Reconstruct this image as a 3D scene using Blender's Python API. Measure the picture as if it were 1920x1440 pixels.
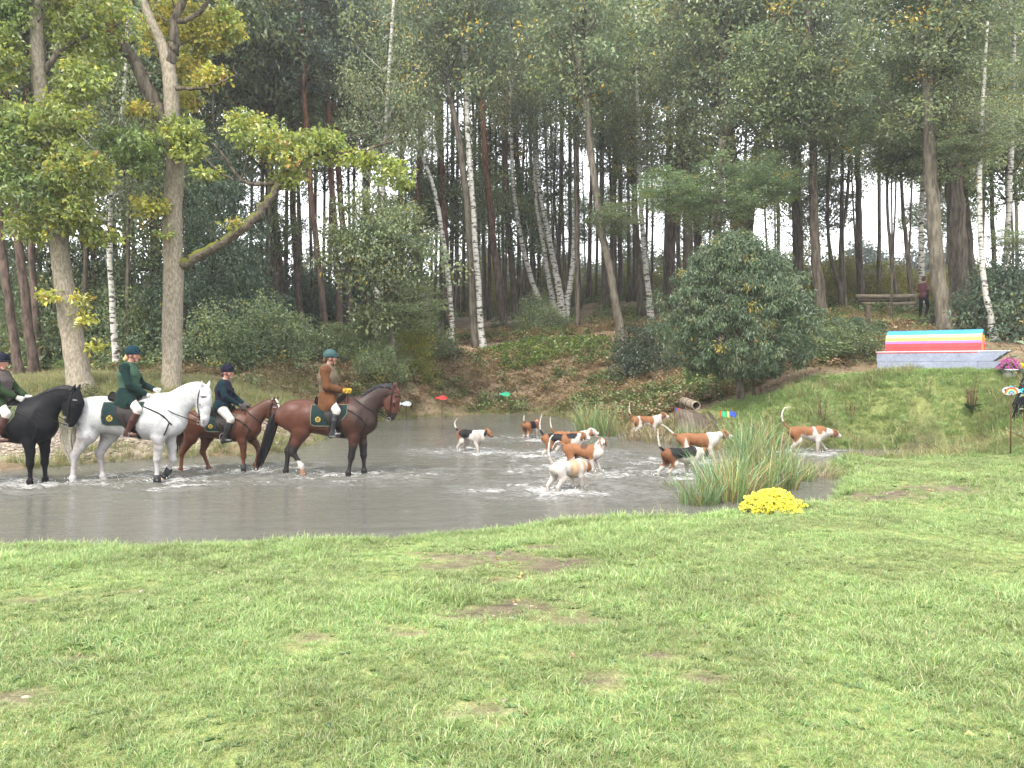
import bpy, math, random
import numpy as np
from mathutils import Vector, Matrix
for _o in list(bpy.data.objects): bpy.data.objects.remove(_o)
S = bpy.context.scene
C = S.collection
# ---------------------------------------------------------------- camera
F_PX, CAM_Z, PITCH = 1507.0, 2.0, math.atan(30/1507.0)
cd = bpy.data.cameras.new('camera'); cam = bpy.data.objects.new('camera', cd); C.objects.link(cam)
cd.sensor_width = 36; cd.lens = 36*F_PX/1920; cd.clip_end = 2000; cd.clip_start = .05
cam.location = (0, 0, CAM_Z); cam.rotation_euler = (math.pi/2-PITCH, 0, 0)
S.camera = cam
# ---------------------------------------------------------------- sky, sun, exposure
SUN_EL, SUN_AZ = math.radians(50), math.radians(205)     # azimuth clockwise from +Y
w = bpy.data.worlds.new('World'); S.world = w; w.use_nodes = True
nt = w.node_tree; nt.nodes.clear()
wo = nt.nodes.new('ShaderNodeOutputWorld'); bg = nt.nodes.new('ShaderNodeBackground')
sky = nt.nodes.new('ShaderNodeTexSky'); sky.sky_type = 'NISHITA'; sky.sun_disc = False
sky.sun_elevation = SUN_EL; sky.sun_rotation = SUN_AZ; sky.dust_density = 4; sky.air_density = 1.2
mx = nt.nodes.new('ShaderNodeMix'); mx.data_type = 'RGBA'; mx.inputs[0].default_value = .8
nt.links.new(sky.outputs[0], mx.inputs[6]); mx.inputs[7].default_value = (8.6, 8.7, 8.9, 1)
nt.links.new(mx.outputs[2], bg.inputs[0]); bg.inputs[1].default_value = .12
nt.links.new(bg.outputs[0], wo.inputs[0])
sl = bpy.data.lights.new('sun', 'SUN'); sl.energy = 1.5; sl.angle = math.radians(10); sl.color = (1, .95, .86)
so = bpy.data.objects.new('sun', sl); C.objects.link(so)
_sd = Vector((math.sin(SUN_AZ)*math.cos(SUN_EL), math.cos(SUN_AZ)*math.cos(SUN_EL), math.sin(SUN_EL)))
so.rotation_euler = (-_sd).to_track_quat('-Z', 'Y').to_euler(); so.location = (0, 0, 30)
S.view_settings.view_transform = 'Standard'; S.view_settings.look = 'None'; S.view_settings.gamma = 1
S.view_settings.use_curve_mapping = False; S.view_settings.exposure = 1.82
S.render.engine = 'CYCLES'; S.cycles.max_bounces = 6; S.cycles.diffuse_bounces = 3; S.cycles.glossy_bounces = 3
S.cycles.transmission_bounces = 4; S.cycles.transparent_max_bounces = 6; S.cycles.volume_bounces = 0
S.cycles.use_denoising = True; S.cycles.caustics_reflective = False; S.cycles.caustics_refractive = False
S.cycles.sample_clamp_indirect = 6

# ---------------------------------------------------------------- helpers
def ray(px, py):
    u, v = (px-960)/F_PX, (720-py)/F_PX
    c, s = math.cos(PITCH), math.sin(PITCH)
    return np.array([u, c+v*s, -s+v*c])
def at(px, py, Y):
    d = ray(px, py); d = d*(Y/d[1]); return np.array([d[0], d[1], CAM_Z+d[2]])
def hsh(ix, iy, seed):
    n = (ix.astype(np.int64)*374761393 + iy.astype(np.int64)*668265263 + seed*982451653) & 0xffffffff
    n = ((n ^ (n >> 13))*1274126177) & 0xffffffff
    return ((n ^ (n >> 16)) & 0xffff)/65535.0
def noise2(x, y, seed=0):
    x = np.asarray(x, float); y = np.asarray(y, float)
    ix = np.floor(x); iy = np.floor(y); fx = x-ix; fy = y-iy
    fx = fx*fx*(3-2*fx); fy = fy*fy*(3-2*fy)
    a = hsh(ix, iy, seed); b = hsh(ix+1, iy, seed); c = hsh(ix, iy+1, seed); d = hsh(ix+1, iy+1, seed)
    return (a*(1-fx)+b*fx)*(1-fy)+(c*(1-fx)+d*fx)*fy-.5
def fbm(x, y, seed=0, o=3):
    r = 0; a = 1
    for i in range(o): r = r+a*noise2(x*2**i, y*2**i, seed+i*17); a *= .5
    return r
def noise3(p, s, seed=0):
    q = p*s
    return (noise2(q[:, 0]+.37*q[:, 2], q[:, 1]-.61*q[:, 2], seed)+noise2(q[:, 1]+5.1+.7*q[:, 0], q[:, 2]*1.1+q[:, 0]*.3, seed+3))
def sstep(a, b, x):
    t = np.clip((x-a)/(b-a), 0, 1); return t*t*(3-2*t)
class MB:
    """collects vertices, faces (3- or 4-sided arrays) and vertex colours"""
    def __init__(s): s.V = []; s.F = []; s.C = []; s.n = 0
    def add(s, V, F, col=None):
        V = np.asarray(V, float).reshape(-1, 3)
        for f in (F if isinstance(F, (list, tuple)) and len(F) and isinstance(F[0], np.ndarray) and F[0].ndim == 2 else [np.asarray(F)]):
            if len(f): s.F.append(f+s.n)
        s.V.append(V); s.n += len(V)
        c = np.ones((len(V), 3)) if col is None else np.broadcast_to(np.asarray(col, float), (len(V), 3))
        s.C.append(c)
        return s
    def mesh(s, name, smooth=True):
        V = np.concatenate(s.V); Cc = np.concatenate(s.C)
        me = bpy.data.meshes.new(name)
        me.vertices.add(len(V)); me.vertices.foreach_set('co', V.astype(np.float32).ravel())
        loops = np.concatenate([f.ravel() for f in s.F]); sizes = np.concatenate([np.full(len(f), f.shape[1]) for f in s.F])
        st = np.concatenate([[0], np.cumsum(sizes)[:-1]])
        me.loops.add(len(loops)); me.loops.foreach_set('vertex_index', loops.astype(np.int32))
        me.polygons.add(len(sizes)); me.polygons.foreach_set('loop_start', st.astype(np.int32))
        me.update(calc_edges=True)
        me.polygons.foreach_set('use_smooth', np.full(len(sizes), smooth, bool))
        a = me.color_attributes.new('Col', 'FLOAT_COLOR', 'POINT')
        a.data.foreach_set('color', np.concatenate([Cc, np.ones((len(Cc), 1))], 1).astype(np.float32).ravel())
        return me
def link(name, me, m=None, parent=None, **props):
    o = bpy.data.objects.new(name, me); C.objects.link(o)
    if m is not None and me is not None:
        if len(me.materials) == 0: me.materials.append(m)
        elif me.materials[0] is not m: o.material_slots[0].link = 'OBJECT'; o.material_slots[0].material = m
    if parent is not None: o.parent = parent
    for k, v in props.items(): o[k] = v
    return o
def empty(name, loc, label, category, group=None, rz=0):
    o = bpy.data.objects.new(name, None); C.objects.link(o); o.location = tuple(loc); o.rotation_euler = (0, 0, rz)
    o.empty_display_size = .2; o['label'] = label; o['category'] = category
    if group: o['group'] = group
    return o
def tube(pts, rad, n=8, rough=0, seed=0, sq=None):
    """swept tube through pts with radii rad; closed ends"""
    P = np.asarray(pts, float); R = np.broadcast_to(np.asarray(rad, float), (len(P),))
    T = np.gradient(P, axis=0); T /= np.linalg.norm(T, axis=1)[:, None]+1e-9
    up = np.array([0, 1., 0]) if abs(T[0][1]) < .9 else np.array([1., 0, 0])
    a = np.linspace(0, 2*np.pi, n, endpoint=False); V = []
    rng = np.random.RandomState(seed)
    for i in range(len(P)):
        s = np.cross(T[i], up); s /= np.linalg.norm(s)+1e-9; u = np.cross(s, T[i]); up = u
        r = R[i]*(1+rough*(rng.rand(n)-.5)) if rough else R[i]
        k = 1 if sq is None else sq
        V.append(P[i]+np.outer(np.cos(a)*r, s)+np.outer(np.sin(a)*r*k, u))
    V = np.concatenate([[P[0]], *V, [P[-1]]]); m = len(P)
    j = np.arange(n); jn = (j+1) % n; Q = []
    for i in range(m-1): Q.append(np.stack([1+i*n+j, 1+i*n+jn, 1+(i+1)*n+jn, 1+(i+1)*n+j], 1))
    T3 = np.concatenate([np.stack([np.zeros(n, int), 1+jn, 1+j], 1), np.stack([np.full(n, 1+m*n), 1+(m-1)*n+j, 1+(m-1)*n+jn], 1)])
    return V, [np.concatenate(Q), T3]
def spline(pts, n):
    """Catmull-Rom through the rows of pts (any width)"""
    P = np.asarray(pts, float)
    if len(P) < 3: return P[0]+np.linspace(0, 1, n)[:, None]*(P[-1]-P[0])
    P = np.concatenate([[2*P[0]-P[1]], P, [2*P[-1]-P[-2]]]); m = len(P)-3
    t = np.linspace(0, m-1e-6, n); i = t.astype(int); f = (t-i)[:, None]
    a, b, c, d = P[i], P[i+1], P[i+2], P[i+3]
    return .5*(2*b+(c-a)*f+(2*a-5*b+4*c-d)*f*f+(3*b-a-3*c+d)*f**3)
def box(cx, cy, cz, sx, sy, sz, bev=0.0):
    bx, by, bz = sx/2, sy/2, sz/2
    if bev <= 0:
        V = np.array([[x, y, z] for z in (-bz, bz) for y in (-by, by) for x in (-bx, bx)])+[cx, cy, cz]
        return V, np.array([[0, 2, 3, 1], [4, 5, 7, 6], [0, 1, 5, 4], [2, 6, 7, 3], [0, 4, 6, 2], [1, 3, 7, 5]])
    b = bev; V = []
    ring = [(-bx+b, -by), (bx-b, -by), (bx, -by+b), (bx, by-b), (bx-b, by), (-bx+b, by), (-bx, by-b), (-bx, -by+b)]
    for z, k in ((-bz, 1), (-bz+b, 0), (bz-b, 0), (bz, 1)):
        for (x, y) in ring:
            V.append([x-(np.sign(x)*b if k else 0)*.7, y-(np.sign(y)*b if k else 0)*.7, z])
    V = np.array(V)+[cx, cy, cz]; Q = []
    for i in range(3):
        for j in range(8): Q.append([i*8+j, i*8+(j+1) % 8, i*8+8+(j+1) % 8, i*8+8+j])
    def cap(o, fl):
        q = [[o+0, o+1, o+4, o+5], [o+1, o+2, o+3, o+4], [o+5, o+6, o+7, o+0]]
        return [x[::-1] if fl else x for x in q]
    return V, np.array(Q+cap(0, True)+cap(24, False))
def blob(c, r, n=10, m=7):
    th = np.linspace(0, np.pi, m)[1:-1]; ph = np.linspace(0, 2*np.pi, n, endpoint=False); r = np.broadcast_to(r, 3)
    V = [[0, 0, -1]]+[[math.sin(t)*math.cos(p), math.sin(t)*math.sin(p), -math.cos(t)] for t in th for p in ph]+[[0, 0, 1]]
    V = np.array(V)*r+np.asarray(c); k = m-2; j = np.arange(n); jn = (j+1) % n
    Q = np.concatenate([np.stack([1+i*n+j, 1+i*n+jn, 1+(i+1)*n+jn, 1+(i+1)*n+j], 1) for i in range(k-1)])
    T = np.concatenate([np.stack([0*j, 1+jn, 1+j], 1), np.stack([0*j+1+k*n, 1+(k-1)*n+j, 1+(k-1)*n+jn], 1)])
    return V, [Q, T]
def rotz(V, a, piv=(0, 0, 0)):
    V = np.asarray(V, float)-piv; c, s = math.cos(a), math.sin(a)
    return np.stack([V[:, 0]*c-V[:, 1]*s, V[:, 0]*s+V[:, 1]*c, V[:, 2]], 1)+piv

# ---------------------------------------------------------------- materials
def mat(name, col=(1, 1, 1), rough=.7, spec=.3, attr=True, noise=None, bump=None, sheen=0, rnd=0, coat=0, wear=None):
    """principled material: vertex colour * colour * noise, optional bump. noise=(scale, amount), bump=(scale, strength, dist)"""
    m = bpy.data.materials.new(name); m.use_nodes = True; t = m.node_tree; N = t.nodes; L = t.links
    b = N['Principled BSDF']; b.inputs['Roughness'].default_value = rough; b.inputs['Specular IOR Level'].default_value = spec
    if coat: b.inputs['Coat Weight'].default_value = coat; b.inputs['Coat Roughness'].default_value = .25
    if sheen: b.inputs['Sheen Weight'].default_value = sheen
    cur = None
    rgb = N.new('ShaderNodeRGB'); rgb.outputs[0].default_value = (*col, 1); cur = rgb.outputs[0]
    def mul(a, bb):
        n = N.new('ShaderNodeMix'); n.data_type = 'RGBA'; n.blend_type = 'MULTIPLY'; n.inputs[0].default_value = 1
        L.new(a, n.inputs[6]); L.new(bb, n.inputs[7]); return n.outputs[2]
    if attr:
        a = N.new('ShaderNodeAttribute'); a.attribute_name = 'Col'; cur = mul(cur, a.outputs['Color'])
    tc = N.new('ShaderNodeTexCoord')
    def nz(scale, det=4, vec=None):
        n = N.new('ShaderNodeTexNoise'); n.inputs['Scale'].default_value = scale; n.inputs['Detail'].default_value = det
        L.new(vec or tc.outputs['Object'], n.inputs['Vector']); return n.outputs[0]
    def ramp(f, lo, hi):
        n = N.new('ShaderNodeMapRange'); n.inputs[1].default_value = .3; n.inputs[2].default_value = .7
        n.inputs[3].default_value = lo; n.inputs[4].default_value = hi; L.new(f, n.inputs[0]); return n.outputs[0]
    if noise:
        for (sc, am) in (noise if isinstance(noise[0], tuple) else (noise,)): cur = mul(cur, ramp(nz(sc), 1-am, 1+am))
    if rnd:
        oi = N.new('ShaderNodeObjectInfo'); n = N.new('ShaderNodeMapRange'); n.inputs[3].default_value = 1-rnd; n.inputs[4].default_value = 1+rnd
        L.new(oi.outputs['Random'], n.inputs[0]); cur = mul(cur, n.outputs[0])
    L.new(cur, b.inputs['Base Color'])
    if bump:
        bp = N.new('ShaderNodeBump'); bp.inputs['Strength'].default_value = bump[1]; bp.inputs['Distance'].default_value = bump[2]
        L.new(nz(bump[0], 6), bp.inputs['Height']); L.new(bp.outputs[0], b.inputs['Normal'])
    return m
def leaf_mat(name, col, trans=.35, var=.25, hue=.0, pos=.6, gloss=.05):
    """leaf: vertex colour * colour, diffuse + translucent + a little sheen, varied from plant to plant and by place"""
    m = bpy.data.materials.new(name); m.use_nodes = True; t = m.node_tree; N = t.nodes; L = t.links; N.clear()
    out = N.new('ShaderNodeOutputMaterial'); a = N.new('ShaderNodeAttribute'); a.attribute_name = 'Col'
    n = N.new('ShaderNodeMix'); n.data_type = 'RGBA'; n.blend_type = 'MULTIPLY'; n.inputs[0].default_value = 1
    n.inputs[7].default_value = (*col, 1); L.new(a.outputs['Color'], n.inputs[6])
    g = N.new('ShaderNodeNewGeometry'); nz = N.new('ShaderNodeTexNoise'); nz.inputs['Scale'].default_value = pos; nz.inputs['Detail'].default_value = 3
    L.new(g.outputs['Position'], nz.inputs['Vector'])
    oi = N.new('ShaderNodeObjectInfo'); ad = N.new('ShaderNodeMath'); ad.operation = 'ADD'; L.new(nz.outputs[0], ad.inputs[0])
    ms = N.new('ShaderNodeMath'); ms.operation = 'MULTIPLY'; ms.inputs[1].default_value = .45; L.new(oi.outputs['Random'], ms.inputs[0]); L.new(ms.outputs[0], ad.inputs[1])
    mr = N.new('ShaderNodeMapRange'); mr.inputs[1].default_value = .3; mr.inputs[2].default_value = 1.15; mr.inputs[3].default_value = 1-var; mr.inputs[4].default_value = 1+var
    L.new(ad.outputs[0], mr.inputs[0])
    hs = N.new('ShaderNodeHueSaturation'); L.new(n.outputs[2], hs.inputs['Color']); L.new(mr.outputs[0], hs.inputs['Value'])
    if hue:
        mh = N.new('ShaderNodeMapRange'); mh.inputs[3].default_value = .5-hue; mh.inputs[4].default_value = .5+hue
        L.new(nz.outputs[0], mh.inputs[0]); L.new(mh.outputs[0], hs.inputs['Hue'])
    d = N.new('ShaderNodeBsdfDiffuse'); tr = N.new('ShaderNodeBsdfTranslucent'); gl = N.new('ShaderNodeBsdfGlossy'); gl.inputs['Roughness'].default_value = .45
    L.new(hs.outputs[0], d.inputs[0]); L.new(hs.outputs[0], tr.inputs[0])
    m1 = N.new('ShaderNodeMixShader'); m1.inputs[0].default_value = trans; L.new(d.outputs[0], m1.inputs[1]); L.new(tr.outputs[0], m1.inputs[2])
    m2 = N.new('ShaderNodeMixShader'); m2.inputs[0].default_value = gloss; L.new(m1.outputs[0], m2.inputs[1]); L.new(gl.outputs[0], m2.inputs[2])
    L.new(m2.outputs[0], out.inputs[0]); return m
# ================================================================ terrain
def _d0(py): return CAM_Z*F_PX/(py-690.0)
def xy(px, d): return ((px-960)/F_PX*d, d)
crest = [(-500, 1016), (0, 1013), (300, 1015), (650, 1003), (800, 993), (900, 985), (1000, 975), (1250, 962), (1390, 950), (1500, 934), (1545, 924)]
near = [xy(px, 2683/(py-690)+.32) for px, py in crest]
far = [(1572, 910), (1580, 903), (1565, 896), (1552, 888), (1545, 880), (1575, 868), (1700, 860), (1790, 851), (1780, 845), (1690, 843), (1580, 842), (1470, 838), (1330, 826), (1180, 814), (1090, 801), (1062, 785), (1000, 776), (900, 778),
       (760, 786), (690, 793), (640, 804), (600, 830), (540, 848), (470, 856), (330, 859), (200, 868), (0, 885), (-400, 905)]
POND = np.array(near+[xy(px, _d0(py)) for px, py in far])
def pond_sd(x, y):
    """signed distance to the shoreline, negative in the water"""
    x = np.asarray(x, float); y = np.asarray(y, float); d = np.full(x.shape, 1e9); ins = np.zeros(x.shape, bool)
    A = POND; B = np.roll(POND, -1, 0)
    for (ax, ay), (bx, by) in zip(A, B):
        ex, ey = bx-ax, by-ay; t = np.clip(((x-ax)*ex+(y-ay)*ey)/(ex*ex+ey*ey), 0, 1)
        d = np.minimum(d, np.hypot(x-ax-t*ex, y-ay-t*ey))
        c = ((ay > y) != (by > y)) & (x < (bx-ax)*(y-ay)/(by-ay+1e-12)+ax); ins ^= c
    return np.where(ins, -d, d)
ctl = []
for x in (-10, -5, 0, 5, 10): ctl += [(x, -4, .42), (x, 2, .41), (x, 5, .38)]
for px, py in crest: p = xy(px, 2683/(py-690)); ctl.append((p[0], p[1], .15))
for px, py in far: p = xy(px, _d0(py)*1.02); ctl.append((p[0], p[1], .13))
for px, py, d in [(1900, 900, 12.4), (1700, 925, 11.2), (1800, 880, 13.6), (2300, 880, 14), (1920, 860, 14.6), (2300, 1000, 9),
    (1900, 838, 17), (1900, 780, 19.4), (1900, 735, 21.2), (1900, 703, 21.2), (1640, 704, 23.4), (1760, 703, 22.2), (1560, 785, 21.3), (1700, 790, 20), (1450, 745, 24), (1390, 752, 24), (1560, 720, 23.6), (1330, 752, 26), (1270, 770, 25.5), (1290, 740, 28),
    (1500, 700, 25.5), (1640, 650, 27.5), (1800, 650, 27), (1627, 613, 32), (1560, 592, 38), (1733, 597, 39.6), (1650, 580, 45), (1800, 605, 34), (1860, 640, 29), (1920, 600, 36), (2300, 640, 30), (2300, 700, 23),
    (900, 652, 42), (848, 650, 41.5), (1000, 640, 43), (1165, 652, 41), (950, 720, 37.5), (820, 735, 35), (1100, 720, 36), (740, 716, 33), (600, 668, 34), (560, 690, 29), (450, 694, 28), (640, 760, 30), (560, 760, 25),
    (322, 728, 22), (140, 726, 20.5), (430, 740, 22.5), (480, 800, 20.5), (60, 700, 30), (220, 694, 30), (0, 730, 21), (-300, 730, 21), (100, 800, 18.7), (300, 790, 19.3), (-300, 700, 30), (200, 650, 60), (500, 612, 60), (-300, 650, 60),
    (950, 610, 52), (1050, 608, 50), (1150, 565, 62), (1300, 570, 58), (1220, 600, 50), (800, 610, 55), (700, 640, 45), (1320, 690, 32), (1230, 700, 33), (1420, 640, 36), (1530, 600, 39)]:
    ctl.append(tuple(at(px, py, d)))
for x in (-60, -30, 0, 30, 60): ctl += [(x, 75, 6.3), (x, 110, 6.3), (x, 170, 6.3)]
for y in (-10, 5): ctl += [(-30, y, .4), (30, y, .4)]
ctl += [(-40, 30, 1.9), (40, 30, 3.2), (-40, 16, .3), (40, 16, .5)]
for f in np.linspace(-.1, 1.1, 7):
    for o in (-.5, .4, 1.3): ctl.append((10.9+2.8*f+.57*o, 24-1.95*f+.82*o, 2+(690-700)*24/F_PX))
ctl = np.array(ctl)
_A = np.sqrt((ctl[:, None, 0]-ctl[None, :, 0])**2+(ctl[:, None, 1]-ctl[None, :, 1])**2+1.0)
_w = np.linalg.solve(np.block([[_A+1e-3*np.eye(len(ctl)), np.ones((len(ctl), 1))], [np.ones((1, len(ctl))), np.zeros((1, 1))]]), np.append(ctl[:, 2], 0))
def base_h(x, y):
    x = np.clip(np.asarray(x, float), -60, 60); y = np.clip(np.asarray(y, float), -10, 170); r = np.full(x.shape, _w[-1])
    for (cx, cy, _), ww in zip(ctl, _w): r = r+ww*np.sqrt((x-cx)**2+(y-cy)**2+1.0)
    return r
def H(x, y):
    x = np.asarray(x, float); y = np.asarray(y, float); sd = pond_sd(x, y); b = base_h(x, y)
    lawn = (y < 15)*1.0
    b = b+fbm(x*.8, y*.8, 5)*np.where(y < 15, .04, .16)+fbm(x*4, y*4, 9, 2)*np.where(y < 15, .02, .05)
    t = sstep(0, .45, sd)
    out = -.06+(np.maximum(b, .07)+.06)*t
    ins = -.06-.14*sstep(0, 1.5, -sd)
    return np.where(sd > 0, out, ins)
def h1(x, y): return float(H(np.array([x]), np.array([y]))[0])
def on_ground(px, py, y0=2.5, y1=140.):
    """world point where the view ray through a pixel first meets the ground"""
    d = ray(px, py); d = d/d[1]; ys = np.concatenate([np.arange(y0, 30, .05), np.arange(30, y1, .15)])
    z = CAM_Z+d[2]*ys; h = H(d[0]*ys, ys); k = np.nonzero(z < h)[0]
    i = k[0] if len(k) else len(ys)-1
    return np.array([d[0]*ys[i], ys[i], h[i]])
def gp(px, py): return tuple(on_ground(px, py)[:2])
def poly_sd(x, y, P):
    P = np.asarray(P); d = np.full(x.shape, 1e9); ins = np.zeros(x.shape, bool)
    for (ax, ay), (bx, by) in zip(P, np.roll(P, -1, 0)):
        ex, ey = bx-ax, by-ay; t = np.clip(((x-ax)*ex+(y-ay)*ey)/(ex*ex+ey*ey+1e-12), 0, 1)
        d = np.minimum(d, np.hypot(x-ax-t*ex, y-ay-t*ey)); ins ^= ((ay > y) != (by > y)) & (x < (bx-ax)*(y-ay)/(by-ay+1e-12)+ax)
    return np.where(ins, -d, d)
R_GRAVEL = [gp(*p) for p in [(-250, 800), (120, 795), (300, 780), (420, 790), (560, 792), (590, 812), (540, 838), (330, 848), (120, 858), (-250, 885)]]
R_PATHS = [[gp(*p) for p in q] for q in [[(380, 706), (470, 693), (560, 683), (640, 671), (650, 679), (570, 694), (470, 704), (400, 718)],
           [(640, 668), (780, 645), (880, 648), (1000, 634), (1150, 622), (1240, 608), (1245, 622), (1150, 642), (1000, 652), (870, 660), (760, 662)]]]
R_MOUND = [gp(*p) for p in [(1330, 770), (1440, 742), (1520, 716), (1640, 698), (1920, 693), (2250, 690), (2250, 870), (1800, 866), (1560, 846), (1440, 812)]]
R_GLADE = [gp(*p) for p in [(1540, 612), (1560, 585), (1640, 578), (1760, 583), (1800, 602), (1700, 616)]]
R_LEFTG = [gp(*p) for p in [(-200, 745), (0, 722), (100, 705), (330, 712), (470, 706), (570, 700), (600, 740), (560, 790), (420, 780), (300, 775), (100, 785), (-200, 790)]]
BARE = [gp(*p)+(r*(1.1 if 820 < p[0] < 1110 and p[1] < 1180 else .75),) for p, r in [((905, 1042), .42), ((1045, 1062), .36), ((850, 1065), .2), ((985, 1137), .2), ((905, 1152), .28), ((570, 1197), .18), ((550, 1222), .12), ((20, 1308), .26), ((735, 1190), .14), ((790, 1192), .14),
        ((1125, 1278), .17), ((150, 1235), .13), ((905, 1340), .18), ((1245, 1235), .1), ((1330, 1275), .16), ((60, 1130), .14), ((1480, 1100), .1), ((1640, 930), .9), ((1760, 915), .7), ((250, 1110), .1), ((1000, 1230), .1), ((1100, 1160), .16), ((1010, 1030), .2), ((960, 1090), .18)]]
def bare(x, y):
    b = np.zeros(np.shape(x))
    nx = noise2(x*4, y*4, 3)*.8+noise2(x*11, y*11, 4)*.7
    for bx, by, r in BARE: b = np.maximum(b, sstep(1.45, .35, np.hypot((x-bx)*.72, (y-by))/r+nx))
    return b
_gx = np.unique(np.round(np.concatenate([np.arange(-14, 14.01, .2), np.arange(14, 40, .6), -np.arange(14, 40, .6), np.array([42, 46, 52, 60, 75, 100, 150, 250, 420, 700.]), -np.array([42, 46, 52, 60, 75, 100, 150, 250, 420, 700.])]), 3))
_gy = np.concatenate([np.array([-40, -20, -12, -8, -4, -2, 0]), np.arange(1, 12, .13), np.arange(12, 46, .2), np.arange(46, 80, .8), np.array([82, 86, 92, 100, 115, 140, 180, 260, 420, 700.])])
GX, GY = np.meshgrid(_gx, _gy); gx = GX.ravel(); gy = GY.ravel(); gz = H(gx, gy)
n1 = fbm(gx*.9, gy*.9, 21); n2 = fbm(gx*3.1, gy*3.1, 33)
def mixc(c, t, new): return c*(1-t[:, None])+np.asarray(new)*t[:, None]
gc = np.tile(np.array([.15, .112, .072]), (len(gx), 1))                       # leaf litter
gc = mixc(gc, sstep(-.1, .35, n1), (.185, .135, .088)); gc = mixc(gc, sstep(.05, .4, n2)*.4, (.11, .115, .05))
gc = mixc(gc, sstep(60, 66, gy)*sstep(.0, 3, gx+8), (.13, .16, .05))          # meadow behind the wood
for R_ in R_PATHS: gc = mixc(gc, sstep(.35, -.25, poly_sd(gx, gy, R_)+n2*.5), (.25, .18, .12))
gc = mixc(gc, sstep(.5, -.3, poly_sd(gx, gy, R_GLADE)+n1*1.2), (.15, .16, .05))
gc = mixc(gc, sstep(.6, -.4, poly_sd(gx, gy, R_LEFTG)+n1*1.6)*.7, (.12, .12, .05))
gc = mixc(gc, sstep(.3, -.2, poly_sd(gx, gy, R_MOUND)+n1*.6), (.17, .19, .07))
gc = mixc(gc, sstep(.3, -.15, poly_sd(gx, gy, R_GRAVEL)+n1*.5), (.24, .195, .15))
near_l = sstep(15.5, 14.5, gy)*sstep(-.1, .2, pond_sd(gx, gy))*(gy < 16.5)
gc = mixc(gc, near_l, (.17, .19, .07))
gc = mixc(gc, near_l*bare(gx, gy)*(.7+.6*np.clip(n2+.3, 0, .5)), (.115, .09, .066))
psd = pond_sd(gx, gy); gc = mixc(gc, sstep(.22, .02, psd), (.05, .042, .03))
ny, nx_ = GX.shape; ii = np.arange(ny*nx_).reshape(ny, nx_)
Q = np.stack([ii[:-1, :-1].ravel(), ii[:-1, 1:].ravel(), ii[1:, 1:].ravel(), ii[1:, :-1].ravel()], 1)
mb = MB(); mb.add(np.stack([gx, gy, gz], 1), Q, gc)
M_ground = mat('ground_soil', (1, 1, 1), .95, .1, noise=((1.3, .2), (9, .3), (60, .35)), bump=(30, .6, .03))
link('ground', mb.mesh('ground'), M_ground, kind='structure', label='lawn, bank and woodland floor')

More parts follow.
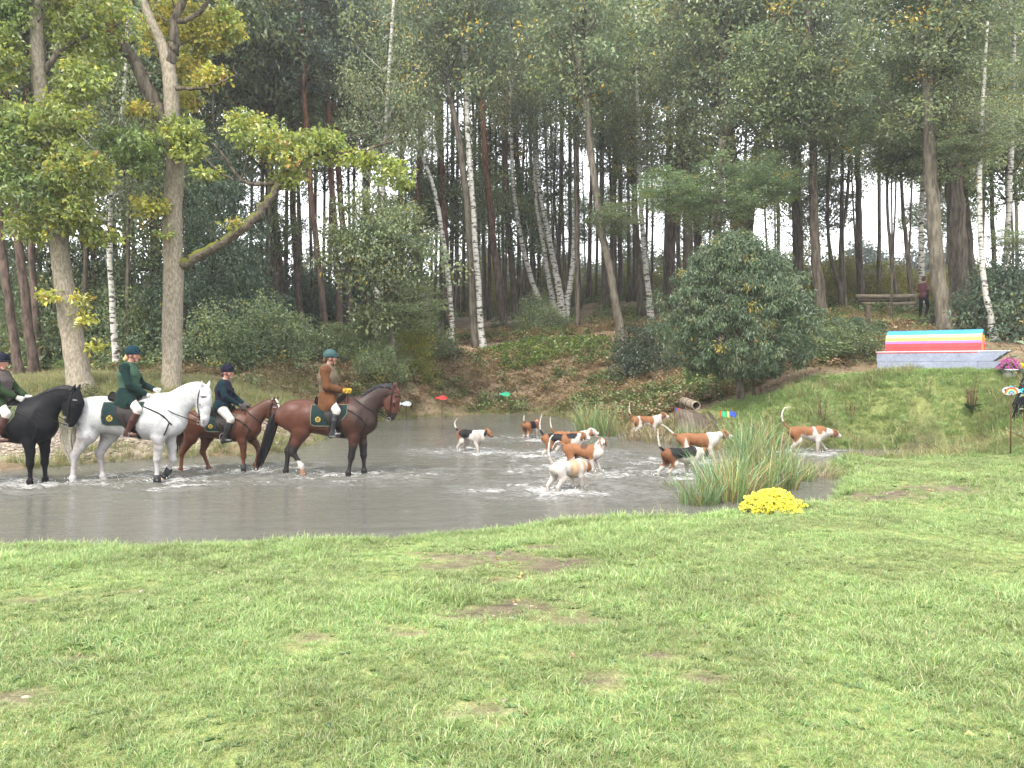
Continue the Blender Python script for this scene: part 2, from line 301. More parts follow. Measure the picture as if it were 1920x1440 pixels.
# ---------------------------------------------------------------- water
feet = []     # animals' feet, filled in below, stir the water up
def build_water():
    xs = np.arange(-17, 9.5, .07); ys = np.concatenate([np.arange(8, 15, .045), np.arange(15, 20, .07), np.arange(20, 37, .14)])
    X, Y = np.meshgrid(xs, ys); x = X.ravel(); y = Y.ravel(); sd = pond_sd(x, y)
    foam_sparkle = np.zeros(len(x)); chop = np.zeros(len(x))
    for fx, fy, r, a in feet:
        d = np.hypot((x-fx), (y-fy)*1.3)
        foam_sparkle = np.maximum(foam_sparkle, a*np.exp(-(d/(r*2.6))**1.3)); chop = np.maximum(chop, a*np.exp(-(d/(r*3.6))**2))
    chop = np.clip(chop+.10, 0, 1)
    rp = np.zeros(len(x)); rng = np.random.RandomState(4)
    for k in range(26):
        lam = rng.uniform(.18, .7); th = rng.normal(math.pi/2, .28); ph = rng.rand()*6.28
        q = x+noise2(x*.7, y*.7, k)*.5; rp += np.sin((q*math.cos(th)+y*math.sin(th))*6.283/lam+ph)*lam*.5
    z = .0085*rp*(.17+1.3*chop)+chop*(fbm(x*4.5, y*6, 71)*.075+fbm(x*11, y*13, 72, 2)*.04)*sstep(.10, .5, chop)
    z *= sstep(.15, -.3, sd)
    fo = np.clip(foam_sparkle*.40+fbm(x*1.6, y*3.6, 77)*.42*np.clip(foam_sparkle*3, 0, 1)+.02*np.clip(foam_sparkle*5, 0, 1), 0, .42)
    ok = sd < .35; vid = ii2 = np.arange(len(x)).reshape(X.shape)
    Q = np.stack([vid[:-1, :-1].ravel(), vid[:-1, 1:].ravel(), vid[1:, 1:].ravel(), vid[1:, :-1].ravel()], 1)
    Q = Q[ok[Q].any(1)]; used = np.unique(Q); rm = np.zeros(len(x), int); rm[used] = np.arange(len(used))
    mb = MB(); mb.add(np.stack([x, y, z], 1)[used], rm[Q], np.stack([fo, chop, 0*fo], 1)[used])
    m = bpy.data.materials.new('pond_water'); m.use_nodes = True; t = m.node_tree; N = t.nodes; L = t.links; b = N['Principled BSDF']
    a = N.new('ShaderNodeAttribute'); a.attribute_name = 'Col'; sp = N.new('ShaderNodeSeparateColor'); L.new(a.outputs[0], sp.inputs[0])
    g = N.new('ShaderNodeNewGeometry'); mp = N.new('ShaderNodeMapping'); mp.inputs['Scale'].default_value = (.5, 2.8, 1); L.new(g.outputs['Position'], mp.inputs[0])
    nz = N.new('ShaderNodeTexNoise'); nz.inputs['Scale'].default_value = 17; nz.inputs['Detail'].default_value = 5; L.new(mp.outputs[0], nz.inputs[0])
    # broken white water plus painted sky sparkle: fine pale flecks from the mask
    th = N.new('ShaderNodeMapRange'); th.inputs[1].default_value = .78; th.inputs[2].default_value = 1.0; ad = N.new('ShaderNodeMath'); ad.operation = 'ADD'
    L.new(nz.outputs[0], ad.inputs[0]); L.new(sp.outputs[0], ad.inputs[1]); L.new(ad.outputs[0], th.inputs[0])
    mxc = N.new('ShaderNodeMix'); mxc.data_type = 'RGBA'; L.new(th.outputs[0], mxc.inputs[0]); mxc.inputs[6].default_value = (.105, .102, .090, 1); mxc.inputs[7].default_value = (.36, .36, .35, 1)
    L.new(mxc.outputs[2], b.inputs['Base Color'])
    rr = N.new('ShaderNodeMapRange'); rr.inputs[3].default_value = .045; rr.inputs[4].default_value = .6; L.new(th.outputs[0], rr.inputs[0]); L.new(rr.outputs[0], b.inputs['Roughness'])
    b.inputs['IOR'].default_value = 1.33; b.inputs['Specular IOR Level'].default_value = .6
    n2 = N.new('ShaderNodeTexNoise'); n2.inputs['Scale'].default_value = 9; n2.inputs['Detail'].default_value = 3; L.new(mp.outputs[0], n2.inputs[0])
    bp = N.new('ShaderNodeBump'); bp.inputs['Distance'].default_value = .035; L.new(n2.outputs[0], bp.inputs['Height'])
    ms = N.new('ShaderNodeMapRange'); ms.inputs[3].default_value = .3; ms.inputs[4].default_value = 1.0; L.new(sp.outputs[1], ms.inputs[0]); L.new(ms.outputs[0], bp.inputs['Strength'])
    L.new(bp.outputs[0], b.inputs['Normal'])
    link('water', mb.mesh('water'), m, kind='structure', label='shallow grey green pond stirred up by horses and hounds')
# ================================================================ bodies: smooth-blended tapered limbs meshed as one surface
class Body:
    def __init__(s): s.P = []
    def rc(s, a, b, ra, rb, sy=1.0, k=.04, tag='', yaw=None):
        """tapered capsule a->b, flattened sideways by sy; yaw=(angle, pivot) turns it about the vertical through pivot"""
        s.P.append((np.array(a, float), np.array(b, float), float(ra), float(rb), float(sy), float(k), tag, yaw)); return s
    def chain(s, pts, k=.04, tag='', yaw=None, y=None, sy=1.0):
        """pts rows: x, y, z, r"""
        for p, q in zip(pts[:-1], pts[1:]): s.rc(p[:3], q[:3], p[3], q[3], sy, k, tag, yaw)
        return s
    def _loc(s, p, yaw):
        if yaw is None: return p
        return rotz(p, -yaw[0], np.array(yaw[1], float))
    def dist(s, i, p):
        a, b, ra, rb, sy, k, tag, yaw = s.P[i]; p = s._loc(p, yaw)
        ab = b-a; pa = p-a; l2 = ab@ab+1e-12
        if sy != 1:
            t = np.clip((pa[:, 0]*ab[0]+pa[:, 2]*ab[2])/(ab[0]**2+ab[2]**2+1e-12), 0, 1) if ab[0]**2+ab[2]**2 > 1e-8 else np.clip(pa@ab/l2, 0, 1)
            q = pa-t[:, None]*ab; q[:, 1] /= sy; return (np.sqrt((q*q).sum(1))-(ra+(rb-ra)*t))*min(1, .5+.5*sy)
        t = np.clip(pa@ab/l2, 0, 1); q = pa-t[:, None]*ab
        return np.sqrt((q*q).sum(1))-(ra+(rb-ra)*t)
    def mesh(s, h, colour=None, smooth=2):
        lo = np.full(3, 1e9); hi = -lo; bbs = []
        for (a, b, ra, rb, sy, k, tag, yaw) in s.P:
            e = np.stack([a, b]); e = e if yaw is None else rotz(e, yaw[0], np.array(yaw[1], float))
            m = max(ra, rb)*(1 if sy <= 1 else sy)+k+2*h
            l, u = e.min(0)-m, e.max(0)+m; bbs.append((l, u)); lo = np.minimum(lo, l); hi = np.maximum(hi, u)
        lo -= h*2; n = np.ceil((hi+2*h-lo)/h).astype(int)+1
        F = np.full(n, 1.0, np.float32); ax = [lo[i]+h*np.arange(n[i]) for i in range(3)]
        for i, (l, u) in enumerate(bbs):
            i0 = np.maximum(((l-lo)/h).astype(int), 0); i1 = np.minimum(((u-lo)/h).astype(int)+2, n)
            X, Y, Z = np.meshgrid(ax[0][i0[0]:i1[0]], ax[1][i0[1]:i1[1]], ax[2][i0[2]:i1[2]], indexing='ij')
            d = s.dist(i, np.stack([X.ravel(), Y.ravel(), Z.ravel()], 1)).reshape(X.shape).astype(np.float32); k = s.P[i][5]
            sl = tuple(slice(i0[j], i1[j]) for j in range(3)); o = F[sl]
            hh = np.clip(.5+.5*(o-d)/k, 0, 1); F[sl] = np.where(o > .9, np.minimum(o, d), o*(1-hh)+d*hh-k*hh*(1-hh))
        s.F, s.lo, s.h, s.ax = F, lo, h, ax
        V, Q = nets(F, lo, h)
        for _ in range(smooth):
            acc = np.zeros_like(V); cnt = np.zeros(len(V))
            for j in range(4):
                a, b = Q[:, j], Q[:, (j+1) % 4]
                np.add.at(acc, a, V[b]); np.add.at(cnt, a, 1); np.add.at(acc, b, V[a]); np.add.at(cnt, b, 1)
            V = V*.55+.45*acc/np.maximum(cnt, 1)[:, None]
        col = np.ones((len(V), 3))
        if colour is not None:
            D = np.stack([s.dist(i, V) for i in range(len(s.P))], 1); w = D.argmin(1)
            tags = np.array([p[6] for p in s.P])[w]; loc = V.copy()
            for i in np.unique(w):
                if s.P[i][7] is not None: mk = w == i; loc[mk] = s._loc(V[mk], s.P[i][7])
            col = colour(tags, loc, V)
        mb = MB(); mb.add(V, Q, col); return mb
    def surf_y(s, x, z, side=-1):
        """y of the outer surface on one side at (x, z)"""
        i = np.clip((np.asarray(x)-s.lo[0])/s.h, 0, s.F.shape[0]-2); kk = np.clip((np.asarray(z)-s.lo[2])/s.h, 0, s.F.shape[2]-2)
        i0 = i.astype(int); k0 = kk.astype(int); fi = (i-i0)[..., None]; fk = (kk-k0)[..., None]
        F = s.F; col = (F[i0, :, k0]*(1-fi)+F[i0+1, :, k0]*fi)*(1-fk)+(F[i0, :, k0+1]*(1-fi)+F[i0+1, :, k0+1]*fi)*fk
        ins = col < 0; ny = col.shape[-1]
        if side < 0: j = ins.argmax(-1)
        else: j = ny-1-ins[..., ::-1].argmax(-1)
        y = s.lo[1]+s.h*(j+.5*side*0); return np.where(ins.any(-1), y, 0.0)
    def top_z(s, x, y=0.0):
        i = int(np.clip(round((x-s.lo[0])/s.h), 0, s.F.shape[0]-1)); j = int(np.clip(round((y-s.lo[1])/s.h), 0, s.F.shape[1]-1))
        ins = np.nonzero(s.F[i, j, :] < 0)[0]; return s.lo[2]+s.h*ins[-1] if len(ins) else 0
def nets(F, lo, h):
    I = F < 0; n = np.array(F.shape)-1
    c = np.zeros(n, np.int8)
    for dx in (0, 1):
        for dy in (0, 1):
            for dz in (0, 1): c += I[dx:dx+n[0], dy:dy+n[1], dz:dz+n[2]]
    mix = (c > 0) & (c < 8); idx = np.argwhere(mix); vid = np.full(n, -1, np.int64); vid[mix] = np.arange(len(idx))
    acc = np.zeros((len(idx), 3)); cnt = np.zeros(len(idx))
    cor = [(a, b, d) for a in (0, 1) for b in (0, 1) for d in (0, 1)]
    fv = {q: F[idx[:, 0]+q[0], idx[:, 1]+q[1], idx[:, 2]+q[2]].astype(float) for q in cor}
    for p in cor:
        for axn in range(3):
            if p[axn] == 0:
                q = list(p); q[axn] = 1; q = tuple(q); a, b = fv[p], fv[q]; cr = (a < 0) != (b < 0)
                t = np.where(cr, a/(a-b+1e-20), 0); pt = np.tile(np.array(p, float), (len(idx), 1)); pt[:, axn] = t
                acc[cr] += pt[cr]; cnt[cr] += 1
    V = lo+h*(idx+acc/np.maximum(cnt, 1)[:, None]); Q = []
    for axn in range(3):
        sl0 = [slice(None)]*3; sl1 = [slice(None)]*3; sl0[axn] = slice(0, -1); sl1[axn] = slice(1, None)
        a, b = I[tuple(sl0)], I[tuple(sl1)]; e = np.argwhere(a != b); u, v = (axn+1) % 3, (axn+2) % 3
        e = e[(e[:, u] > 0) & (e[:, v] > 0) & (e[:, u] < n[u]) & (e[:, v] < n[v])]
        def g(du, dv):
            k = e.copy(); k[:, u] -= du; k[:, v] -= dv; return vid[k[:, 0], k[:, 1], k[:, 2]]
        q = np.stack([g(1, 1), g(0, 1), g(0, 0), g(1, 0)], 1); fl = ~a[e[:, 0], e[:, 1], e[:, 2]]; q[fl] = q[fl][:, ::-1]; Q.append(q)
    Q = np.concatenate(Q); return V, Q[(Q >= 0).all(1)]
# ================================================================ horses
M_hide = mat('horse_coat', (1, 1, 1), .45, .24, noise=((3, .16), (11, .12), (40, .10)), bump=(7.5, .35, .04))
M_hide_black = mat('black_horse_coat', (1, 1, 1), .5, .10, noise=((3, .16), (40, .10)), bump=(7.5, .35, .04))
M_hair = mat('horse_hair', (1, 1, 1), .5, .3, noise=((30, .25),))
M_leather = mat('black_leather', (.012, .010, .009), .55, .15, attr=False)
M_brown_leather = mat('brown_leather', (.045, .02, .014), .38, .45, attr=False, noise=(25, .25))
M_pad = mat('green_pad_cloth', (.006, .018, .018), .9, .1, attr=False, noise=(60, .2), sheen=.2)
M_padolive = mat('olive_pad_cloth', (.075, .09, .045), .9, .1, attr=False, noise=(60, .2))
M_padtrim = mat('pale_pad_piping', (.13, .15, .10), .8, .2, attr=False)
M_yellow = mat('emblem_yellow', (.40, .29, .045), .7, .2, attr=False)
M_metal = mat('steel', (.16, .16, .16), .35, .5, attr=False)
M_dark = mat('dark_rubber', (.02, .02, .022), .6, .3, attr=False)
STA = [(-.83, 1.27, 1.06, .09), (-.72, 1.39, .97, .19), (-.58, 1.475, .91, .265), (-.42, 1.49, .89, .285), (-.25, 1.465, .885, .28), (-.05, 1.425, .855, .285), (.15, 1.41, .81, .295), (.35, 1.45, .78, .28), (.52, 1.50, .775, .25), (.66, 1.44, .80, .24), (.80, 1.26, .88, .21), (.88, 1.15, .97, .14)]
def horse_body(s, dx, neck, head, legs, yaw=0.0, belly=0.0):
    """template in metres (withers 1.54), scaled by s, shifted dx. neck/head rows x,z,r,width ; legs dict of joints"""
    B = Body(); X = lambda x: x*s+dx
    st = [(x, (t+b-(belly if -.3 < x < .6 else 0))/2, (t-b+(belly if -.3 < x < .6 else 0))/2, w) for x, t, b, w in STA]
    for (x0, z0, r0, w0), (x1, z1, r1, w1) in zip(st[:-1], st[1:]):
        B.rc((X(x0), 0, z0*s), (X(x1), 0, z1*s), r0*s, r1*s, (w0+w1)/(r0+r1), .05*s, 'torso')
    B.rc((X(.33), 0, 1.43*s), (X(.62), 0, 1.45*s), .07*s, .09*s, .7, .1*s, 'torso')          # withers
    for sd in (-1, 1):
        B.rc((X(-.55), sd*.13*s, 1.27*s), (X(-.60), sd*.14*s, 1.12*s), .19*s, .17*s, .8, .08*s, 'torso')
        B.rc((X(.60), sd*.14*s, 1.25*s), (X(.72), sd*.15*s, 1.02*s), .15*s, .15*s, .55, .07*s, 'torso')   # shoulder blade
        B.rc((X(.80), sd*.09*s, 1.02*s), (X(.78), sd*.10*s, .95*s), .11*s, .10*s, .8, .06*s, 'torso')
    for (a, b) in zip(neck[:-1], neck[1:]): B.rc((X(a[0]), 0, a[1]*s), (X(b[0]), 0, b[1]*s), a[2]*s, b[2]*s, (a[3]+b[3])/2, .07*s, 'neck')
    piv = (X(neck[-1][0]), 0, neck[-1][1]*s); yw = (yaw, piv) if yaw else None
    for i, (a, b) in enumerate(zip(head[:-1], head[1:])): B.rc((X(a[0]), 0, a[1]*s), (X(b[0]), 0, b[1]*s), a[2]*s, b[2]*s, (a[3]+b[3])/2, .035*s, 'head%d' % i, yw)
    hp = np.array([X(head[0][0]), 0, head[0][1]*s]); hm = np.array([X(head[-1][0]), 0, head[-1][1]*s]); ax = (hm-hp)/np.linalg.norm(hm-hp); fr = np.array([-ax[2], 0, ax[0]])
    if fr[0] < 0: fr = -fr
    L = np.linalg.norm(hm-hp); B.hp, B.ax_h, B.fr, B.L, B.yw, B.s, B.dx = hp, ax, fr, L, yw, s, dx
    for sd in (-1, 1):
        e = hp-ax*.06*s+np.array([0, sd*.055*s, 0]); tip = e-ax*.15*s+fr*.03*s+np.array([0, sd*.025*s, 0])
        mid = (e+tip)/2+np.array([0, sd*.008*s, 0]); B.rc(e, mid, .032*s, .030*s, .8, .02*s, 'ear', yw); B.rc(mid, tip, .030*s, .007*s, .8, .01*s, 'ear', yw)
        ey = hp+ax*.20*s+fr*.035*s+np.array([0, sd*.085*s, 0]); B.rc(ey-ax*.02*s, ey+ax*.02*s, .034*s, .034*s, .8, .02*s, 'brow', yw)
        eb = ey+np.array([0, sd*.019*s, 0]); B.rc(eb, eb+ax*.004, .017*s, .017*s, 1, .003, 'eye', yw)
        ns = hm-ax*.02*s+fr*.045*s+np.array([0, sd*.042*s, 0]); B.rc(ns-ax*.02*s, ns+ax*.012*s, .022*s, .022*s, .7, .015*s, 'nostril', yw)
        jw = hp+ax*.24*s-fr*.075*s+np.array([0, sd*.045*s, 0]); B.rc(jw-ax*.05*s, jw+ax*.06*s, .085*s, .07*s, .45, .03*s, 'cheek', yw)
        for nm, hind in (('f', False), ('h', True)):
            J = legs[nm+('r' if sd < 0 else 'l')]; p = [np.array([X(x), sd*(.15 if not hind else .155)*s*(1 if i < 2 else .82), z*s]) for i, (x, z) in enumerate(J)]
            if not hind:   # shoulder, elbow, knee, fetlock, hoof
                R = [.13, .098, .062, .05, .05]; T = ['torso', 'leg', 'shin', 'pastern']
                m = (p[1]+p[2])/2; B.rc(p[0], p[1], .14*s, .10*s, .75, .06*s, 'torso'); B.rc(p[1], m+[.012*s, 0, .03*s], .10*s, .078*s, .8, .04*s, 'leg'); B.rc(m+[.012*s, 0, .03*s], p[2], .078*s, .060*s, .9, .03*s, 'leg')
            else:
                m = (p[1]+p[2])/2; B.rc(p[0], p[1], .23*s, .155*s, .62, .08*s, 'torso'); B.rc(p[1], m, .155*s, .095*s, .7, .05*s, 'leg'); B.rc(m, p[2], .095*s, .068*s, .75, .03*s, 'leg')
                B.rc(p[2]+[-.035*s, 0, .03*s], p[2]+[-.01*s, 0, -.05*s], .042*s, .045*s, .8, .025*s, 'leg')
            c1 = p[2]+(p[3]-p[2])*.25; r = .041 if not hind else .046
            B.rc(p[2], c1, (.066 if not hind else .066)*s, r*s, .85, .025*s, 'shin'); B.rc(c1, p[3], r*s, (r-.004)*s, .85, .02*s, 'shin')
            B.rc(p[3], p[3]+[-.012*s, 0, -.005], .056*s, .056*s, .9, .02*s, 'fetlock')
            ps = p[3]+(p[4]-p[3])*.55; B.rc(p[3], ps, .046*s, .043*s, .9, .016*s, 'pastern'); B.rc(ps, p[4], .050*s, .066*s, .95, .012*s, 'hoof')
            feet.append((None, p[4]))
    return B
def strip(pts, nrm, w, th=.006):
    """a flat strap along pts; nrm outward normals"""
    P = np.asarray(pts, float); n = np.asarray(nrm, float); T = np.gradient(P, axis=0); T /= np.linalg.norm(T, axis=1)[:, None]+1e-9
    n = np.broadcast_to(n, P.shape); sdv = np.cross(T, n); sdv /= np.linalg.norm(sdv, axis=1)[:, None]+1e-9
    V = np.concatenate([P-sdv*w/2, P+sdv*w/2, P+sdv*w/2+n*th, P-sdv*w/2+n*th]); m = len(P); j = np.arange(m-1); Q = []
    for a, b in ((0, 1), (1, 2), (2, 3), (3, 0)): Q.append(np.stack([a*m+j, a*m+j+1, b*m+j+1, b*m+j], 1))
    return V, np.concatenate(Q+[np.array([[0, m, 2*m, 3*m], [m-1, 4*m-1, 3*m-1, 2*m-1]])])
def torso_strap(B, pts, w, off=.012, side=-1):
    P = spline(pts, 24); y = B.surf_y(P[:, 0], P[:, 1], side)
    return strip(np.stack([P[:, 0], y+side*off, P[:, 1]], 1), (0, side, 0), w, .008)
def side_patch(B, outline_fn, nx, nz, off, th, side=-1):
    """panel hugging the flank: outline_fn(u)-> (x, ztop, zbot)"""
    U = np.linspace(0, 1, nx); V = []; 
    for u in U:
        x, zt, zb = outline_fn(u); z = np.linspace(zt, zb, nz); y = B.surf_y(np.full(nz, x), z, side)
        y = np.where(np.abs(y) < .02, side*.02, y); V.append(np.stack([np.full(nz, x), y+side*off, z], 1))
    V = np.concatenate(V); V2 = V+np.array([0, side*th, 0]); n = len(V); g = np.arange(n).reshape(nx, nz)
    q = np.stack([g[:-1, :-1].ravel(), g[1:, :-1].ravel(), g[1:, 1:].ravel(), g[:-1, 1:].ravel()], 1)
    rim = np.concatenate([g[:, 0], g[-1, 1:], g[-2::-1, -1], g[0, -2:0:-1]]); rn = np.roll(rim, -1)
    return np.concatenate([V, V2]), np.concatenate([q[:, ::-1], q+n, np.stack([rim, rn, rn+n, rim+n], 1)]), V2[rim]
def make_horse(name_label, loc, rz, s, dx, neck, head, legs, colour, hair, yaw=0, mane='short', tail=None, seat=.12, pad=(M_pad, M_padtrim), girth=M_leather, breast=True, tack=M_leather, boots=(), browband=None, group='ridden horses', belly=0, flower=False, hands=None):
    f0 = len(feet); B = horse_body(s, dx, neck, head, legs, yaw, belly)
    wl = []
    for _, p in feet[f0:]: q = rotz(p[None], rz)[0]+loc; wl.append((q[0], q[1], .5, .8))
    del feet[f0:]; feet.extend(wl)
    o = link('horse', B.mesh(.0165, colour).mesh('horse'), M_hide_black if colour is col_black else M_hide, label=name_label, category='horse', group=group); o.location = loc; o.rotation_euler = (0, 0, rz)
    X = lambda x: x*s+dx
    # --- tail
    if tail is not None:
        mb = MB(); rng = np.random.RandomState(3); G = spline([(X(x), 0, z*s) for x, z in tail], 12)
        for i in range(120):
            a = rng.randn(3)*[.018, .03, .012]; fan = rng.randn(3)*[.035, .05, .02]; t = np.linspace(0, 1, 12)[:, None]
            ln = rng.uniform(.72, 1.0); P = spline(G, 60)[:int(60*ln)]; P = P[np.linspace(0, len(P)-1, 9).astype(int)]; t = np.linspace(0, 1, 9)[:, None]
            P = P+a+fan*np.sin(t*2.6)+rng.randn(3)*.012*t; mb.add(*tube(P, .015*s*(1-.75*t[:, 0])*rng.uniform(.7, 1.3), 4), col=np.array(hair[0])*rng.uniform(.7, 1.25))
        link('tail', mb.mesh('tail'), M_hair, o)
    # --- mane along the crest
    cr = spline([(X(a[0])-0*s, a[1]*s, a[2]*s) for a in neck], 60); T = np.gradient(cr[:, :2], axis=0); T /= np.linalg.norm(T, axis=1)[:, None]
    cx, cz = cr[:, 0]-T[:, 1]*cr[:, 2]*.97, cr[:, 1]+T[:, 0]*cr[:, 2]*.97
    mb = MB(); rng = np.random.RandomState(5)
    if mane == 'short':
        for i in range(300):
            k = rng.uniform(14, 59); k0 = int(k); x, z = cx[k0]+rng.randn()*.01, cz[k0]+.006; r = cr[k0, 2]; ln = rng.uniform(.08, .15)*s
            t = np.linspace(0, 1, 5); ph = t*ln/r; y = -np.sin(ph)*r*.62-.012; zz = z-(1-np.cos(ph))*r*1.0+.012*(1-t)
            P = np.stack([x+rng.randn()*.006*t-.02*t, y, zz], 1); mb.add(*tube(P, .009*(1-.6*t), 4), col=np.array(hair[1])*rng.uniform(.65, 1.3))
        P = np.stack([cx[12:], 0*cx[12:], cz[12:]-.004], 1); mb.add(*tube(P, np.concatenate([[.006], np.full(len(P)-2, .02), [.01]]), 6), col=hair[1])
    elif mane == 'braids':
        for k in np.linspace(16, 57, 17): k = int(k); mb.add(*blob((cx[k], -.012, cz[k]+.012), (.022, .022, .024), 8, 6), col=np.array(hair[1])*.95); mb.add(*blob((cx[k]+.012, -.03, cz[k]-.02), (.014, .014, .022), 6, 5), col=np.array(hair[1])*.7)
    else:
        for i in range(70):
            k = int(rng.uniform(14, 58)); t = np.linspace(0, 1, 4); ln = .05; P = np.stack([cx[k]-.01*t, -.03*t*t-.004+rng.randn()*.006, cz[k]+.02*t-.02*t*t], 1); mb.add(*tube(P, .008*(1-.6*t), 4), col=np.array(hair[1])*rng.uniform(.7, 1.2))
        P = np.stack([cx[12:], 0*cx[12:], cz[12:]-.006], 1); mb.add(*tube(P, .014, 6), col=hair[1])
    # forelock
    for i in range(14):
        t = np.linspace(0, 1, 5)[:, None]; P = B.hp-B.ax_h*.08*s+(B.ax_h*.16*s)*t+B.fr*(.11*s)*np.sqrt(t)+np.array([0, rng.randn()*.02, 0])*t
        P = P if B.yw is None else rotz(P, B.yw[0], np.array(B.yw[1])); mb.add(*tube(P, .007*(1-.5*t[:, 0]), 4), col=np.array(hair[1])*rng.uniform(.7, 1.2))
    link('mane', mb.mesh('mane'), M_hair, o)
    # --- saddle pad on both flanks
    xs = X(seat); zt = 1.40*s
    for side in (-1, 1):
        def outl(u):
            x = xs-.30*s+.66*s*u; top = 1.40*s+.02*s*abs(u-.4); bot = (1.02 if u < .52 else 1.02-.0*u)*s
            if u > .5: bot = (1.02-.02*(u-.5)+max(0, (u-.62)*1.0)**1.5)*s
            if u < .06: bot += .02*s
            return x, top, bot
        V, Qq, rim = side_patch(B, outl, 22, 14, .012, .010, side); mb = MB(); mb.add(V, Qq); p = link('saddle_pad', mb.mesh('saddle_pad'), pad[0], o)
        mb = MB(); mb.add(*tube(np.concatenate([rim, rim[:1]]), .006, 5)); link('piping', mb.mesh('piping'), pad[1], p)
        # emblem: yellow disc with a dark crossed device
        ex, ez = xs-.165*s, 1.145*s; a = np.linspace(0, 2*np.pi, 20, endpoint=False); r = .050*s
        if pad[0] is M_pad:
            P = np.stack([ex+np.cos(a)*r, 0*a, ez+np.sin(a)*r], 1); P[:, 1] = B.surf_y(P[:, 0], P[:, 2], side)+side*.0255; c = P.mean(0); V = np.concatenate([P, [c]]); T3 = np.stack([np.arange(20), (np.arange(20)+1) % 20, np.full(20, 20)], 1)
            mb = MB(); mb.add(V, T3); e = link('emblem', mb.mesh('emblem', False), M_yellow, p)
            mb = MB()
            for dxx in (-1, 1):
                t = np.linspace(-1, 1, 7); P = np.stack([ex+dxx*t*.034*s, 0*t, ez+.012*s+t*.026*s], 1); P[:, 1] = B.surf_y(P[:, 0], P[:, 2], side)+side*.029; mb.add(*tube(P, .0065*s, 5))
            t = np.linspace(-1, 1, 7); P = np.stack([ex+t*.022*s, 0*t, ez-.03*s+.01*np.abs(t)*s], 1); P[:, 1] = B.surf_y(P[:, 0], P[:, 2], side)+side*.029; mb.add(*tube(P, .007*s, 5))
            link('emblem_device', mb.mesh('emblem_device'), M_dark, e)
        # saddle flap
        def flap(u):
            x = xs-.08*s+.34*s*u; return x, 1.40*s, (1.30-.34*math.sin(min(1, max(0, u*1.15))*math.pi*.62)**.7)*s
        V, Qq, _ = side_patch(B, flap, 14, 10, .026, .016, side); mb = MB(); mb.add(V, Qq); fl = link('saddle_flap', mb.mesh('saddle_flap'), M_leather, o)
        # stirrup
        z0 = .87*s; x0 = xs+.12*s; yy = float(B.surf_y(np.array([x0]), np.array([1.0*s]), side)[0])+side*.07
        mb = MB(); a = np.linspace(-.6, math.pi+.6, 14); P = np.stack([x0+.055*np.cos(a), np.full(14, yy), z0+.02+.085*np.sin(a)], 1); mb.add(*tube(P, .008, 5)); mb.add(*box(x0, yy, z0-.03, .11, .05, .014)); st = link('stirrup', mb.mesh('stirrup'), M_metal, o)
        mb = MB(); P = np.array([[xs+.05*s, yy-side*.02, 1.22*s], [x0-.02, yy, 1.05*s], [x0, yy, z0+.1]]); mb.add(*strip(spline(P, 10), (0, side, 0), .03, .005)); link('stirrup_leather', mb.mesh('stirrup_leather'), tack, o)
    # saddle seat
    mb = MB(); xx = np.linspace(xs-.26*s, xs+.27*s, 16); ph = np.linspace(-1, 1, 13); g = []
    for x in xx:
        u = (x-xs)/(.27*s); tz = B.top_z(x)+.035+.075*u*u*(1 if u < 0 else .75); wd = .19*(1-.35*max(0, u))*(1-.1*abs(u)); g.append(np.stack([np.full(13, x), ph*wd, tz-(ph**2)*.085], 1))
    g = np.array(g); V = np.concatenate([g.reshape(-1, 3), g.reshape(-1, 3)-[0, 0, .05]]); n = 16*13; gi = np.arange(n).reshape(16, 13)
    q = np.stack([gi[:-1, :-1].ravel(), gi[1:, :-1].ravel(), gi[1:, 1:].ravel(), gi[:-1, 1:].ravel()], 1); rim = np.concatenate([gi[:, 0], gi[-1, 1:], gi[-2::-1, -1], gi[0, -2:0:-1]]); rn = np.roll(rim, -1)
    mb.add(V, np.concatenate([q, q[:, ::-1]+n, np.stack([rim, rn, rn+n, rim+n], 1)])); link('saddle', mb.mesh('saddle'), M_leather, o)
    # girth, breastplate
    for side in (-1, 1): mb = MB(); mb.add(*torso_strap(B, [(xs+.14*s, 1.06*s), (xs+.22*s, .92*s), (xs+.26*s, .80*s)], .075, .014, side)); link('girth', mb.mesh('girth'), girth, o)
    if breast:
        for side in (-1, 1):
            mb = MB(); mb.add(*torso_strap(B, [(xs+.30*s, 1.36*s), (X(.66), 1.22*s), (X(.80), 1.08*s), (X(.84), 1.03*s)], .022, .012, side))
            mb.add(*torso_strap(B, [(X(.80), 1.06*s), (X(.76), .96*s), (X(.70), .86*s)], .02, .012, side)); link('breastplate', mb.mesh('breastplate'), tack, o)
    # --- bridle
    mb = MB(); A, Fr, hp, yw = B.ax_h, B.fr, B.hp, B.yw
    def hpt(t, f): return hp+A*t*s+Fr*f*s
    def ring(t0, f0, t1, f1, rr, w=.018, half=1.0):
        a = np.linspace(0, 2*np.pi*half, 28); c = (hpt(t0, f0)+hpt(t1, f1))/2; d = (hpt(t1, f1)-hpt(t0, f0))/2; P = c+np.outer(np.cos(a), d)+np.outer(np.sin(a), [0, rr*s, 0])
        nn = np.outer(np.cos(a), d/np.linalg.norm(d))+np.outer(np.sin(a), [0, 1, 0]); return strip(P, nn, w, .006)
    def hw(t):  # head half depth profile around the axis
        return .16 if t < .25 else .16-(t-.25)*.25
    mb.add(*ring(.40, .088, .42, -.105, .066)); mb.add(*ring(.47, .078, .46, -.085, .060, .014))          # noseband and flash
    mb.add(*ring(-.03, .10, .10, -.20, .088, .02))                                                    # headpiece and throat lash
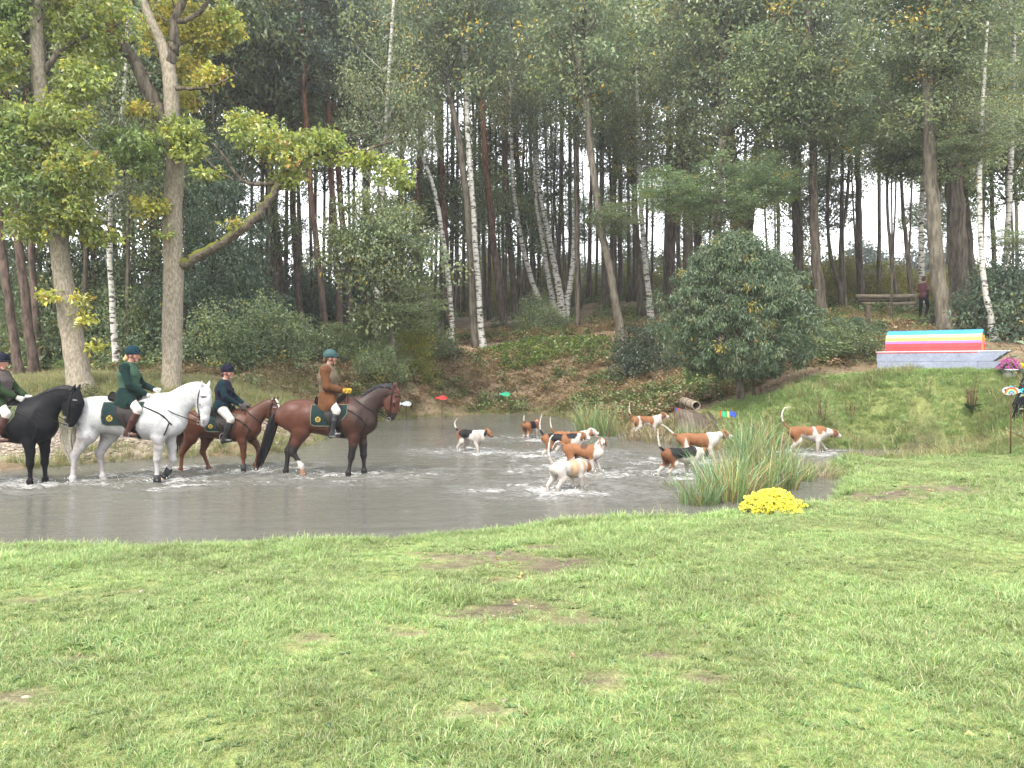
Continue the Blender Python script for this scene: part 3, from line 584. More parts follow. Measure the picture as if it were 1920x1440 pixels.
    for sd in (-1, 1):
        P = np.array([hpt(-.05, -.01)+[0, sd*.085*s, 0], hpt(.10, -.02)+[0, sd*.115*s, 0], hpt(.25, -.025)+[0, sd*.105*s, 0], hpt(.41, -.02)+[0, sd*.070*s, 0], hpt(.50, -.035)+[0, sd*.066*s, 0]]); mb.add(*strip(spline(P, 14), (0, sd, 0), .018, .006))
    V = []
    for i in range(len(mb.V)):
        if yw is not None: mb.V[i] = rotz(mb.V[i], yw[0], np.array(yw[1]))
    br = link('bridle', mb.mesh('bridle'), tack, o)
    mb = MB(); P = []
    for a in np.linspace(-1, 1, 15): P.append(hpt(.07, .118*math.cos(a*1.25))+np.array([0, .112*s*math.sin(a*1.35), 0]))
    P = np.array(P); nn = np.stack([P[:, 0]-hp[0], P[:, 1], 0*P[:, 0]], 1); nn /= np.linalg.norm(nn, axis=1)[:, None]
    P = P if yw is None else rotz(P, yw[0], np.array(yw[1])); mb.add(*strip(P, nn, .022, .007)); link('browband', mb.mesh('browband'), browband or tack, br)
    bits = []; mb = MB()
    for sd in (-1, 1):
        c = hpt(.51, -.035)+np.array([0, sd*.074*s, 0]); c = c if yw is None else rotz(c[None], yw[0], np.array(yw[1]))[0]; bits.append(c)
        a = np.linspace(0, 2*np.pi, 16); mb = MB(); mb.add(*tube(c+np.stack([.032*np.cos(a), 0*a, .032*np.sin(a)], 1), .006, 5)); link('bit_ring', mb.mesh('bit_ring'), M_metal, br)
    if hands is not None:
        for c, hd in zip(bits, hands):
            mb = MB()
            hd = np.asarray(hd, float); sd = np.sign(hd[1]) or 1; c2 = c.copy(); mid = (c2+hd)/2; mid[2] -= .03
            ny = abs(float(B.surf_y(np.array([mid[0]]), np.array([mid[2]]), int(sd))[0])); mid[1] = sd*max(ny+.02, .05)
            P = spline([c2, (c2*.6+mid*.4)+[0, sd*.02, 0], mid, (mid+hd)/2+[0, sd*.02, 0], hd], 24); mb.add(*tube(P, .008, 5))
            e = hd+[0.02, 0, 0]; P = spline([hd, hd+[.07, sd*.05, -.12], hd+[.06, sd*.08, -.28], hd+[.01, sd*.05, -.18], hd+[-.01, 0, -.03]], 20); mb.add(*tube(P, .007, 5)); link('rein', mb.mesh('rein'), tack, o)
    # boots on the legs
    for (x0, z0, x1, z1, sd, m) in boots:
        mb = MB(); y = sd*.15*s*.82; P = np.array([[X(x0), y, z0*s], [X((x0+x1)/2), y, (z0+z1)/2*s], [X(x1), y, z1*s]]); V, Qq = tube(P, [.062*s, .062*s, .068*s], 12); mb.add(V, Qq); link('leg_boot', mb.mesh('leg_boot'), m, o)
    B.o = o; return B
def lerp(a, b, t): return np.asarray(a)*(1-t[:, None])+np.asarray(b)*t[:, None]
def col_bay(tags, L, V):
    c = np.tile([.066, .023, .0135], (len(V), 1)); n = noise3(V, 5, 2)
    c = lerp(c, [.017, .0095, .008], sstep(.30, .70, V[:, 0]+n*.2)*.88); c = lerp(c, [.05, .02, .013], sstep(1.0, .85, V[:, 2]+n*.1)*.5)
    hd = np.char.startswith(tags, 'head') | (tags == 'cheek') | (tags == 'brow'); c[hd] = [.065, .022, .014]
    c = lerp(c, [.012, .010, .010], sstep(.74, .52, V[:, 2]+n*.12)*np.isin(tags, ['leg', 'shin', 'pastern', 'fetlock', 'hoof']))
    mz = np.isin(tags, ['head3', 'head4', 'nostril']); c[mz] = [.022, .014, .012]; c[tags == 'eye'] = [.004, .003, .003]; c[tags == 'hoof'] = [.03, .024, .02]; c[tags == 'ear'] = [.05, .02, .013]
    near = (V[:, 1] < 0) & (V[:, 0] < 0) & (V[:, 2] < .36) & (V[:, 0] > -.6); c[near & (V[:, 2] > .22)] = [.38, .35, .33]; c[near & (V[:, 2] <= .22)] = [.20, .11, .065]
    fr = (V[:, 1] > -9) & (V[:, 0] < -.6) & (V[:, 2] < .05); c[fr] = [.4, .36, .34]
    return c
def col_grey(tags, L, V):
    c = np.tile([.35, .35, .355], (len(V), 1)); n = noise3(V, 9, 5); n2 = noise3(V, 24, 8)
    rump = np.exp(-(((V[:, 0]+.50)/.25)**2+((V[:, 2]-1.08)/.2)**2)); c = lerp(c, [.12, .13, .15], np.clip(sstep(-.05, .5, n+n2*.6)*rump*1.2, 0, .8))
    lg = np.isin(tags, ['leg', 'shin', 'pastern', 'fetlock']); c = lerp(c, [.20, .175, .17], sstep(.1, .7, n*1.1+n2*.7)*lg*.8); c = lerp(c, [.28, .25, .235], sstep(1.0, .6, V[:, 2])*.45)
    c[np.isin(tags, ['head4', 'nostril'])] = [.16, .155, .16]; c[tags == 'head3'] = [.30, .295, .295]; c[tags == 'eye'] = [.01, .01, .01]; c[tags == 'hoof'] = [.45, .33, .26]; return c
def col_black(tags, L, V):
    c = np.tile([.006, .0062, .008], (len(V), 1)); c[tags == 'eye'] = [.002, .002, .002]; c[tags == 'hoof'] = [.02, .018, .016]; return c
def col_chest(tags, L, V):
    c = np.tile([.066, .024, .013], (len(V), 1)); n = noise3(V, 5, 9); c = lerp(c, [.05, .019, .012], sstep(.35, .7, V[:, 0]+n*.2)*.6); c = lerp(c, [.09, .03, .015], sstep(.6, .2, V[:, 2]))
    b = np.char.startswith(tags, 'head') & (np.abs(L[:, 1]) < .03) & (L[:, 2] > 1.1) & (L[:, 0] > .85); c[b] = [.6, .57, .54]; c[np.isin(tags, ['head4', 'nostril'])] = [.03, .02, .018]
    c[tags == 'eye'] = [.004, .003, .003]; c[tags == 'hoof'] = [.05, .035, .026]; return c
LEG0 = dict(fr=[(.62, 1.08), (.58, .80), (.525, .43), (.475, .145), (.475, .0)], fl=[(.66, 1.08), (.66, .80), (.71, .44), (.72, .15), (.755, .02)],
            hr=[(-.52, 1.20), (-.40, .90), (-.56, .53), (-.395, .27), (-.365, .07)], hl=[(-.52, 1.20), (-.50, .88), (-.71, .52), (-.755, .15), (-.765, .0)])
NECK0 = [(.62, 1.20, .27, .72), (.76, 1.33, .235, .58), (.90, 1.47, .195, .52), (1.04, 1.59, .165, .50), (1.18, 1.645, .135, .55), (1.27, 1.635, .115, .6)]
HEAD0 = [(1.30, 1.635, .115, .7), (1.285, 1.50, .128, .68), (1.285, 1.36, .105, .68), (1.275, 1.24, .078, .72), (1.255, 1.16, .066, .8)]
def ledge(px, py_feet, Y, x_anchor):
    """world position of a horse origin so that template x=x_anchor stands at pixel column px"""
    p = at(px, 690, Y); return np.array([p[0]-x_anchor, Y, -.085])
horses = {}
# bay, leading
horses['bay'] = make_horse('bay horse with black tail, leading the riders through the pond', ledge(607.5, 0, 15.0, 0), 0, 1.0, 0, NECK0, HEAD0, LEG0, col_bay, ([.012, .011, .012], [.013, .013, .016]),
    mane='short', tail=[(-.78, 1.33), (-.90, 1.22), (-.98, 1.0), (-1.08, .70), (-1.18, .42), (-1.26, .20)], hands=[(.40, -.10, 1.66), (.42, .10, 1.66)])
# grey
s, dx = 1.06, .235
lg = dict(fr=[(.62, 1.08), (.58, .80), (.55, .45), (.54, .15), (.56, .02)], fl=[(.66, 1.08), (.64, .80), (.70, .42), (.60, .16), (.50, .08)],
          hr=[(-.52, 1.20), (-.58, .88), (-.82, .51), (-.845, .15), (-.845, .0)], hl=[(-.50, 1.20), (-.36, .88), (-.53, .52), (-.47, .15), (-.43, .0)])
nk = [(.62, 1.20, .27, .72), (.76, 1.30, .235, .58), (.92, 1.43, .195, .52), (1.06, 1.53, .165, .50), (1.19, 1.575, .14, .55), (1.28, 1.56, .12, .6)]
hd = [(1.30, 1.565, .115, .72), (1.30, 1.43, .13, .72), (1.30, 1.28, .108, .72), (1.295, 1.14, .085, .75), (1.275, 1.05, .07, .82)]
horses['grey'] = make_horse('white horse with plaited mane between the black and chestnut horses', ledge(212.5, 0, 14.2, 0), 0, s, dx, nk, hd, lg, col_grey, ([.72, .66, .54], [.30, .30, .31]), yaw=-.5,
    mane='braids', tail=[(-.80, 1.34), (-.90, 1.22), (-.97, 1.0), (-1.0, .75), (-.93, .50), (-.84, .25)], seat=.02, girth=M_leather, boots=[(.545, .20, .545, .06, -1, M_dark), (.645, .27, .56, .12, 1, M_dark)], hands=[(.68, -.11, 1.58), (.72, .10, 1.66)])
# chestnut pony
s, dx = .84, -.17
lg = dict(fr=[(.60, 1.08), (.60, .80), (.62, .43), (.62, .15), (.63, .0)], fl=[(.66, 1.08), (.72, .82), (.90, .56), (.82, .22), (.84, .10)],
          hr=[(-.52, 1.20), (-.58, .88), (-.80, .51), (-.83, .15), (-.82, .0)], hl=[(-.50, 1.20), (-.32, .88), (-.42, .52), (-.28, .15), (-.23, .0)])
nk = [(.62, 1.18, .26, .72), (.78, 1.30, .22, .58), (.93, 1.43, .185, .52), (1.08, 1.55, .15, .50), (1.20, 1.62, .125, .55), (1.28, 1.64, .11, .6)]
hd = [(1.31, 1.65, .11, .72), (1.33, 1.51, .12, .72), (1.30, 1.37, .10, .72), (1.26, 1.24, .078, .75), (1.23, 1.16, .066, .82)]
horses['chestnut'] = make_horse('small chestnut pony with white blaze behind the bay horse', ledge(425, 0, 15.7, 0), 0, s, dx, nk, hd, lg, col_chest, ([.035, .016, .010], [.04, .02, .013]), yaw=-.25,
    mane='roached', tail=[(-.78, 1.33), (-.90, 1.20), (-.95, .95), (-.98, .70), (-1.0, .45)], seat=.10, browband=M_metal, boots=[(.62, .25, .62, .06, -1, M_dark)], hands=[(.33, -.09, 1.34), (.36, .08, 1.36)])
# black
s, dx = 1.02, -.26
lg = dict(LEG0, fr=[(.62, 1.08), (.60, .80), (.60, .43), (.60, .15), (.60, .0)], fl=[(.66, 1.08), (.68, .80), (.70, .43), (.71, .15), (.73, .0)])
nk = [(.62, 1.20, .28, .72), (.74, 1.33, .24, .58), (.88, 1.46, .20, .52), (1.02, 1.55, .165, .50), (1.16, 1.595, .14, .55), (1.26, 1.585, .12, .6)]
hd = [(1.29, 1.585, .115, .72), (1.31, 1.45, .13, .72), (1.29, 1.31, .105, .72), (1.25, 1.19, .08, .75), (1.22, 1.11, .068, .82)]
horses['black'] = make_horse('black horse at the edge of the picture, following the white horse', ledge(24, 0, 13.8, 0), 0, s, dx, nk, hd, lg, col_black, ([.01, .01, .012], [.008, .008, .010]),
    mane='short', tail=[(-.78, 1.33), (-.90, 1.22), (-.98, 1.0), (-1.02, .70), (-1.04, .42)], seat=.08, pad=(M_padolive, M_padtrim), browband=M_metal, hands=[(.17, -.10, 1.55), (.20, .10, 1.56)])
# ================================================================ riders
M_skin = mat('skin', (1, 1, 1), .5, .35); M_cloth = {}
def cloth(name, col, rough=.9, sheen=.03, spec=.08): return mat(name, col, rough, spec, attr=False, noise=((14, .14), (120, .12)), bump=(16, .55, .022), sheen=sheen)
M_green_coat = cloth('bottle_green_coat', (.006, .018, .016)); M_green_vest = cloth('green_vest', (.036, .072, .048)); M_olive_coat = cloth('moss_green_coat', (.018, .034, .014)); M_grey_vest = cloth('grey_vest', (.085, .07, .068))
M_navy_coat = cloth('dark_teal_jacket', (.006, .017, .023)); M_navy_vest = cloth('navy_vest', (.010, .010, .022)); M_tan_coat = cloth('tan_brown_coat', (.082, .036, .017)); M_tan_vest = cloth('drab_vest', (.105, .08, .055))
M_white = cloth('white_breeches', (.40, .37, .34)); M_stock = cloth('white_stock', (.42, .395, .38)); M_bboot = mat('brown_boot', (.04, .014, .010), .4, .3, attr=False, noise=(20, .3)); M_kboot = mat('black_boot', (.010, .010, .011), .28, .5, attr=False)
M_glove_w = cloth('white_gloves', (.42, .40, .38)); M_glove_y = cloth('yellow_gloves', (.36, .23, .03)); M_glove_g = cloth('grey_gloves', (.07, .06, .06))
M_hel_teal = mat('teal_helmet', (.005, .022, .032), .8, .08, attr=False); M_hel_navy = mat('navy_helmet', (.008, .009, .018), .8, .08, attr=False); M_hel_green = mat('green_helmet', (.026, .06, .062), .55, .2, attr=False)
M_hairb = mat('rider_hair', (.06, .03, .016), .5, .4, attr=False, noise=(40, .3)); M_hairl = mat('rider_hair_fair', (.42, .28, .14), .5, .4, attr=False, noise=(40, .3))
def skin_col(tags, L, V):
    c = np.tile([.36, .195, .145], (len(V), 1)); c[tags == 'lip'] = [.42, .13, .11]; c[tags == 'eyeball'] = [.02, .015, .013]; c[tags == 'browline'] = [.10, .055, .035]; c[tags == 'cheek'] = [.44, .20, .155]; c[tags == 'nose'] = [.44, .24, .18]; return c
def head_prims(B, hc, yaw, r=.088, k=.02):
    """a face looking +x before the yaw; hc = centre of the skull"""
    hc = np.array(hc, float); yw = (yaw, tuple(hc)); P = lambda x, y, z: hc+np.array([x, y, z])
    B.rc(P(-.015, 0, .025), P(.02, 0, .02), .092, .090, .86, .02, 'skin', yw); B.rc(P(.03, 0, -.03), P(.045, 0, -.085), .066, .040, .95, .03, 'skin', yw)
    B.rc(P(.07, 0, -.118), P(.062, 0, -.105), .024, .026, 1, .02, 'skin', yw)                       # chin
    B.rc(P(.096, 0, .006), P(.121, 0, -.036), .011, .016, .9, .012, 'nose', yw); B.rc(P(.086, 0, -.075), P(.088, 0, -.078), .016, .016, 1.3, .01, 'lip', yw)
    for s in (-1, 1):
        B.rc(P(.066, s*.043, -.035), P(.06, s*.045, -.05), .027, .024, 1, .02, 'cheek', yw); B.rc(P(.090, s*.030, .004), P(.088, s*.034, .004), .0095, .0095, 1, .003, 'eyeball', yw)
        B.rc(P(.094, s*.018, .026), P(.084, s*.046, .025), .0075, .006, 1, .005, 'browline', yw); B.rc(P(-.012, s*.082, -.015), P(-.006, s*.080, -.045), .022, .014, .5, .008, 'cheek', yw)
def glove(wrist, d, side, h=.0055):
    """hand closed round the rein: palm, four curled fingers of different length, thumb on top"""
    B = Body(); w = np.array(wrist, float); d = np.array(d, float); d /= np.linalg.norm(d); u = np.array([0, 0, 1.]); u = u-d*(u@d); u /= np.linalg.norm(u); n = np.cross(d, u)*side
    B.rc(w-d*.03, w+d*.02, .030, .031, 1, .01); B.rc(w+d*.02+u*.015, w+d*.075+u*.022, .026, .024, 1, .02); B.rc(w+d*.02-u*.012, w+d*.07-u*.022, .024, .021, 1, .02)
    for i, (o, l) in enumerate(((.030, .034), (.010, .038), (-.010, .035), (-.028, .027))):
        a = w+d*.078+u*o; b = a+d*.022*l/.035-n*.018; c = b-d*.012-n*.030; e = c-d*.028-n*.004
        B.rc(a, b, .0115, .0110, 1, .006); B.rc(b, c, .0110, .0100, 1, .004); B.rc(c, e, .0100, .0090, 1, .004)
    t0 = w+d*.03+u*.034-n*.012; t1 = t0+d*.035+u*.012-n*.016; t2 = t1+d*.028-n*.006; B.rc(t0, t1, .014, .0125, 1, .008); B.rc(t1, t2, .0125, .010, 1, .004)
    return B.mesh(h, None, 1).mesh('glove')
def make_rider(label, horse, J, mats, head_yaw=0., helmet='peak', knee_y=.30, hairm=None, lean=0, skirt=True, vest=True, bun=False, bulk=0.0):
    """J joints in horse coordinates (x, z): hip, waist, chest, shoulder, head, elbow, hand (right), hand2 (left), knee, ankle, toe"""
    hip, sh, hd = [np.array([J[k][0], 0, J[k][1]]) for k in ('hip', 'shoulder', 'head')]
    V3 = lambda k, y: np.array([J[k][0], y, J[k][1]])
    wa = hip*.62+sh*.38; ch = hip*.28+sh*.72; yv = [-1, 1]
    def torso(B, g, arms=True, k=.04, lower=True):
        g = g+bulk
        if lower: B.rc(hip+[0, -.07, .02], hip+[0, .07, .02], .125+g, .125+g, 1, k, 'hip')
        B.rc(hip+[0, 0, .03], wa, .135+g, .118+g, 1.05, k); B.rc(wa, ch, .118+g, .135+g, 1.2, k); B.rc(ch, sh-[0, 0, .05], .135+g, .10+g, 1.45, k)
        if arms:
            for sd in yv:
                S_ = sh+[0, sd*.165, -.035]; E = V3('elbow', sd*.235); W = V3('hand' if sd < 0 else 'hand2', sd*.10); B.rc(sh+[0, sd*.06, -.03], S_, .07+g*.6, .066+g, 1, k); B.rc(S_, E, .058+g, .046+g, 1, k*.7); B.rc(E, W-(W-E)*.08/np.linalg.norm(W-E), .046+g, .033+g, 1, k*.5)
        return B
    # body: one skin
    B = torso(Body(), -.012); nb = sh+[.0, 0, -.03]; B.rc(nb, hd+[-.01, 0, -.07], .055, .05, 1, .04, 'skin'); head_prims(B, hd, head_yaw)
    for sd in yv:
        K = V3('knee', sd*knee_y); A = V3('ankle', sd*(knee_y+.01)); T_ = V3('toe', sd*(knee_y+.02)); h0 = hip+[0, sd*.10, 0]
        B.rc(h0, K, .095, .055, 1, .04, 'skin'); B.rc(K, A, .052, .035, 1, .03, 'skin'); B.rc(A+[-.03, 0, -.03], T_, .034, .03, 1, .02, 'skin')
    o = link('person', B.mesh(.0095, skin_col, 1).mesh('person'), M_skin, label=label, category='rider', group='riders on horseback'); o.location = horse.o.location; o.rotation_euler = horse.o.rotation_euler
    # breeches
    B = Body(); B.rc(hip+[0, -.07, .03], hip+[0, .07, .03], .118, .118, 1, .04)
    for sd in yv: K = V3('knee', sd*knee_y); A = V3('ankle', sd*(knee_y+.01)); h0 = hip+[0, sd*.10, 0]; B.rc(h0, K, .108, .069, 1, .03); B.rc(K, K+(A-K)*.45, .068, .058, 1, .02)
    link('breeches', B.mesh(.011, None, 1).mesh('breeches'), mats['breeches'], o)
    for sd in yv:
        K = V3('knee', sd*knee_y); A = V3('ankle', sd*(knee_y+.01)); T_ = V3('toe', sd*(knee_y+.02)); u = (A-K)
        B = Body(); B.rc(K+u*.20, K+u*.45, .071, .069, 1, .02); B.rc(K+u*.45, A+[0, 0, .01], .069, .048, 1, .02); B.rc(A+[-.035, 0, -.045], A+[0, 0, -.01], .043, .046, 1, .03); B.rc(A+[-.03, 0, -.05], T_, .042, .034, 1, .02); B.rc(A+[-.05, 0, -.078], A+[-.03, 0, -.078], .026, .026, 1, .008)
        link('riding_boot', B.mesh(.010, None, 1).mesh('riding_boot'), mats['boot'], o)
        W = V3('hand' if sd < 0 else 'hand2', sd*.10); E = V3('elbow', sd*.235); d = (W-E)/np.linalg.norm(W-E); link('glove', glove(W-d*.02, d, sd), mats['glove'], o)
    # coat with skirt
    B = torso(Body(), .010)
    if skirt:
        for sd in yv:
            K = V3('knee', sd*knee_y); h0 = hip+[0, sd*.10, 0]; B.rc(hip+[-.02, sd*.07, .05], h0+(K-h0)*.5+[-.03, sd*.015, 0], .14, .112, 1, .05); B.rc(hip+[-.06, sd*.08, .02], hip+[-.10, sd*.17, -.13], .12, .085, 1, .06); B.rc(h0+(K-h0)*.25+[-.04, sd*.03, -.02], h0+(K-h0)*.3+[-.08, sd*.06, -.12], .10, .075, .8, .06)
    else: B.rc(hip+[-.02, -.07, .03], hip+[-.02, .07, .03], .142, .142, 1, .05)
    link('coat', B.mesh(.0105, None, 1).mesh('coat'), mats['coat'], o)
    if vest:
        B = torso(Body(), .024, arms=False, lower=False)
        for sd in yv: B.rc(sh+[0, sd*.05, -.05], sh+[0, sd*.13, -.055], .085+bulk*.6, .066+bulk*.6, 1, .03)
        v = link('vest', B.mesh(.0105, None, 1).mesh('vest'), mats['vest'], o)
        for zf, yy in ((.35, .085), (.35, -.085), (.72, .08), (.72, -.08)):
            mb = MB(); p = hip*(1-zf)+sh*zf; mb.add(*box(p[0]+.150+bulk+.01*zf, yy, p[2], .02, .075, .06, .008)); link('pocket', mb.mesh('pocket'), mats['vest'], v)
        for zf in (.3, .45, .6, .75): mb = MB(); p = hip*(1-zf)+sh*zf; mb.add(*box(p[0]+.162+bulk, 0, p[2], .02, .03, .025, .006)); link('toggle', mb.mesh('toggle'), mats['vest'], v)
    B = Body(); B.rc(sh+[.012, 0, -.005], sh+[.02, 0, .04], .068, .060, 1, .03); B.rc(sh+[.055, 0, -.01], sh+[.09, 0, -.075], .038, .026, 1, .03)
    link('stock_tie', B.mesh(.009, None, 1).mesh('stock_tie'), mats['stock'], o)
    # helmet: shell, peak, harness
    mb = MB(); V, Qq = blob((0, 0, 0), (.128, .112, .118), 24, 15); keep = V[:, 2] > -.042; V[:, 2] = np.maximum(V[:, 2], -.045-.02*np.clip(-V[:, 0]/.12, 0, 1)); mb.add(rotz(V+[0, 0, .045], head_yaw)+hd, Qq)
    a = np.linspace(-1.15, 1.15, 13); inn = np.stack([.118*np.cos(a)+.004, .112*np.sin(a), 0*a+.022], 1); ln = .058*np.cos(a*1.2).clip(0)**.6; out = inn+np.stack([ln*np.cos(a*.5), ln*np.sin(a*.5)*.6, -.010*np.cos(a)-.004], 1)
    Vp = np.concatenate([inn, out, inn+[0, 0, .010], out+[0, 0, .006]]); j = np.arange(12); q = np.concatenate([np.stack([j, j+1, 14+j, 13+j], 1)[:, ::-1], np.stack([26+j, 27+j, 40+j, 39+j], 1), np.stack([13+j, 14+j, 40+j, 39+j], 1)])
    hm = link('helmet', mb.mesh('helmet'), mats['helmet'], o); mb = MB(); mb.add(rotz(Vp, head_yaw)+hd, q); link('peak', mb.mesh('peak'), mats['helmet'], hm)
    mb = MB()
    for sd in yv: P = np.array([[.03, sd*.094, .03], [.045, sd*.086, -.05], [.062, sd*.045, -.125], [.066, 0, -.142]]); mb.add(*tube(rotz(spline(P, 10), head_yaw)+hd, .006, 5))
    for sd in yv: P = np.array([[-.08, sd*.085, .0], [-.03, sd*.09, -.05], [.045, sd*.080, -.06]]); mb.add(*tube(rotz(spline(P, 8), head_yaw)+hd, .005, 5))
    link('chin_strap', mb.mesh('chin_strap'), M_dark, hm)
    if hairm:
        B = Body(); B.rc((-.085, 0, -.02), (-.10, 0, -.06), .045, .04, 1.2, .02); 
        if bun: B.rc((-.115, 0, -.075), (-.125, 0, -.085), .045, .042, 1.1, .02)
        me = B.mesh(.009, None, 1); me.V = [rotz(v, head_yaw)+hd for v in me.V]; link('hair', me.mesh('hair'), hairm, o)
    return o
make_rider('rider in brown coat and teal helmet with yellow gloves', horses['bay'], dict(hip=(.10, 1.50), shoulder=(.06, 2.07), head=(.115, 2.28), elbow=(.10, 1.74), hand=(.38, 1.66), hand2=(.40, 1.66), knee=(.30, 1.30), ankle=(.22, .90), toe=(.36, .875)),
    dict(breeches=M_white, boot=M_kboot, glove=M_glove_y, coat=M_tan_coat, vest=M_tan_vest, stock=M_stock, helmet=M_hel_green), 0.25, hairm=M_hairb, bulk=.024)
make_rider('smiling rider in green coat and dark teal cap with white gloves', horses['grey'], dict(hip=(.28, 1.58), shoulder=(.27, 2.12), head=(.345, 2.325), elbow=(.38, 1.80), hand=(.66, 1.60), hand2=(.70, 1.69), knee=(.58, 1.36), ankle=(.40, .98), toe=(.54, .93)),
    dict(breeches=M_white, boot=M_bboot, glove=M_glove_w, coat=M_green_coat, vest=M_green_vest, stock=M_stock, helmet=M_hel_teal), 0.0, hairm=M_hairl, bun=True, knee_y=.32, bulk=.012)
make_rider('young rider in navy jacket and helmet on the chestnut pony', horses['chestnut'], dict(hip=(-.08, 1.31), shoulder=(-.05, 1.80), head=(.01, 2.01), elbow=(.05, 1.53), hand=(.30, 1.35), hand2=(.33, 1.36), knee=(.17, 1.09), ankle=(.05, .73), toe=(.17, .69)),
    dict(breeches=M_white, boot=M_kboot, glove=M_glove_g, coat=M_navy_coat, vest=M_navy_vest, stock=M_stock, helmet=M_hel_navy), -.12, hairm=M_hairb, skirt=False, knee_y=.27)
make_rider('rider in moss green coat and grey vest, facing the camera', horses['black'], dict(hip=(-.22, 1.50), shoulder=(-.24, 1.99), head=(-.17, 2.19), elbow=(-.10, 1.72), hand=(.15, 1.57), hand2=(.18, 1.58), knee=(.08, 1.31), ankle=(-.06, .92), toe=(.10, .87)),
    dict(breeches=M_white, boot=M_bboot, glove=M_glove_w, coat=M_olive_coat, vest=M_grey_vest, stock=M_stock, helmet=M_hel_navy), -.95, hairm=M_hairb, knee_y=.31, bulk=.014)
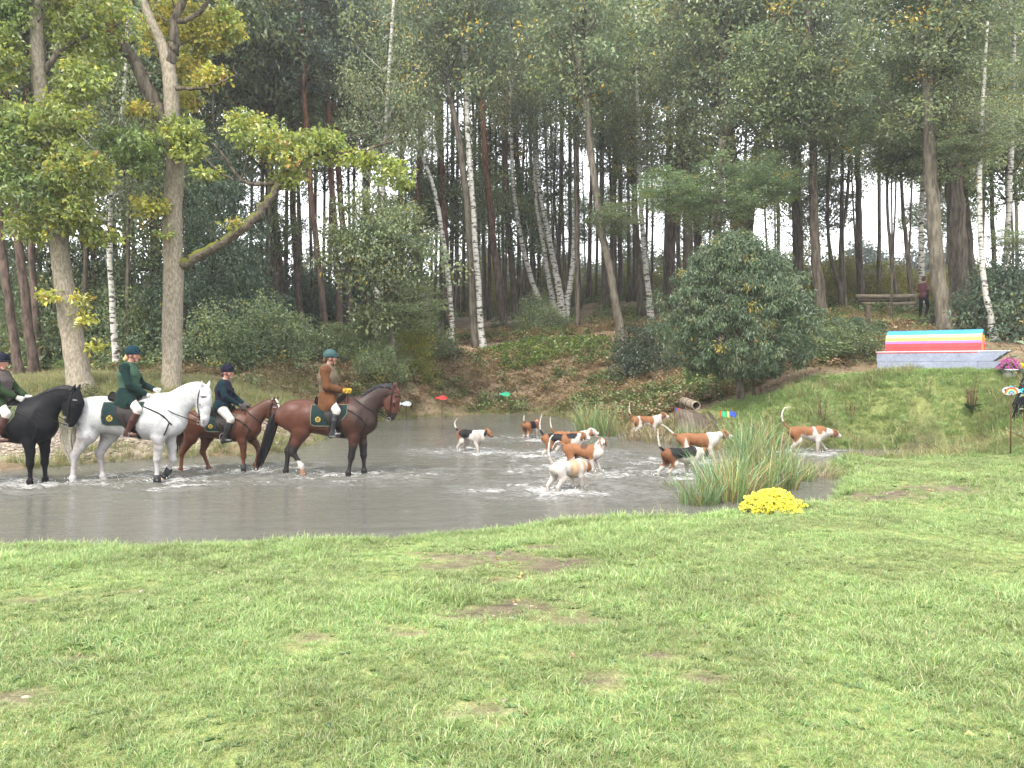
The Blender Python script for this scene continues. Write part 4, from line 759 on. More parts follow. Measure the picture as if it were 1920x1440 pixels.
# ================================================================ hounds
M_dog = mat('hound_coat', (1, 1, 1), .65, .15, noise=((12, .1), (90, .12)), bump=(120, .25, .004))
WHT, TAN, BLK, DTAN = np.array([.385, .35, .315]), np.array([.175, .078, .036]), np.array([.010, .010, .011]), np.array([.12, .05, .023])
DST = [(-.375, .545, .42, .055), (-.31, .585, .37, .095), (-.20, .592, .385, .098), (-.06, .582, .355, .108), (.08, .58, .305, .122), (.20, .588, .28, .120), (.29, .585, .31, .10), (.345, .55, .36, .07)]
def make_dog(label, px, Y, rz, patches, head=(.50, .68), pitch=-.15, hyaw=0., tail=((-.37, .55), (-.47, .62), (-.50, .78), (-.46, .92)), legs=((0, 0), (0, 0), (0, 0), (0, 0)), s=1.0, tan_head=.9, legcol=WHT, base=WHT, tongue=False, tailcol=None, sink=.07, earcol=None, face=True, muz=None, tiltd=0.0, z0=None):
    """legs: (dx, lift) for front right, front left, hind right, hind left; head=(x,z) of the skull; patches: (x,z,rx,rz,colour,side)"""
    B = Body()
    for (x0, t0, b0, w0), (x1, t1, b1, w1) in zip(DST[:-1], DST[1:]): B.rc((x0, 0, (t0+b0)/2), (x1, 0, (t1+b1)/2), (t0-b0)/2, (t1-b1)/2, (w0+w1)/((t0-b0+t1-b1)/2), .03, 'torso')
    hx, hz = head; hc = np.array([hx, 0, hz]); nb = np.array([.27, 0, .49]); B.rc(nb, nb*.45+hc*.55, .105, .075, .85, .05, 'neck'); B.rc(nb*.45+hc*.55, hc+[-.03, 0, -.01], .075, .066, .9, .03, 'neck')
    yw = (hyaw, tuple(hc)); c_, s_ = math.cos(pitch), math.sin(pitch); P = lambda f, y, u: hc+np.array([f*c_-u*s_, y, f*s_+u*c_])
    B.rc(P(-.03, 0, .005), P(.035, 0, .0), .070, .062, .95, .02, 'skull', yw); B.rc(P(.06, 0, -.018), P(.135, 0, -.026), .046, .036, .9, .02, 'muzzle', yw); B.rc(P(.06, 0, -.045), P(.125, 0, -.050 if not tongue else -.068), .032, .022, .9, .012, 'jaw', yw)
    B.rc(P(.162, 0, -.012), P(.166, 0, -.014), .0165, .0155, 1.1, .006, 'nosepad', yw)
    if tongue: B.rc(P(.10, 0, -.055), P(.135, 0, -.105), .018, .015, 1.0, .006, 'tongue', yw)
    for sd in (-1, 1):
        B.rc(P(-.015, sd*.062, .030), P(.0, sd*.082, -.04), .026, .036, .38, .012, 'ear', yw); B.rc(P(.0, sd*.082, -.04), P(.012, sd*.080, -.095), .036, .022, .38, .01, 'ear', yw)
        B.rc(P(.062, sd*.036, .020), P(.064, sd*.037, .020), .0105, .0105, 1, .003, 'eye', yw)
        for hind, (dx, lf) in ((0, legs[0 if sd < 0 else 1]), (1, legs[2 if sd < 0 else 3])):
            y = sd*.085
            if not hind:
                a, b, c, e = np.array([.24, y, .42]), np.array([.195+.30*dx, sd*.095, .30+.3*lf]), np.array([.215+.75*dx, y*.9, .125+.85*lf]), np.array([.225+dx, y*.85, .025+lf])
                B.rc(a, b, .078, .050, .7, .03, 'torso'); B.rc(b, c, .046, .029, .9, .02, 'leg'); B.rc(c, e, .028, .026, .95, .012, 'leg'); B.rc(e, e+[.035, 0, -.006], .030, .025, .9, .012, 'paw')
            else:
                a, b, c, e = np.array([-.27, y, .46]), np.array([-.205+.35*dx, sd*.10, .31+.25*lf]), np.array([-.325+.75*dx, y, .165+.8*lf]), np.array([-.305+dx, y*.95, .025+lf])
                B.rc(a, b, .108, .070, .62, .04, 'torso'); B.rc(b, c, .066, .032, .75, .02, 'leg'); B.rc(c, c*.3+e*.7, .031, .025, .9, .012, 'leg'); B.rc(c*.3+e*.7, e, .025, .027, .95, .012, 'leg'); B.rc(e, e+[.035, 0, -.006], .030, .025, .9, .012, 'paw')
    T = spline([(x, 0 if len(q) == 0 else q[0], z) for x, z, *q in tail], 9); r = np.linspace(.026, .008, 9)
    for i in range(8): B.rc(T[i], T[i+1], r[i], r[i+1], 1, .015, 'tail%d' % i)
    def colour(tags, L, V):
        c = np.tile(base, (len(V), 1)); n = noise3(V+px*.013, 9, 3)*.34+noise3(V, 34, 4)*.12
        tor = np.isin(tags, ['torso', 'neck']); lg = tags == 'leg'
        for (x, z, rx, rzz, cc, side) in patches:
            m = (((V[:, 0]-x)/rx)**2+((V[:, 2]-z)/rzz)**2)**.5+n < 1
            if side: m &= (V[:, 1]*side > -.02)
            m &= tor | (lg & (V[:, 2] > .2)); c[m] = cc
        c[lg & (V[:, 2] < .2)] = legcol; c[tags == 'paw'] = legcol
        d = L-hc; f = d[:, 0]*c_+d[:, 2]*s_; u = -d[:, 0]*s_+d[:, 2]*c_
        hdm = np.isin(tags, ['skull', 'muzzle', 'jaw'])
        if tan_head: c[hdm] = TAN
        if face: c[hdm & (f > .045) & (np.abs(L[:, 1])+n*.05 < .034+.3*(f-.05).clip(0))] = WHT; c[hdm & (f > .10)] = WHT; c[hdm & (np.abs(L[:, 1]) < .013) & (u > .02) & (f > -.01)] = WHT
        if muz is not None: c[np.isin(tags, ['muzzle', 'jaw'])] = muz
        c[tags == 'ear'] = earcol if earcol is not None else DTAN; c[tags == 'eye'] = [.006, .004, .004]; c[tags == 'nosepad'] = [.012, .01, .01]; c[tags == 'tongue'] = [.55, .17, .17]
        for i in range(8):
            m = tags == 'tail%d' % i; c[m] = WHT if i >= 3 else (tailcol if tailcol is not None else TAN)
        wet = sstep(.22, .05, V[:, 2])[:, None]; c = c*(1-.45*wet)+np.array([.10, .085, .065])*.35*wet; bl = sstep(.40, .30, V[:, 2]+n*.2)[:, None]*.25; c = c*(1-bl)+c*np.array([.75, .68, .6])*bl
        return np.clip(c*(1+n[:, None]*.5+(noise3(V, 70, 6)*.18)[:, None]), 0, .9)
    mbd = B.mesh(.0085, colour, 1); cc, qq = mbd.C[0].copy(), mbd.F[0]
    for _ in range(5):
        acc = np.zeros_like(cc); cnt = np.zeros(len(cc))
        for j in range(4): np.add.at(acc, qq[:, j], cc[qq[:, (j+1) % 4]]); np.add.at(cnt, qq[:, j], 1)
        cc = cc*.5+.5*acc/np.maximum(cnt, 1)[:, None]
    mbd.C[0] = cc; me = mbd.mesh('hound'); o = link('dog', me, M_dog, label=label, category='dog', group='hounds in the pond')
    p = at(px, 690, Y); o.location = (p[0], Y, (z0 if z0 is not None else -sink)); o.rotation_euler = (0, tiltd, rz); o.scale = (s, s, s)
    for e in ((.23, .08), (.23, -.08), (-.3, .08), (-.3, -.08)):
        q = rotz(np.array([[e[0]*s, e[1]*s, 0]]), rz)[0]; feet.append((p[0]+q[0], Y+q[1], .42, .95))
    return o
sadl = lambda x=-.05, rx=.26, cc=BLK: (x, .60, rx, .15, cc, 0)
R90 = math.pi/2
make_dog('tricolour hound wading alone with head low, nearest the bay horse', 884, 19.2, -.62, [(-.32, .50, .16, .17, TAN, 0), (-.10, .56, .20, .17, BLK, 0), (.26, .44, .12, .2, WHT*.75, 0)], head=(.50, .56), pitch=-.5, hyaw=-.1, tail=((-.37, .55), (-.47, .60), (-.52, .74), (-.42, .86)), legs=((.05, 0), (-.06, 0), (-.05, 0), (.06, 0)), tailcol=BLK, earcol=BLK, muz=DTAN, face=False)
make_dog('tan hound with black saddle seen from behind, farthest in the pond', 995, 23.0, R90*.68, [(-.30, .48, .22, .30, TAN, 0), (.0, .56, .2, .2, BLK, 0), (.28, .5, .12, .2, TAN, 0)], head=(.48, .55), pitch=-.5, tail=((-.37, .55), (-.44, .62), (-.45, .72), (-.43, .80)), legs=((.03, 0), (-.05, 0), (-.04, 0), (.03, 0)), s=.92)
make_dog('tricolour hound with black saddle and raised tail in the middle of the pack', 1052, 17.9, -.12, [(-.30, .48, .20, .25, TAN, 0), (-.04, .57, .22, .17, BLK, 0), (.13, .48, .10, .2, TAN, 0), (.24, .58, .12, .08, BLK, 0)], head=(.50, .56), pitch=-.25, hyaw=-.35, tail=((-.37, .55), (-.45, .66), (-.46, .84), (-.42, 1.02)), legs=((.06, .02), (-.06, 0), (-.08, 0), (.05, 0)), tailcol=BLK, earcol=DTAN, s=1.02)
make_dog('white faced hound with open mouth half hidden behind the black saddled hound', 1070, 18.7, -.05, [(-.25, .5, .2, .2, TAN, 0), (.1, .56, .14, .12, TAN, 0)], head=(.50, .60), pitch=-.2, hyaw=-.2, tail=((-.37, .55), (-.44, .66), (-.47, .80), (-.47, .93)), tan_head=0, earcol=TAN, tongue=True)
make_dog('tan and white hound looking straight at the camera with tongue out', 1093, 15.7, -.42, [(-.28, .48, .24, .25, TAN, 0), (-.02, .52, .22, .2, TAN, 0), (.16, .5, .12, .22, TAN, 0), (.05, .56, .09, .06, np.array([.06, .03, .02]), 0)], head=(.40, .66), pitch=-.1, hyaw=-1.05, tail=((-.37, .54), (-.48, .62), (-.58, .60), (-.66, .46)), legs=((.04, 0), (.12, .05), (0, 0), (.08, 0)), tongue=True, s=.98)
make_dog('mostly white hound with pale tan flank, nearest to the lawn', 1066, 13.25, .72, [(.05, .5, .10, .2, np.array([.36, .25, .155]), 0), (.3, .5, .06, .14, np.array([.34, .23, .14]), 0)], head=(.46, .46), pitch=-.45, hyaw=-.2, tail=((-.37, .55), (-.44, .64), (-.48, .80), (-.44, 1.0), (-.36, 1.06)), legs=((.06, .02), (-.04, 0), (-.02, 0), (-.12, .03)), tailcol=WHT, s=.95, sink=.09)
make_dog('tan and white hound standing among the reeds with tongue out', 1213, 23.2, .0, [(-.35, .48, .13, .2, TAN, 0), (-.02, .54, .20, .14, TAN, 0), (.12, .46, .08, .12, TAN, 0)], head=(.46, .62), pitch=-.2, hyaw=-.2, tail=((-.37, .55), (-.45, .64), (-.49, .80), (-.47, .98)), legs=((.02, 0), (-.02, 0), (0, 0), (-.08, 0)), tongue=True, sink=.0, s=1.04)
make_dog('tan and white hound striding behind the reeds with outstretched head', 1308, 17.0, .05, [(-.36, .5, .10, .25, TAN, 0), (-.10, .52, .20, .25, TAN, 0), (.10, .5, .12, .25, TAN, 0)], head=(.56, .58), pitch=-.25, hyaw=-.1, tail=((-.37, .54), (-.48, .58), (-.62, .70), (-.74, .78)), legs=((.12, 0), (-.1, 0), (-.12, 0), (.1, 0)), s=1.05, sink=.0)
make_dog('black and white hound with tan haunches heading into the reeds', 1278, 15.0, .38, [(-.34, .46, .16, .24, DTAN, 0), (-.08, .56, .22, .16, BLK, 0), (.20, .58, .09, .14, BLK, 0)], head=(.52, .50), pitch=-.3, hyaw=.1, tail=((-.37, .55), (-.46, .62), (-.50, .76), (-.51, .96)), legs=((.05, 0), (-.05, 0), (.02, 0), (-.14, 0)), tailcol=BLK, earcol=BLK, s=1.0, sink=.08)
make_dog('large tan and white hound with curled white tail stepping out of the water', 1515, 18.9, .06, [(-.33, .50, .14, .22, TAN, 0), (-.06, .56, .18, .15, TAN, 0), (.21, .57, .09, .14, TAN, 0), (.34, .58, .05, .1, TAN, 0)], head=(.58, .46), pitch=-.35, hyaw=-.05, tail=((-.37, .55), (-.48, .62), (-.56, .80), (-.50, .98), (-.36, 1.0)), legs=((-.04, 0), (.20, .08), (-.06, 0), (.08, 0)), s=1.12, sink=.04)
# ================================================================ trees
def leaf_quads(c, d, n, ln, wd, col, fold=.25, lobes=False):
    """c base points, d directions, n normals, ln lengths, wd widths, col per leaf -> V, Q, colours"""
    d = d/np.linalg.norm(d, axis=1)[:, None]; s = np.cross(d, n); s /= np.linalg.norm(s, axis=1)[:, None]+1e-9; n = np.cross(s, d); L = ln[:, None]; W = wd[:, None]; N = len(c)
    if not lobes:
        V = np.stack([c, c+d*L*.5+s*W*.5+n*W*fold, c+d*L-n*L*.12, c+d*L*.5-s*W*.5+n*W*fold], 1); k = 4; q = np.arange(N)[:, None]*4+np.arange(4)
        F = [q]
    else:
        V = np.stack([c, c+d*L*.28+s*W*.24+n*W*fold*.5, c+d*L*.66+s*W*.52+n*W*fold, c+d*L-n*L*.15, c+d*L*.66-s*W*.52+n*W*fold, c+d*L*.28-s*W*.24+n*W*fold*.5], 1); k = 6
        b = np.arange(N)[:, None]*6; F = [np.concatenate([b+[0, 1, 2, 3], b+[0, 3, 4, 5]])]
    return V.reshape(-1, 3), F, np.repeat(col, k, 0)
def clump_leaves(rng, cen, per, rad, size, asp, pal, flat=.7, droop=.15, upn=.9, lobes=False, clumpvar=.25, sz_var=.35):
    """leaves gathered in clumps round the centres; pal = list of (weight, rgb)"""
    cen = np.asarray(cen, float); K = len(cen); N = K*per; rad = np.broadcast_to(rad, (K,))
    off = rng.normal(size=(N, 3)); off /= np.linalg.norm(off, axis=1)[:, None]; off *= (rng.rand(N)**.45)[:, None]; off[:, 2] *= flat
    P = np.repeat(cen, per, 0)+off*np.repeat(rad, per)[:, None]
    d = off*1.0+rng.normal(size=(N, 3))*.6; d[:, 2] -= droop*2; n = rng.normal(size=(N, 3))*.6; n[:, 2] += upn
    wts = np.array([p[0] for p in pal]); cols = np.array([p[1] for p in pal]); ci = rng.choice(len(pal), N, p=wts/wts.sum()); kc = rng.choice(len(pal), K, p=wts/wts.sum())
    use = rng.rand(N) < .6; ci = np.where(use, np.repeat(kc, per), ci)
    col = cols[ci]*(1+(rng.rand(N)[:, None]-.5)*.5)*(1+np.repeat((rng.rand(K)-.5)*2*clumpvar, per)[:, None])
    ln = size*(1+(rng.rand(N)-.5)*2*sz_var); return leaf_quads(P, d, n, ln, ln*asp, col, lobes=lobes)
G1 = [(6, (1, 1, 1)), (2, (1.25, 1.15, .9)), (1.2, (.72, .8, .8)), (.25, (2.0, 1.5, .5))]
def crown_proto(name, seed, K, per, R, Hh, rad, size, asp, shape='egg', pal=G1, flat=.7, droop=.15, branches=36):
    rng = np.random.RandomState(seed); cen = []
    while len(cen) < K:
        p = rng.uniform(-1, 1, 3); z = (p[2]+1)/2
        if shape == 'egg': r = math.sin(math.pi*(.10+.86*z**.8))**.75
        elif shape == 'pine': r = (.45+.55*math.sin(math.pi*min(1, .15+.8*z)))*(1-.3*z)
        elif shape == 'bush': r = math.sqrt(max(0, 1-z*z*.98))
        elif shape == 'cone': r = (1-z)**.8+.06
        else: r = 1
        q = math.hypot(p[0], p[1])
        if q > r or q < r*.25*rng.rand(): continue
        cen.append((p[0]*R, p[1]*R, z*Hh))
    cen = np.array(cen)+rng.normal(size=(K, 3))*.12*R
    mb = MB(); mb.add(*clump_leaves(rng, cen, per, rad*(.6+.8*rng.rand(K)), size, asp, pal, flat, droop)); me = mb.mesh(name, False)
    mb = MB(); idx = rng.choice(K, min(branches, K), replace=False)
    for i in idx:
        c = cen[i]; z0 = max(0, c[2]-np.hypot(c[0], c[1])*rng.uniform(.5, 1.1)); P = spline([(0, 0, z0), (c[0]*.45+rng.normal()*.1, c[1]*.45+rng.normal()*.1, z0*.55+c[2]*.45), c], 6); mb.add(*tube(P, np.linspace(.055, .014, 6)*R/3.2, 4))
    return me, mb.mesh(name+'_branches')
PAL_FOR = [(6, (1, 1, 1)), (2, (1.3, 1.2, .9)), (1.5, (.75, .85, .95)), (.2, (3.0, 1.6, .4))]
CR = dict(
 oak=[crown_proto('oak_crown', i, 200, 48, 3.3, 10.5, .85, .20, .62, pal=PAL_FOR, flat=.6) for i in (1, 2, 3)],
 birch=[crown_proto('birch_crown', i, 150, 60, 2.3, 10, .75, .13, .7, pal=PAL_FOR, flat=1.0, droop=.5) for i in (4, 5)],
 pine=[crown_proto('pine_crown', i, 120, 80, 2.3, 6.5, .55, .20, .16, shape='pine', flat=.6, droop=-.1, pal=[(5, (1, 1, 1)), (2, (.8, .9, 1.1)), (.4, (1.6, 1.2, .6))]) for i in (6, 7)],
 low=[crown_proto('understory_crown', i, 120, 60, 2.2, 5.5, .7, .15, .6, shape='egg', pal=PAL_FOR, flat=.5) for i in (8, 9)],
 bush=[crown_proto('bush_crown', i, 110, 80, 1.6, 2.2, .42, .10, .6, shape='bush', pal=PAL_FOR, flat=.8, branches=26) for i in (10, 11)],
 holly=[crown_proto('holly_crown', i, 260, 70, 2.6, 8.5, .6, .13, .45, shape='cone', pal=[(6, (1, 1, 1)), (2, (.75, .85, .9)), (1, (1.4, 1.3, 1.0))], flat=.7, droop=.3) for i in (12,)])
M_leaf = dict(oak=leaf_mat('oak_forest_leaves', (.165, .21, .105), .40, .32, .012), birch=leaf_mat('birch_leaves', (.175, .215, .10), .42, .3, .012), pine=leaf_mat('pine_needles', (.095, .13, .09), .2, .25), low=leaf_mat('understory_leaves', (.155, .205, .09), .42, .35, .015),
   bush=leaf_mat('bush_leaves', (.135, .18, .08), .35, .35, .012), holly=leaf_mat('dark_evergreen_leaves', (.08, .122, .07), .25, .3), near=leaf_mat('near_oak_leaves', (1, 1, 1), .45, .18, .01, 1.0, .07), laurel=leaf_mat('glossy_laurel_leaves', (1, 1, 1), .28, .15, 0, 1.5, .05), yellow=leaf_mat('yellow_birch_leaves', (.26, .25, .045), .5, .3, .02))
def bark(name, c1, c2, scale, stretch, rough=.9, strength=.8, rand=.15, white=False, moss=0.0):
    m = bpy.data.materials.new(name); m.use_nodes = True; t = m.node_tree; N = t.nodes; L = t.links; b = N['Principled BSDF']; b.inputs['Roughness'].default_value = rough; b.inputs['Specular IOR Level'].default_value = .15
    g = N.new('ShaderNodeNewGeometry'); mp = N.new('ShaderNodeMapping'); mp.inputs['Scale'].default_value = stretch; L.new(g.outputs['Position'], mp.inputs[0])
    nz = N.new('ShaderNodeTexNoise'); nz.inputs['Scale'].default_value = scale; nz.inputs['Detail'].default_value = 6; nz.inputs['Roughness'].default_value = .65; L.new(mp.outputs[0], nz.inputs[0])
    cr = N.new('ShaderNodeValToRGB'); cr.color_ramp.elements[0].color = (*c1, 1); cr.color_ramp.elements[1].color = (*c2, 1); cr.color_ramp.elements[0].position = .40 if not white else .42; cr.color_ramp.elements[1].position = .60 if not white else .50; L.new(nz.outputs[0], cr.inputs[0])
    a = N.new('ShaderNodeAttribute'); a.attribute_name = 'Col'; mu = N.new('ShaderNodeMix'); mu.data_type = 'RGBA'; mu.blend_type = 'MULTIPLY'; mu.inputs[0].default_value = 1; L.new(cr.outputs[0], mu.inputs[6]); L.new(a.outputs[0], mu.inputs[7]); cur = mu.outputs[2]
    if moss:   # moss grows on the upper side of the limb
        sp = N.new('ShaderNodeSeparateXYZ'); L.new(g.outputs['Normal'], sp.inputs[0]); ad = N.new('ShaderNodeMath'); ad.operation = 'MULTIPLY_ADD'; ad.inputs[1].default_value = .7; L.new(nz.outputs[0], ad.inputs[0]); L.new(sp.outputs[2], ad.inputs[2])
        r2 = N.new('ShaderNodeMapRange'); r2.inputs[1].default_value = .30; r2.inputs[2].default_value = .62; L.new(ad.outputs[0], r2.inputs[0]); m3 = N.new('ShaderNodeMix'); m3.data_type = 'RGBA'; L.new(r2.outputs[0], m3.inputs[0]); L.new(cur, m3.inputs[6]); m3.inputs[7].default_value = (.11, .12, .02, 1); cur = m3.outputs[2]
    L.new(cur, b.inputs['Base Color']); bp = N.new('ShaderNodeBump'); bp.inputs['Strength'].default_value = strength; bp.inputs['Distance'].default_value = .03; L.new(nz.outputs[0], bp.inputs['Height']); L.new(bp.outputs[0], b.inputs['Normal']); return m
M_bark = dict(oak=bark('dark_oak_bark', (.045, .036, .028), (.13, .11, .085), 9, (1, 1, .18)), pine=bark('pine_bark', (.045, .034, .029), (.13, .092, .075), 7, (1, 1, .3)), birch=bark('birch_bark', (.04, .035, .03), (.40, .385, .35), 4, (.8, .8, 2.6), white=True, strength=.3), pale=bark('pale_oak_bark', (.165, .14, .105), (.30, .262, .205), 22, (1, 1, .4), strength=.5),
   grey=bark('grey_trunk_bark', (.07, .06, .047), (.165, .145, .112), 9, (1, 1, .2)), moss=bark('mossy_limb_bark', (.07, .055, .042), (.16, .135, .105), 12, (1, 1, 1), moss=1), low=None)
SPEC = dict(oak=('oak', 'oak_tree'), pine=('pine', 'pine_tree'), birch=('birch', 'birch_tree'), grey=('oak', 'oak_tree'))
_tr = random.Random(5)
def trunk_mesh(P, R, sides=9, seed=0, flare=1.35, pine=False):
    n = max(10, len(P)*4); A = spline(np.column_stack([P, R]), n); rng = np.random.RandomState(seed)
    A[1:-1, :2] += rng.normal(size=(n-2, 2))*A[1:-1, 3:4]*.10; A[0, 3] *= flare; A[1, 3] *= 1+(flare-1)*.3
    V, F = tube(A[:, :3], np.maximum(A[:, 3], .008), sides, .10, seed)
    col = np.ones((len(V), 3))
    if pine: t = sstep(.25, .8, (V[:, 2]-V[:, 2].min())/13.0); col = lerp(col, [1.25, .85, .62], t)
    mb = MB(); mb.add(V, F, col); return mb
def tree(sp, label, path, Y, crown=None, lm=None, group=None, top=True, bm=None, extra=None, name=None):
    """path rows: px, py, trunk width in px; crown = list of (py of its base, scale, height scale, proto kind)"""
    W = [at(p[0], p[1], Y) for p in path]; R = [p[2]*.39*Y/F_PX for p in path]; g = h1(W[0][0], W[0][1]); b0 = W[0].copy(); W[0] = np.array([b0[0], b0[1], g-.15])
    kinds = SPEC[sp]; t = empty(name or kinds[1], (b0[0], b0[1], g), label, 'tree', group); org = np.array([b0[0], b0[1], g])
    P = np.array(W)-org; mb = trunk_mesh(P, np.array(R), 8, _tr.randrange(9999), pine=(sp == 'pine')); m = bm or M_bark[sp]
    link('trunk', mb.mesh('trunk'), m, t)
    for c in (crown or []):
        py, sc, sz, kind = c[:4]; pl = list(CR[kind]); me, br = pl[_tr.randrange(len(pl))]
        fy = [p[1] for p in path]; fx = [p[0] for p in path]; px = float(np.interp(-py, [-v for v in fy], fx)) if len(c) < 5 else c[4]; q = at(px, py, Y+(c[5] if len(c) > 5 else 0))-org; rz = _tr.uniform(0, 6.28)
        for nm, mesh, mm in (('branches', br, m), ('crown', me, (lm or M_leaf[kind]))):
            o = link(nm, mesh, mm, t); o.location = tuple(q); o.rotation_euler = (0, 0, rz); o.scale = (sc, sc, sc*sz)
    return t
def hi(py=230, sc=1.0, sz=1.0, k='oak'): return [(py, sc, sz, k)]
T = tree
# ---- left side
T('pine', 'leaning pine trunk at the picture edge, left of the red barked pines', [(38, 706, 24), (22, 600, 20), (0, 430, 18), (-30, 150, 16), (-45, -60, 13)], 27, hi(180, 1, 1, 'pine'))
T('pine', 'red barked pine behind the black horse rider', [(66, 700, 24), (48, 560, 21), (28, 380, 19), (12, 200, 17), (0, -60, 13)], 28, hi(120, 1, 1, 'pine'))
T('pine', 'slim red barked pine between the leaning pines and the leaning oak', [(74, 690, 18), (64, 550, 16), (57, 380, 14), (52, 150, 12), (48, -80, 10)], 31, hi(160, 1, 1, 'pine'))
T('birch', 'white birch trunk between the two large oaks', [(220, 698, 19), (212, 600, 15), (206, 460, 12), (212, 330, 10), (232, 180, 8), (240, 0, 6), (245, -120, 4)], 27, [(420, .85, 1.0, 'birch')])
T('pine', 'dark pine trunk between the leaning oak and the birch', [(182, 668, 17), (166, 540, 15), (150, 400, 13), (134, 220, 14), (126, -60, 10)], 36, hi(140, 1, 1, 'pine'))
T('pine', 'dark pine trunk close to the left of the straight oak', [(258, 672, 20), (245, 560, 17), (234, 440, 15), (226, 200, 13), (222, -80, 10)], 38, hi(220, 1, 1, 'pine'))
T('oak', 'ivy dark tree behind the mossy branch', [(520, 640, 30), (512, 520, 26), (508, 400, 24), (500, 200, 20), (490, -60, 12)], 41, [(330, 1.0, 1, 'oak'), (470, .8, .8, 'low')])
T('pine', 'first of the tall pines right of the mossy branch', [(566, 622, 18), (556, 500, 16), (549, 380, 15), (543, 200, 13), (536, -60, 10)], 42, hi(200, 1, 1, 'pine'))
T('pine', 'pine trunk rising right behind the brown coated rider', [(614, 650, 18), (600, 520, 15), (585, 380, 14), (572, 200, 12), (560, -60, 10)], 38, hi(170, 1, 1, 'pine'))
T('pine', 'red pine trunk with bare upper stem behind the brown coated rider', [(640, 640, 17), (632, 500, 15), (622, 330, 14), (612, 150, 12), (606, -60, 9)], 40, hi(120, 1, 1, 'pine'))
T('pine', 'pine standing against the leafy young oak at its left', [(660, 640, 18), (650, 500, 16), (636, 340, 14), (622, 120, 12), (615, -60, 9)], 43, hi(150, 1, 1, 'pine'))
T('pine', 'tall pine with red top above the moss branch', [(536, 610, 16), (520, 440, 14), (500, 290, 13), (484, 130, 12), (474, -80, 9)], 47, hi(100, 1.1, 1, 'pine'))
T('oak', 'dark tree in the shade left of the leafy young oak', [(692, 640, 20), (690, 500, 18), (684, 300, 15), (676, 60, 11), (670, -90, 8)], 48, [(300, 1.1, 1.1, 'oak')])
# ---- centre
T('birch', 'short white birch trunk hidden by the leafy young oak', [(702, 668, 17), (706, 590, 15), (712, 460, 12), (722, 260, 10), (740, -40, 6)], 37, [(330, .9, 1, 'birch')])
T('birch', 'crooked slender birch leaning left, beside the twin stemmed birch', [(846, 652, 14), (848, 600, 12), (838, 500, 12), (826, 420, 11), (812, 350, 10), (790, 290, 9), (766, 235, 7), (752, 150, 4)], 41.5, [(300, .55, .8, 'birch')])
T('grey', 'straight grey trunk close beside the twin stemmed birch', [(893, 656, 21), (886, 560, 18), (880, 430, 17), (866, 300, 16), (846, 190, 14), (824, 90, 11), (806, -60, 8)], 42, [(200, 1, 1, 'oak')])
T('birch', 'tall white birch that forks into twin stems high up', [(906, 658, 18), (900, 590, 15), (893, 480, 14), (884, 350, 13), (876, 230, 12), (872, 120, 11), (858, 40, 8), (846, -60, 6)], 41.5, [(60, .9, 1, 'birch')], extra='fork')
T('pine', 'red pine left of the twin stemmed birch', [(842, 600, 18), (836, 470, 17), (828, 330, 16), (820, 200, 16), (816, 60, 12), (814, -80, 9)], 50, hi(130, 1.1, 1, 'pine'))
T('pine', 'dark leaning trunk right of the twin stemmed birch', [(946, 612, 20), (936, 540, 18), (924, 440, 17), (912, 320, 15), (904, 190, 13), (900, 40, 11), (898, -90, 8)], 50, hi(90, 1.1, 1, 'pine'))
T('oak', 'straight dark tree above the fallen log', [(968, 600, 16), (958, 480, 15), (948, 340, 13), (944, 160, 11), (950, -60, 7)], 55, [(220, 1, 1, 'oak')])
T('oak', 'second straight dark tree above the fallen log', [(996, 598, 17), (984, 470, 15), (972, 330, 14), (962, 200, 12), (955, -60, 8)], 56, [(180, 1, 1, 'oak')])
T('birch', 'birch bending steeply left out of the multi stemmed birch clump', [(1040, 612, 15), (1010, 560, 14), (990, 500, 12), (972, 420, 11), (962, 340, 9), (958, 200, 7), (956, 40, 4)], 50, [(250, .8, 1, 'birch')])
T('birch', 'middle stem of the multi stemmed birch clump', [(1048, 610, 18), (1034, 550, 14), (1022, 480, 11), (1008, 400, 9), (1002, 300, 8), (1000, 120, 5)], 50.4, [(240, .8, 1, 'birch')])
T('birch', 'thick mottled stem of the multi stemmed birch clump', [(1054, 612, 24), (1050, 550, 18), (1040, 500, 14), (1026, 430, 12), (1014, 370, 10), (1004, 280, 8), (996, 120, 5)], 49.8, [(290, .75, 1, 'birch')])
T('birch', 'stem of the birch clump that leans right', [(1060, 612, 18), (1066, 550, 15), (1074, 490, 12), (1078, 400, 10), (1080, 250, 8), (1078, 40, 4)], 50.2, [(240, .8, 1, 'birch')])
T('oak', 'thin straight trunk right of the birch clump', [(1084, 612, 12), (1083, 520, 11), (1081, 400, 10), (1078, 240, 9), (1076, 20, 6)], 47, [(260, .8, 1, 'oak')])
T('grey', 'pale leaning trunk left of the dark rhododendron', [(1168, 660, 25), (1156, 580, 20), (1142, 500, 19), (1124, 410, 18), (1110, 300, 17), (1100, 200, 16), (1082, 110, 14), (1066, 20, 11), (1062, -80, 9)], 41, [(180, 1.1, 1, 'oak'), (440, .62, .6, 'low', 1150)])
T('oak', 'dark trunk just behind the pale leaning trunk', [(1136, 590, 15), (1132, 480, 13), (1128, 340, 12), (1130, 100, 9), (1130, -60, 6)], 56, [(260, .9, 1, 'oak')])
T('birch', 'mottled birch left of the round laurel tree', [(1222, 600, 17), (1214, 530, 14), (1207, 460, 12), (1200, 350, 10), (1196, 200, 8), (1192, 0, 5)], 49, [(320, .8, 1, 'birch')])
T('oak', 'dark trunk beside the mottled birch left of the laurel', [(1202, 600, 18), (1198, 500, 15), (1190, 380, 14), (1180, 200, 11), (1174, -60, 7)], 52, [(290, 1, 1, 'oak')])
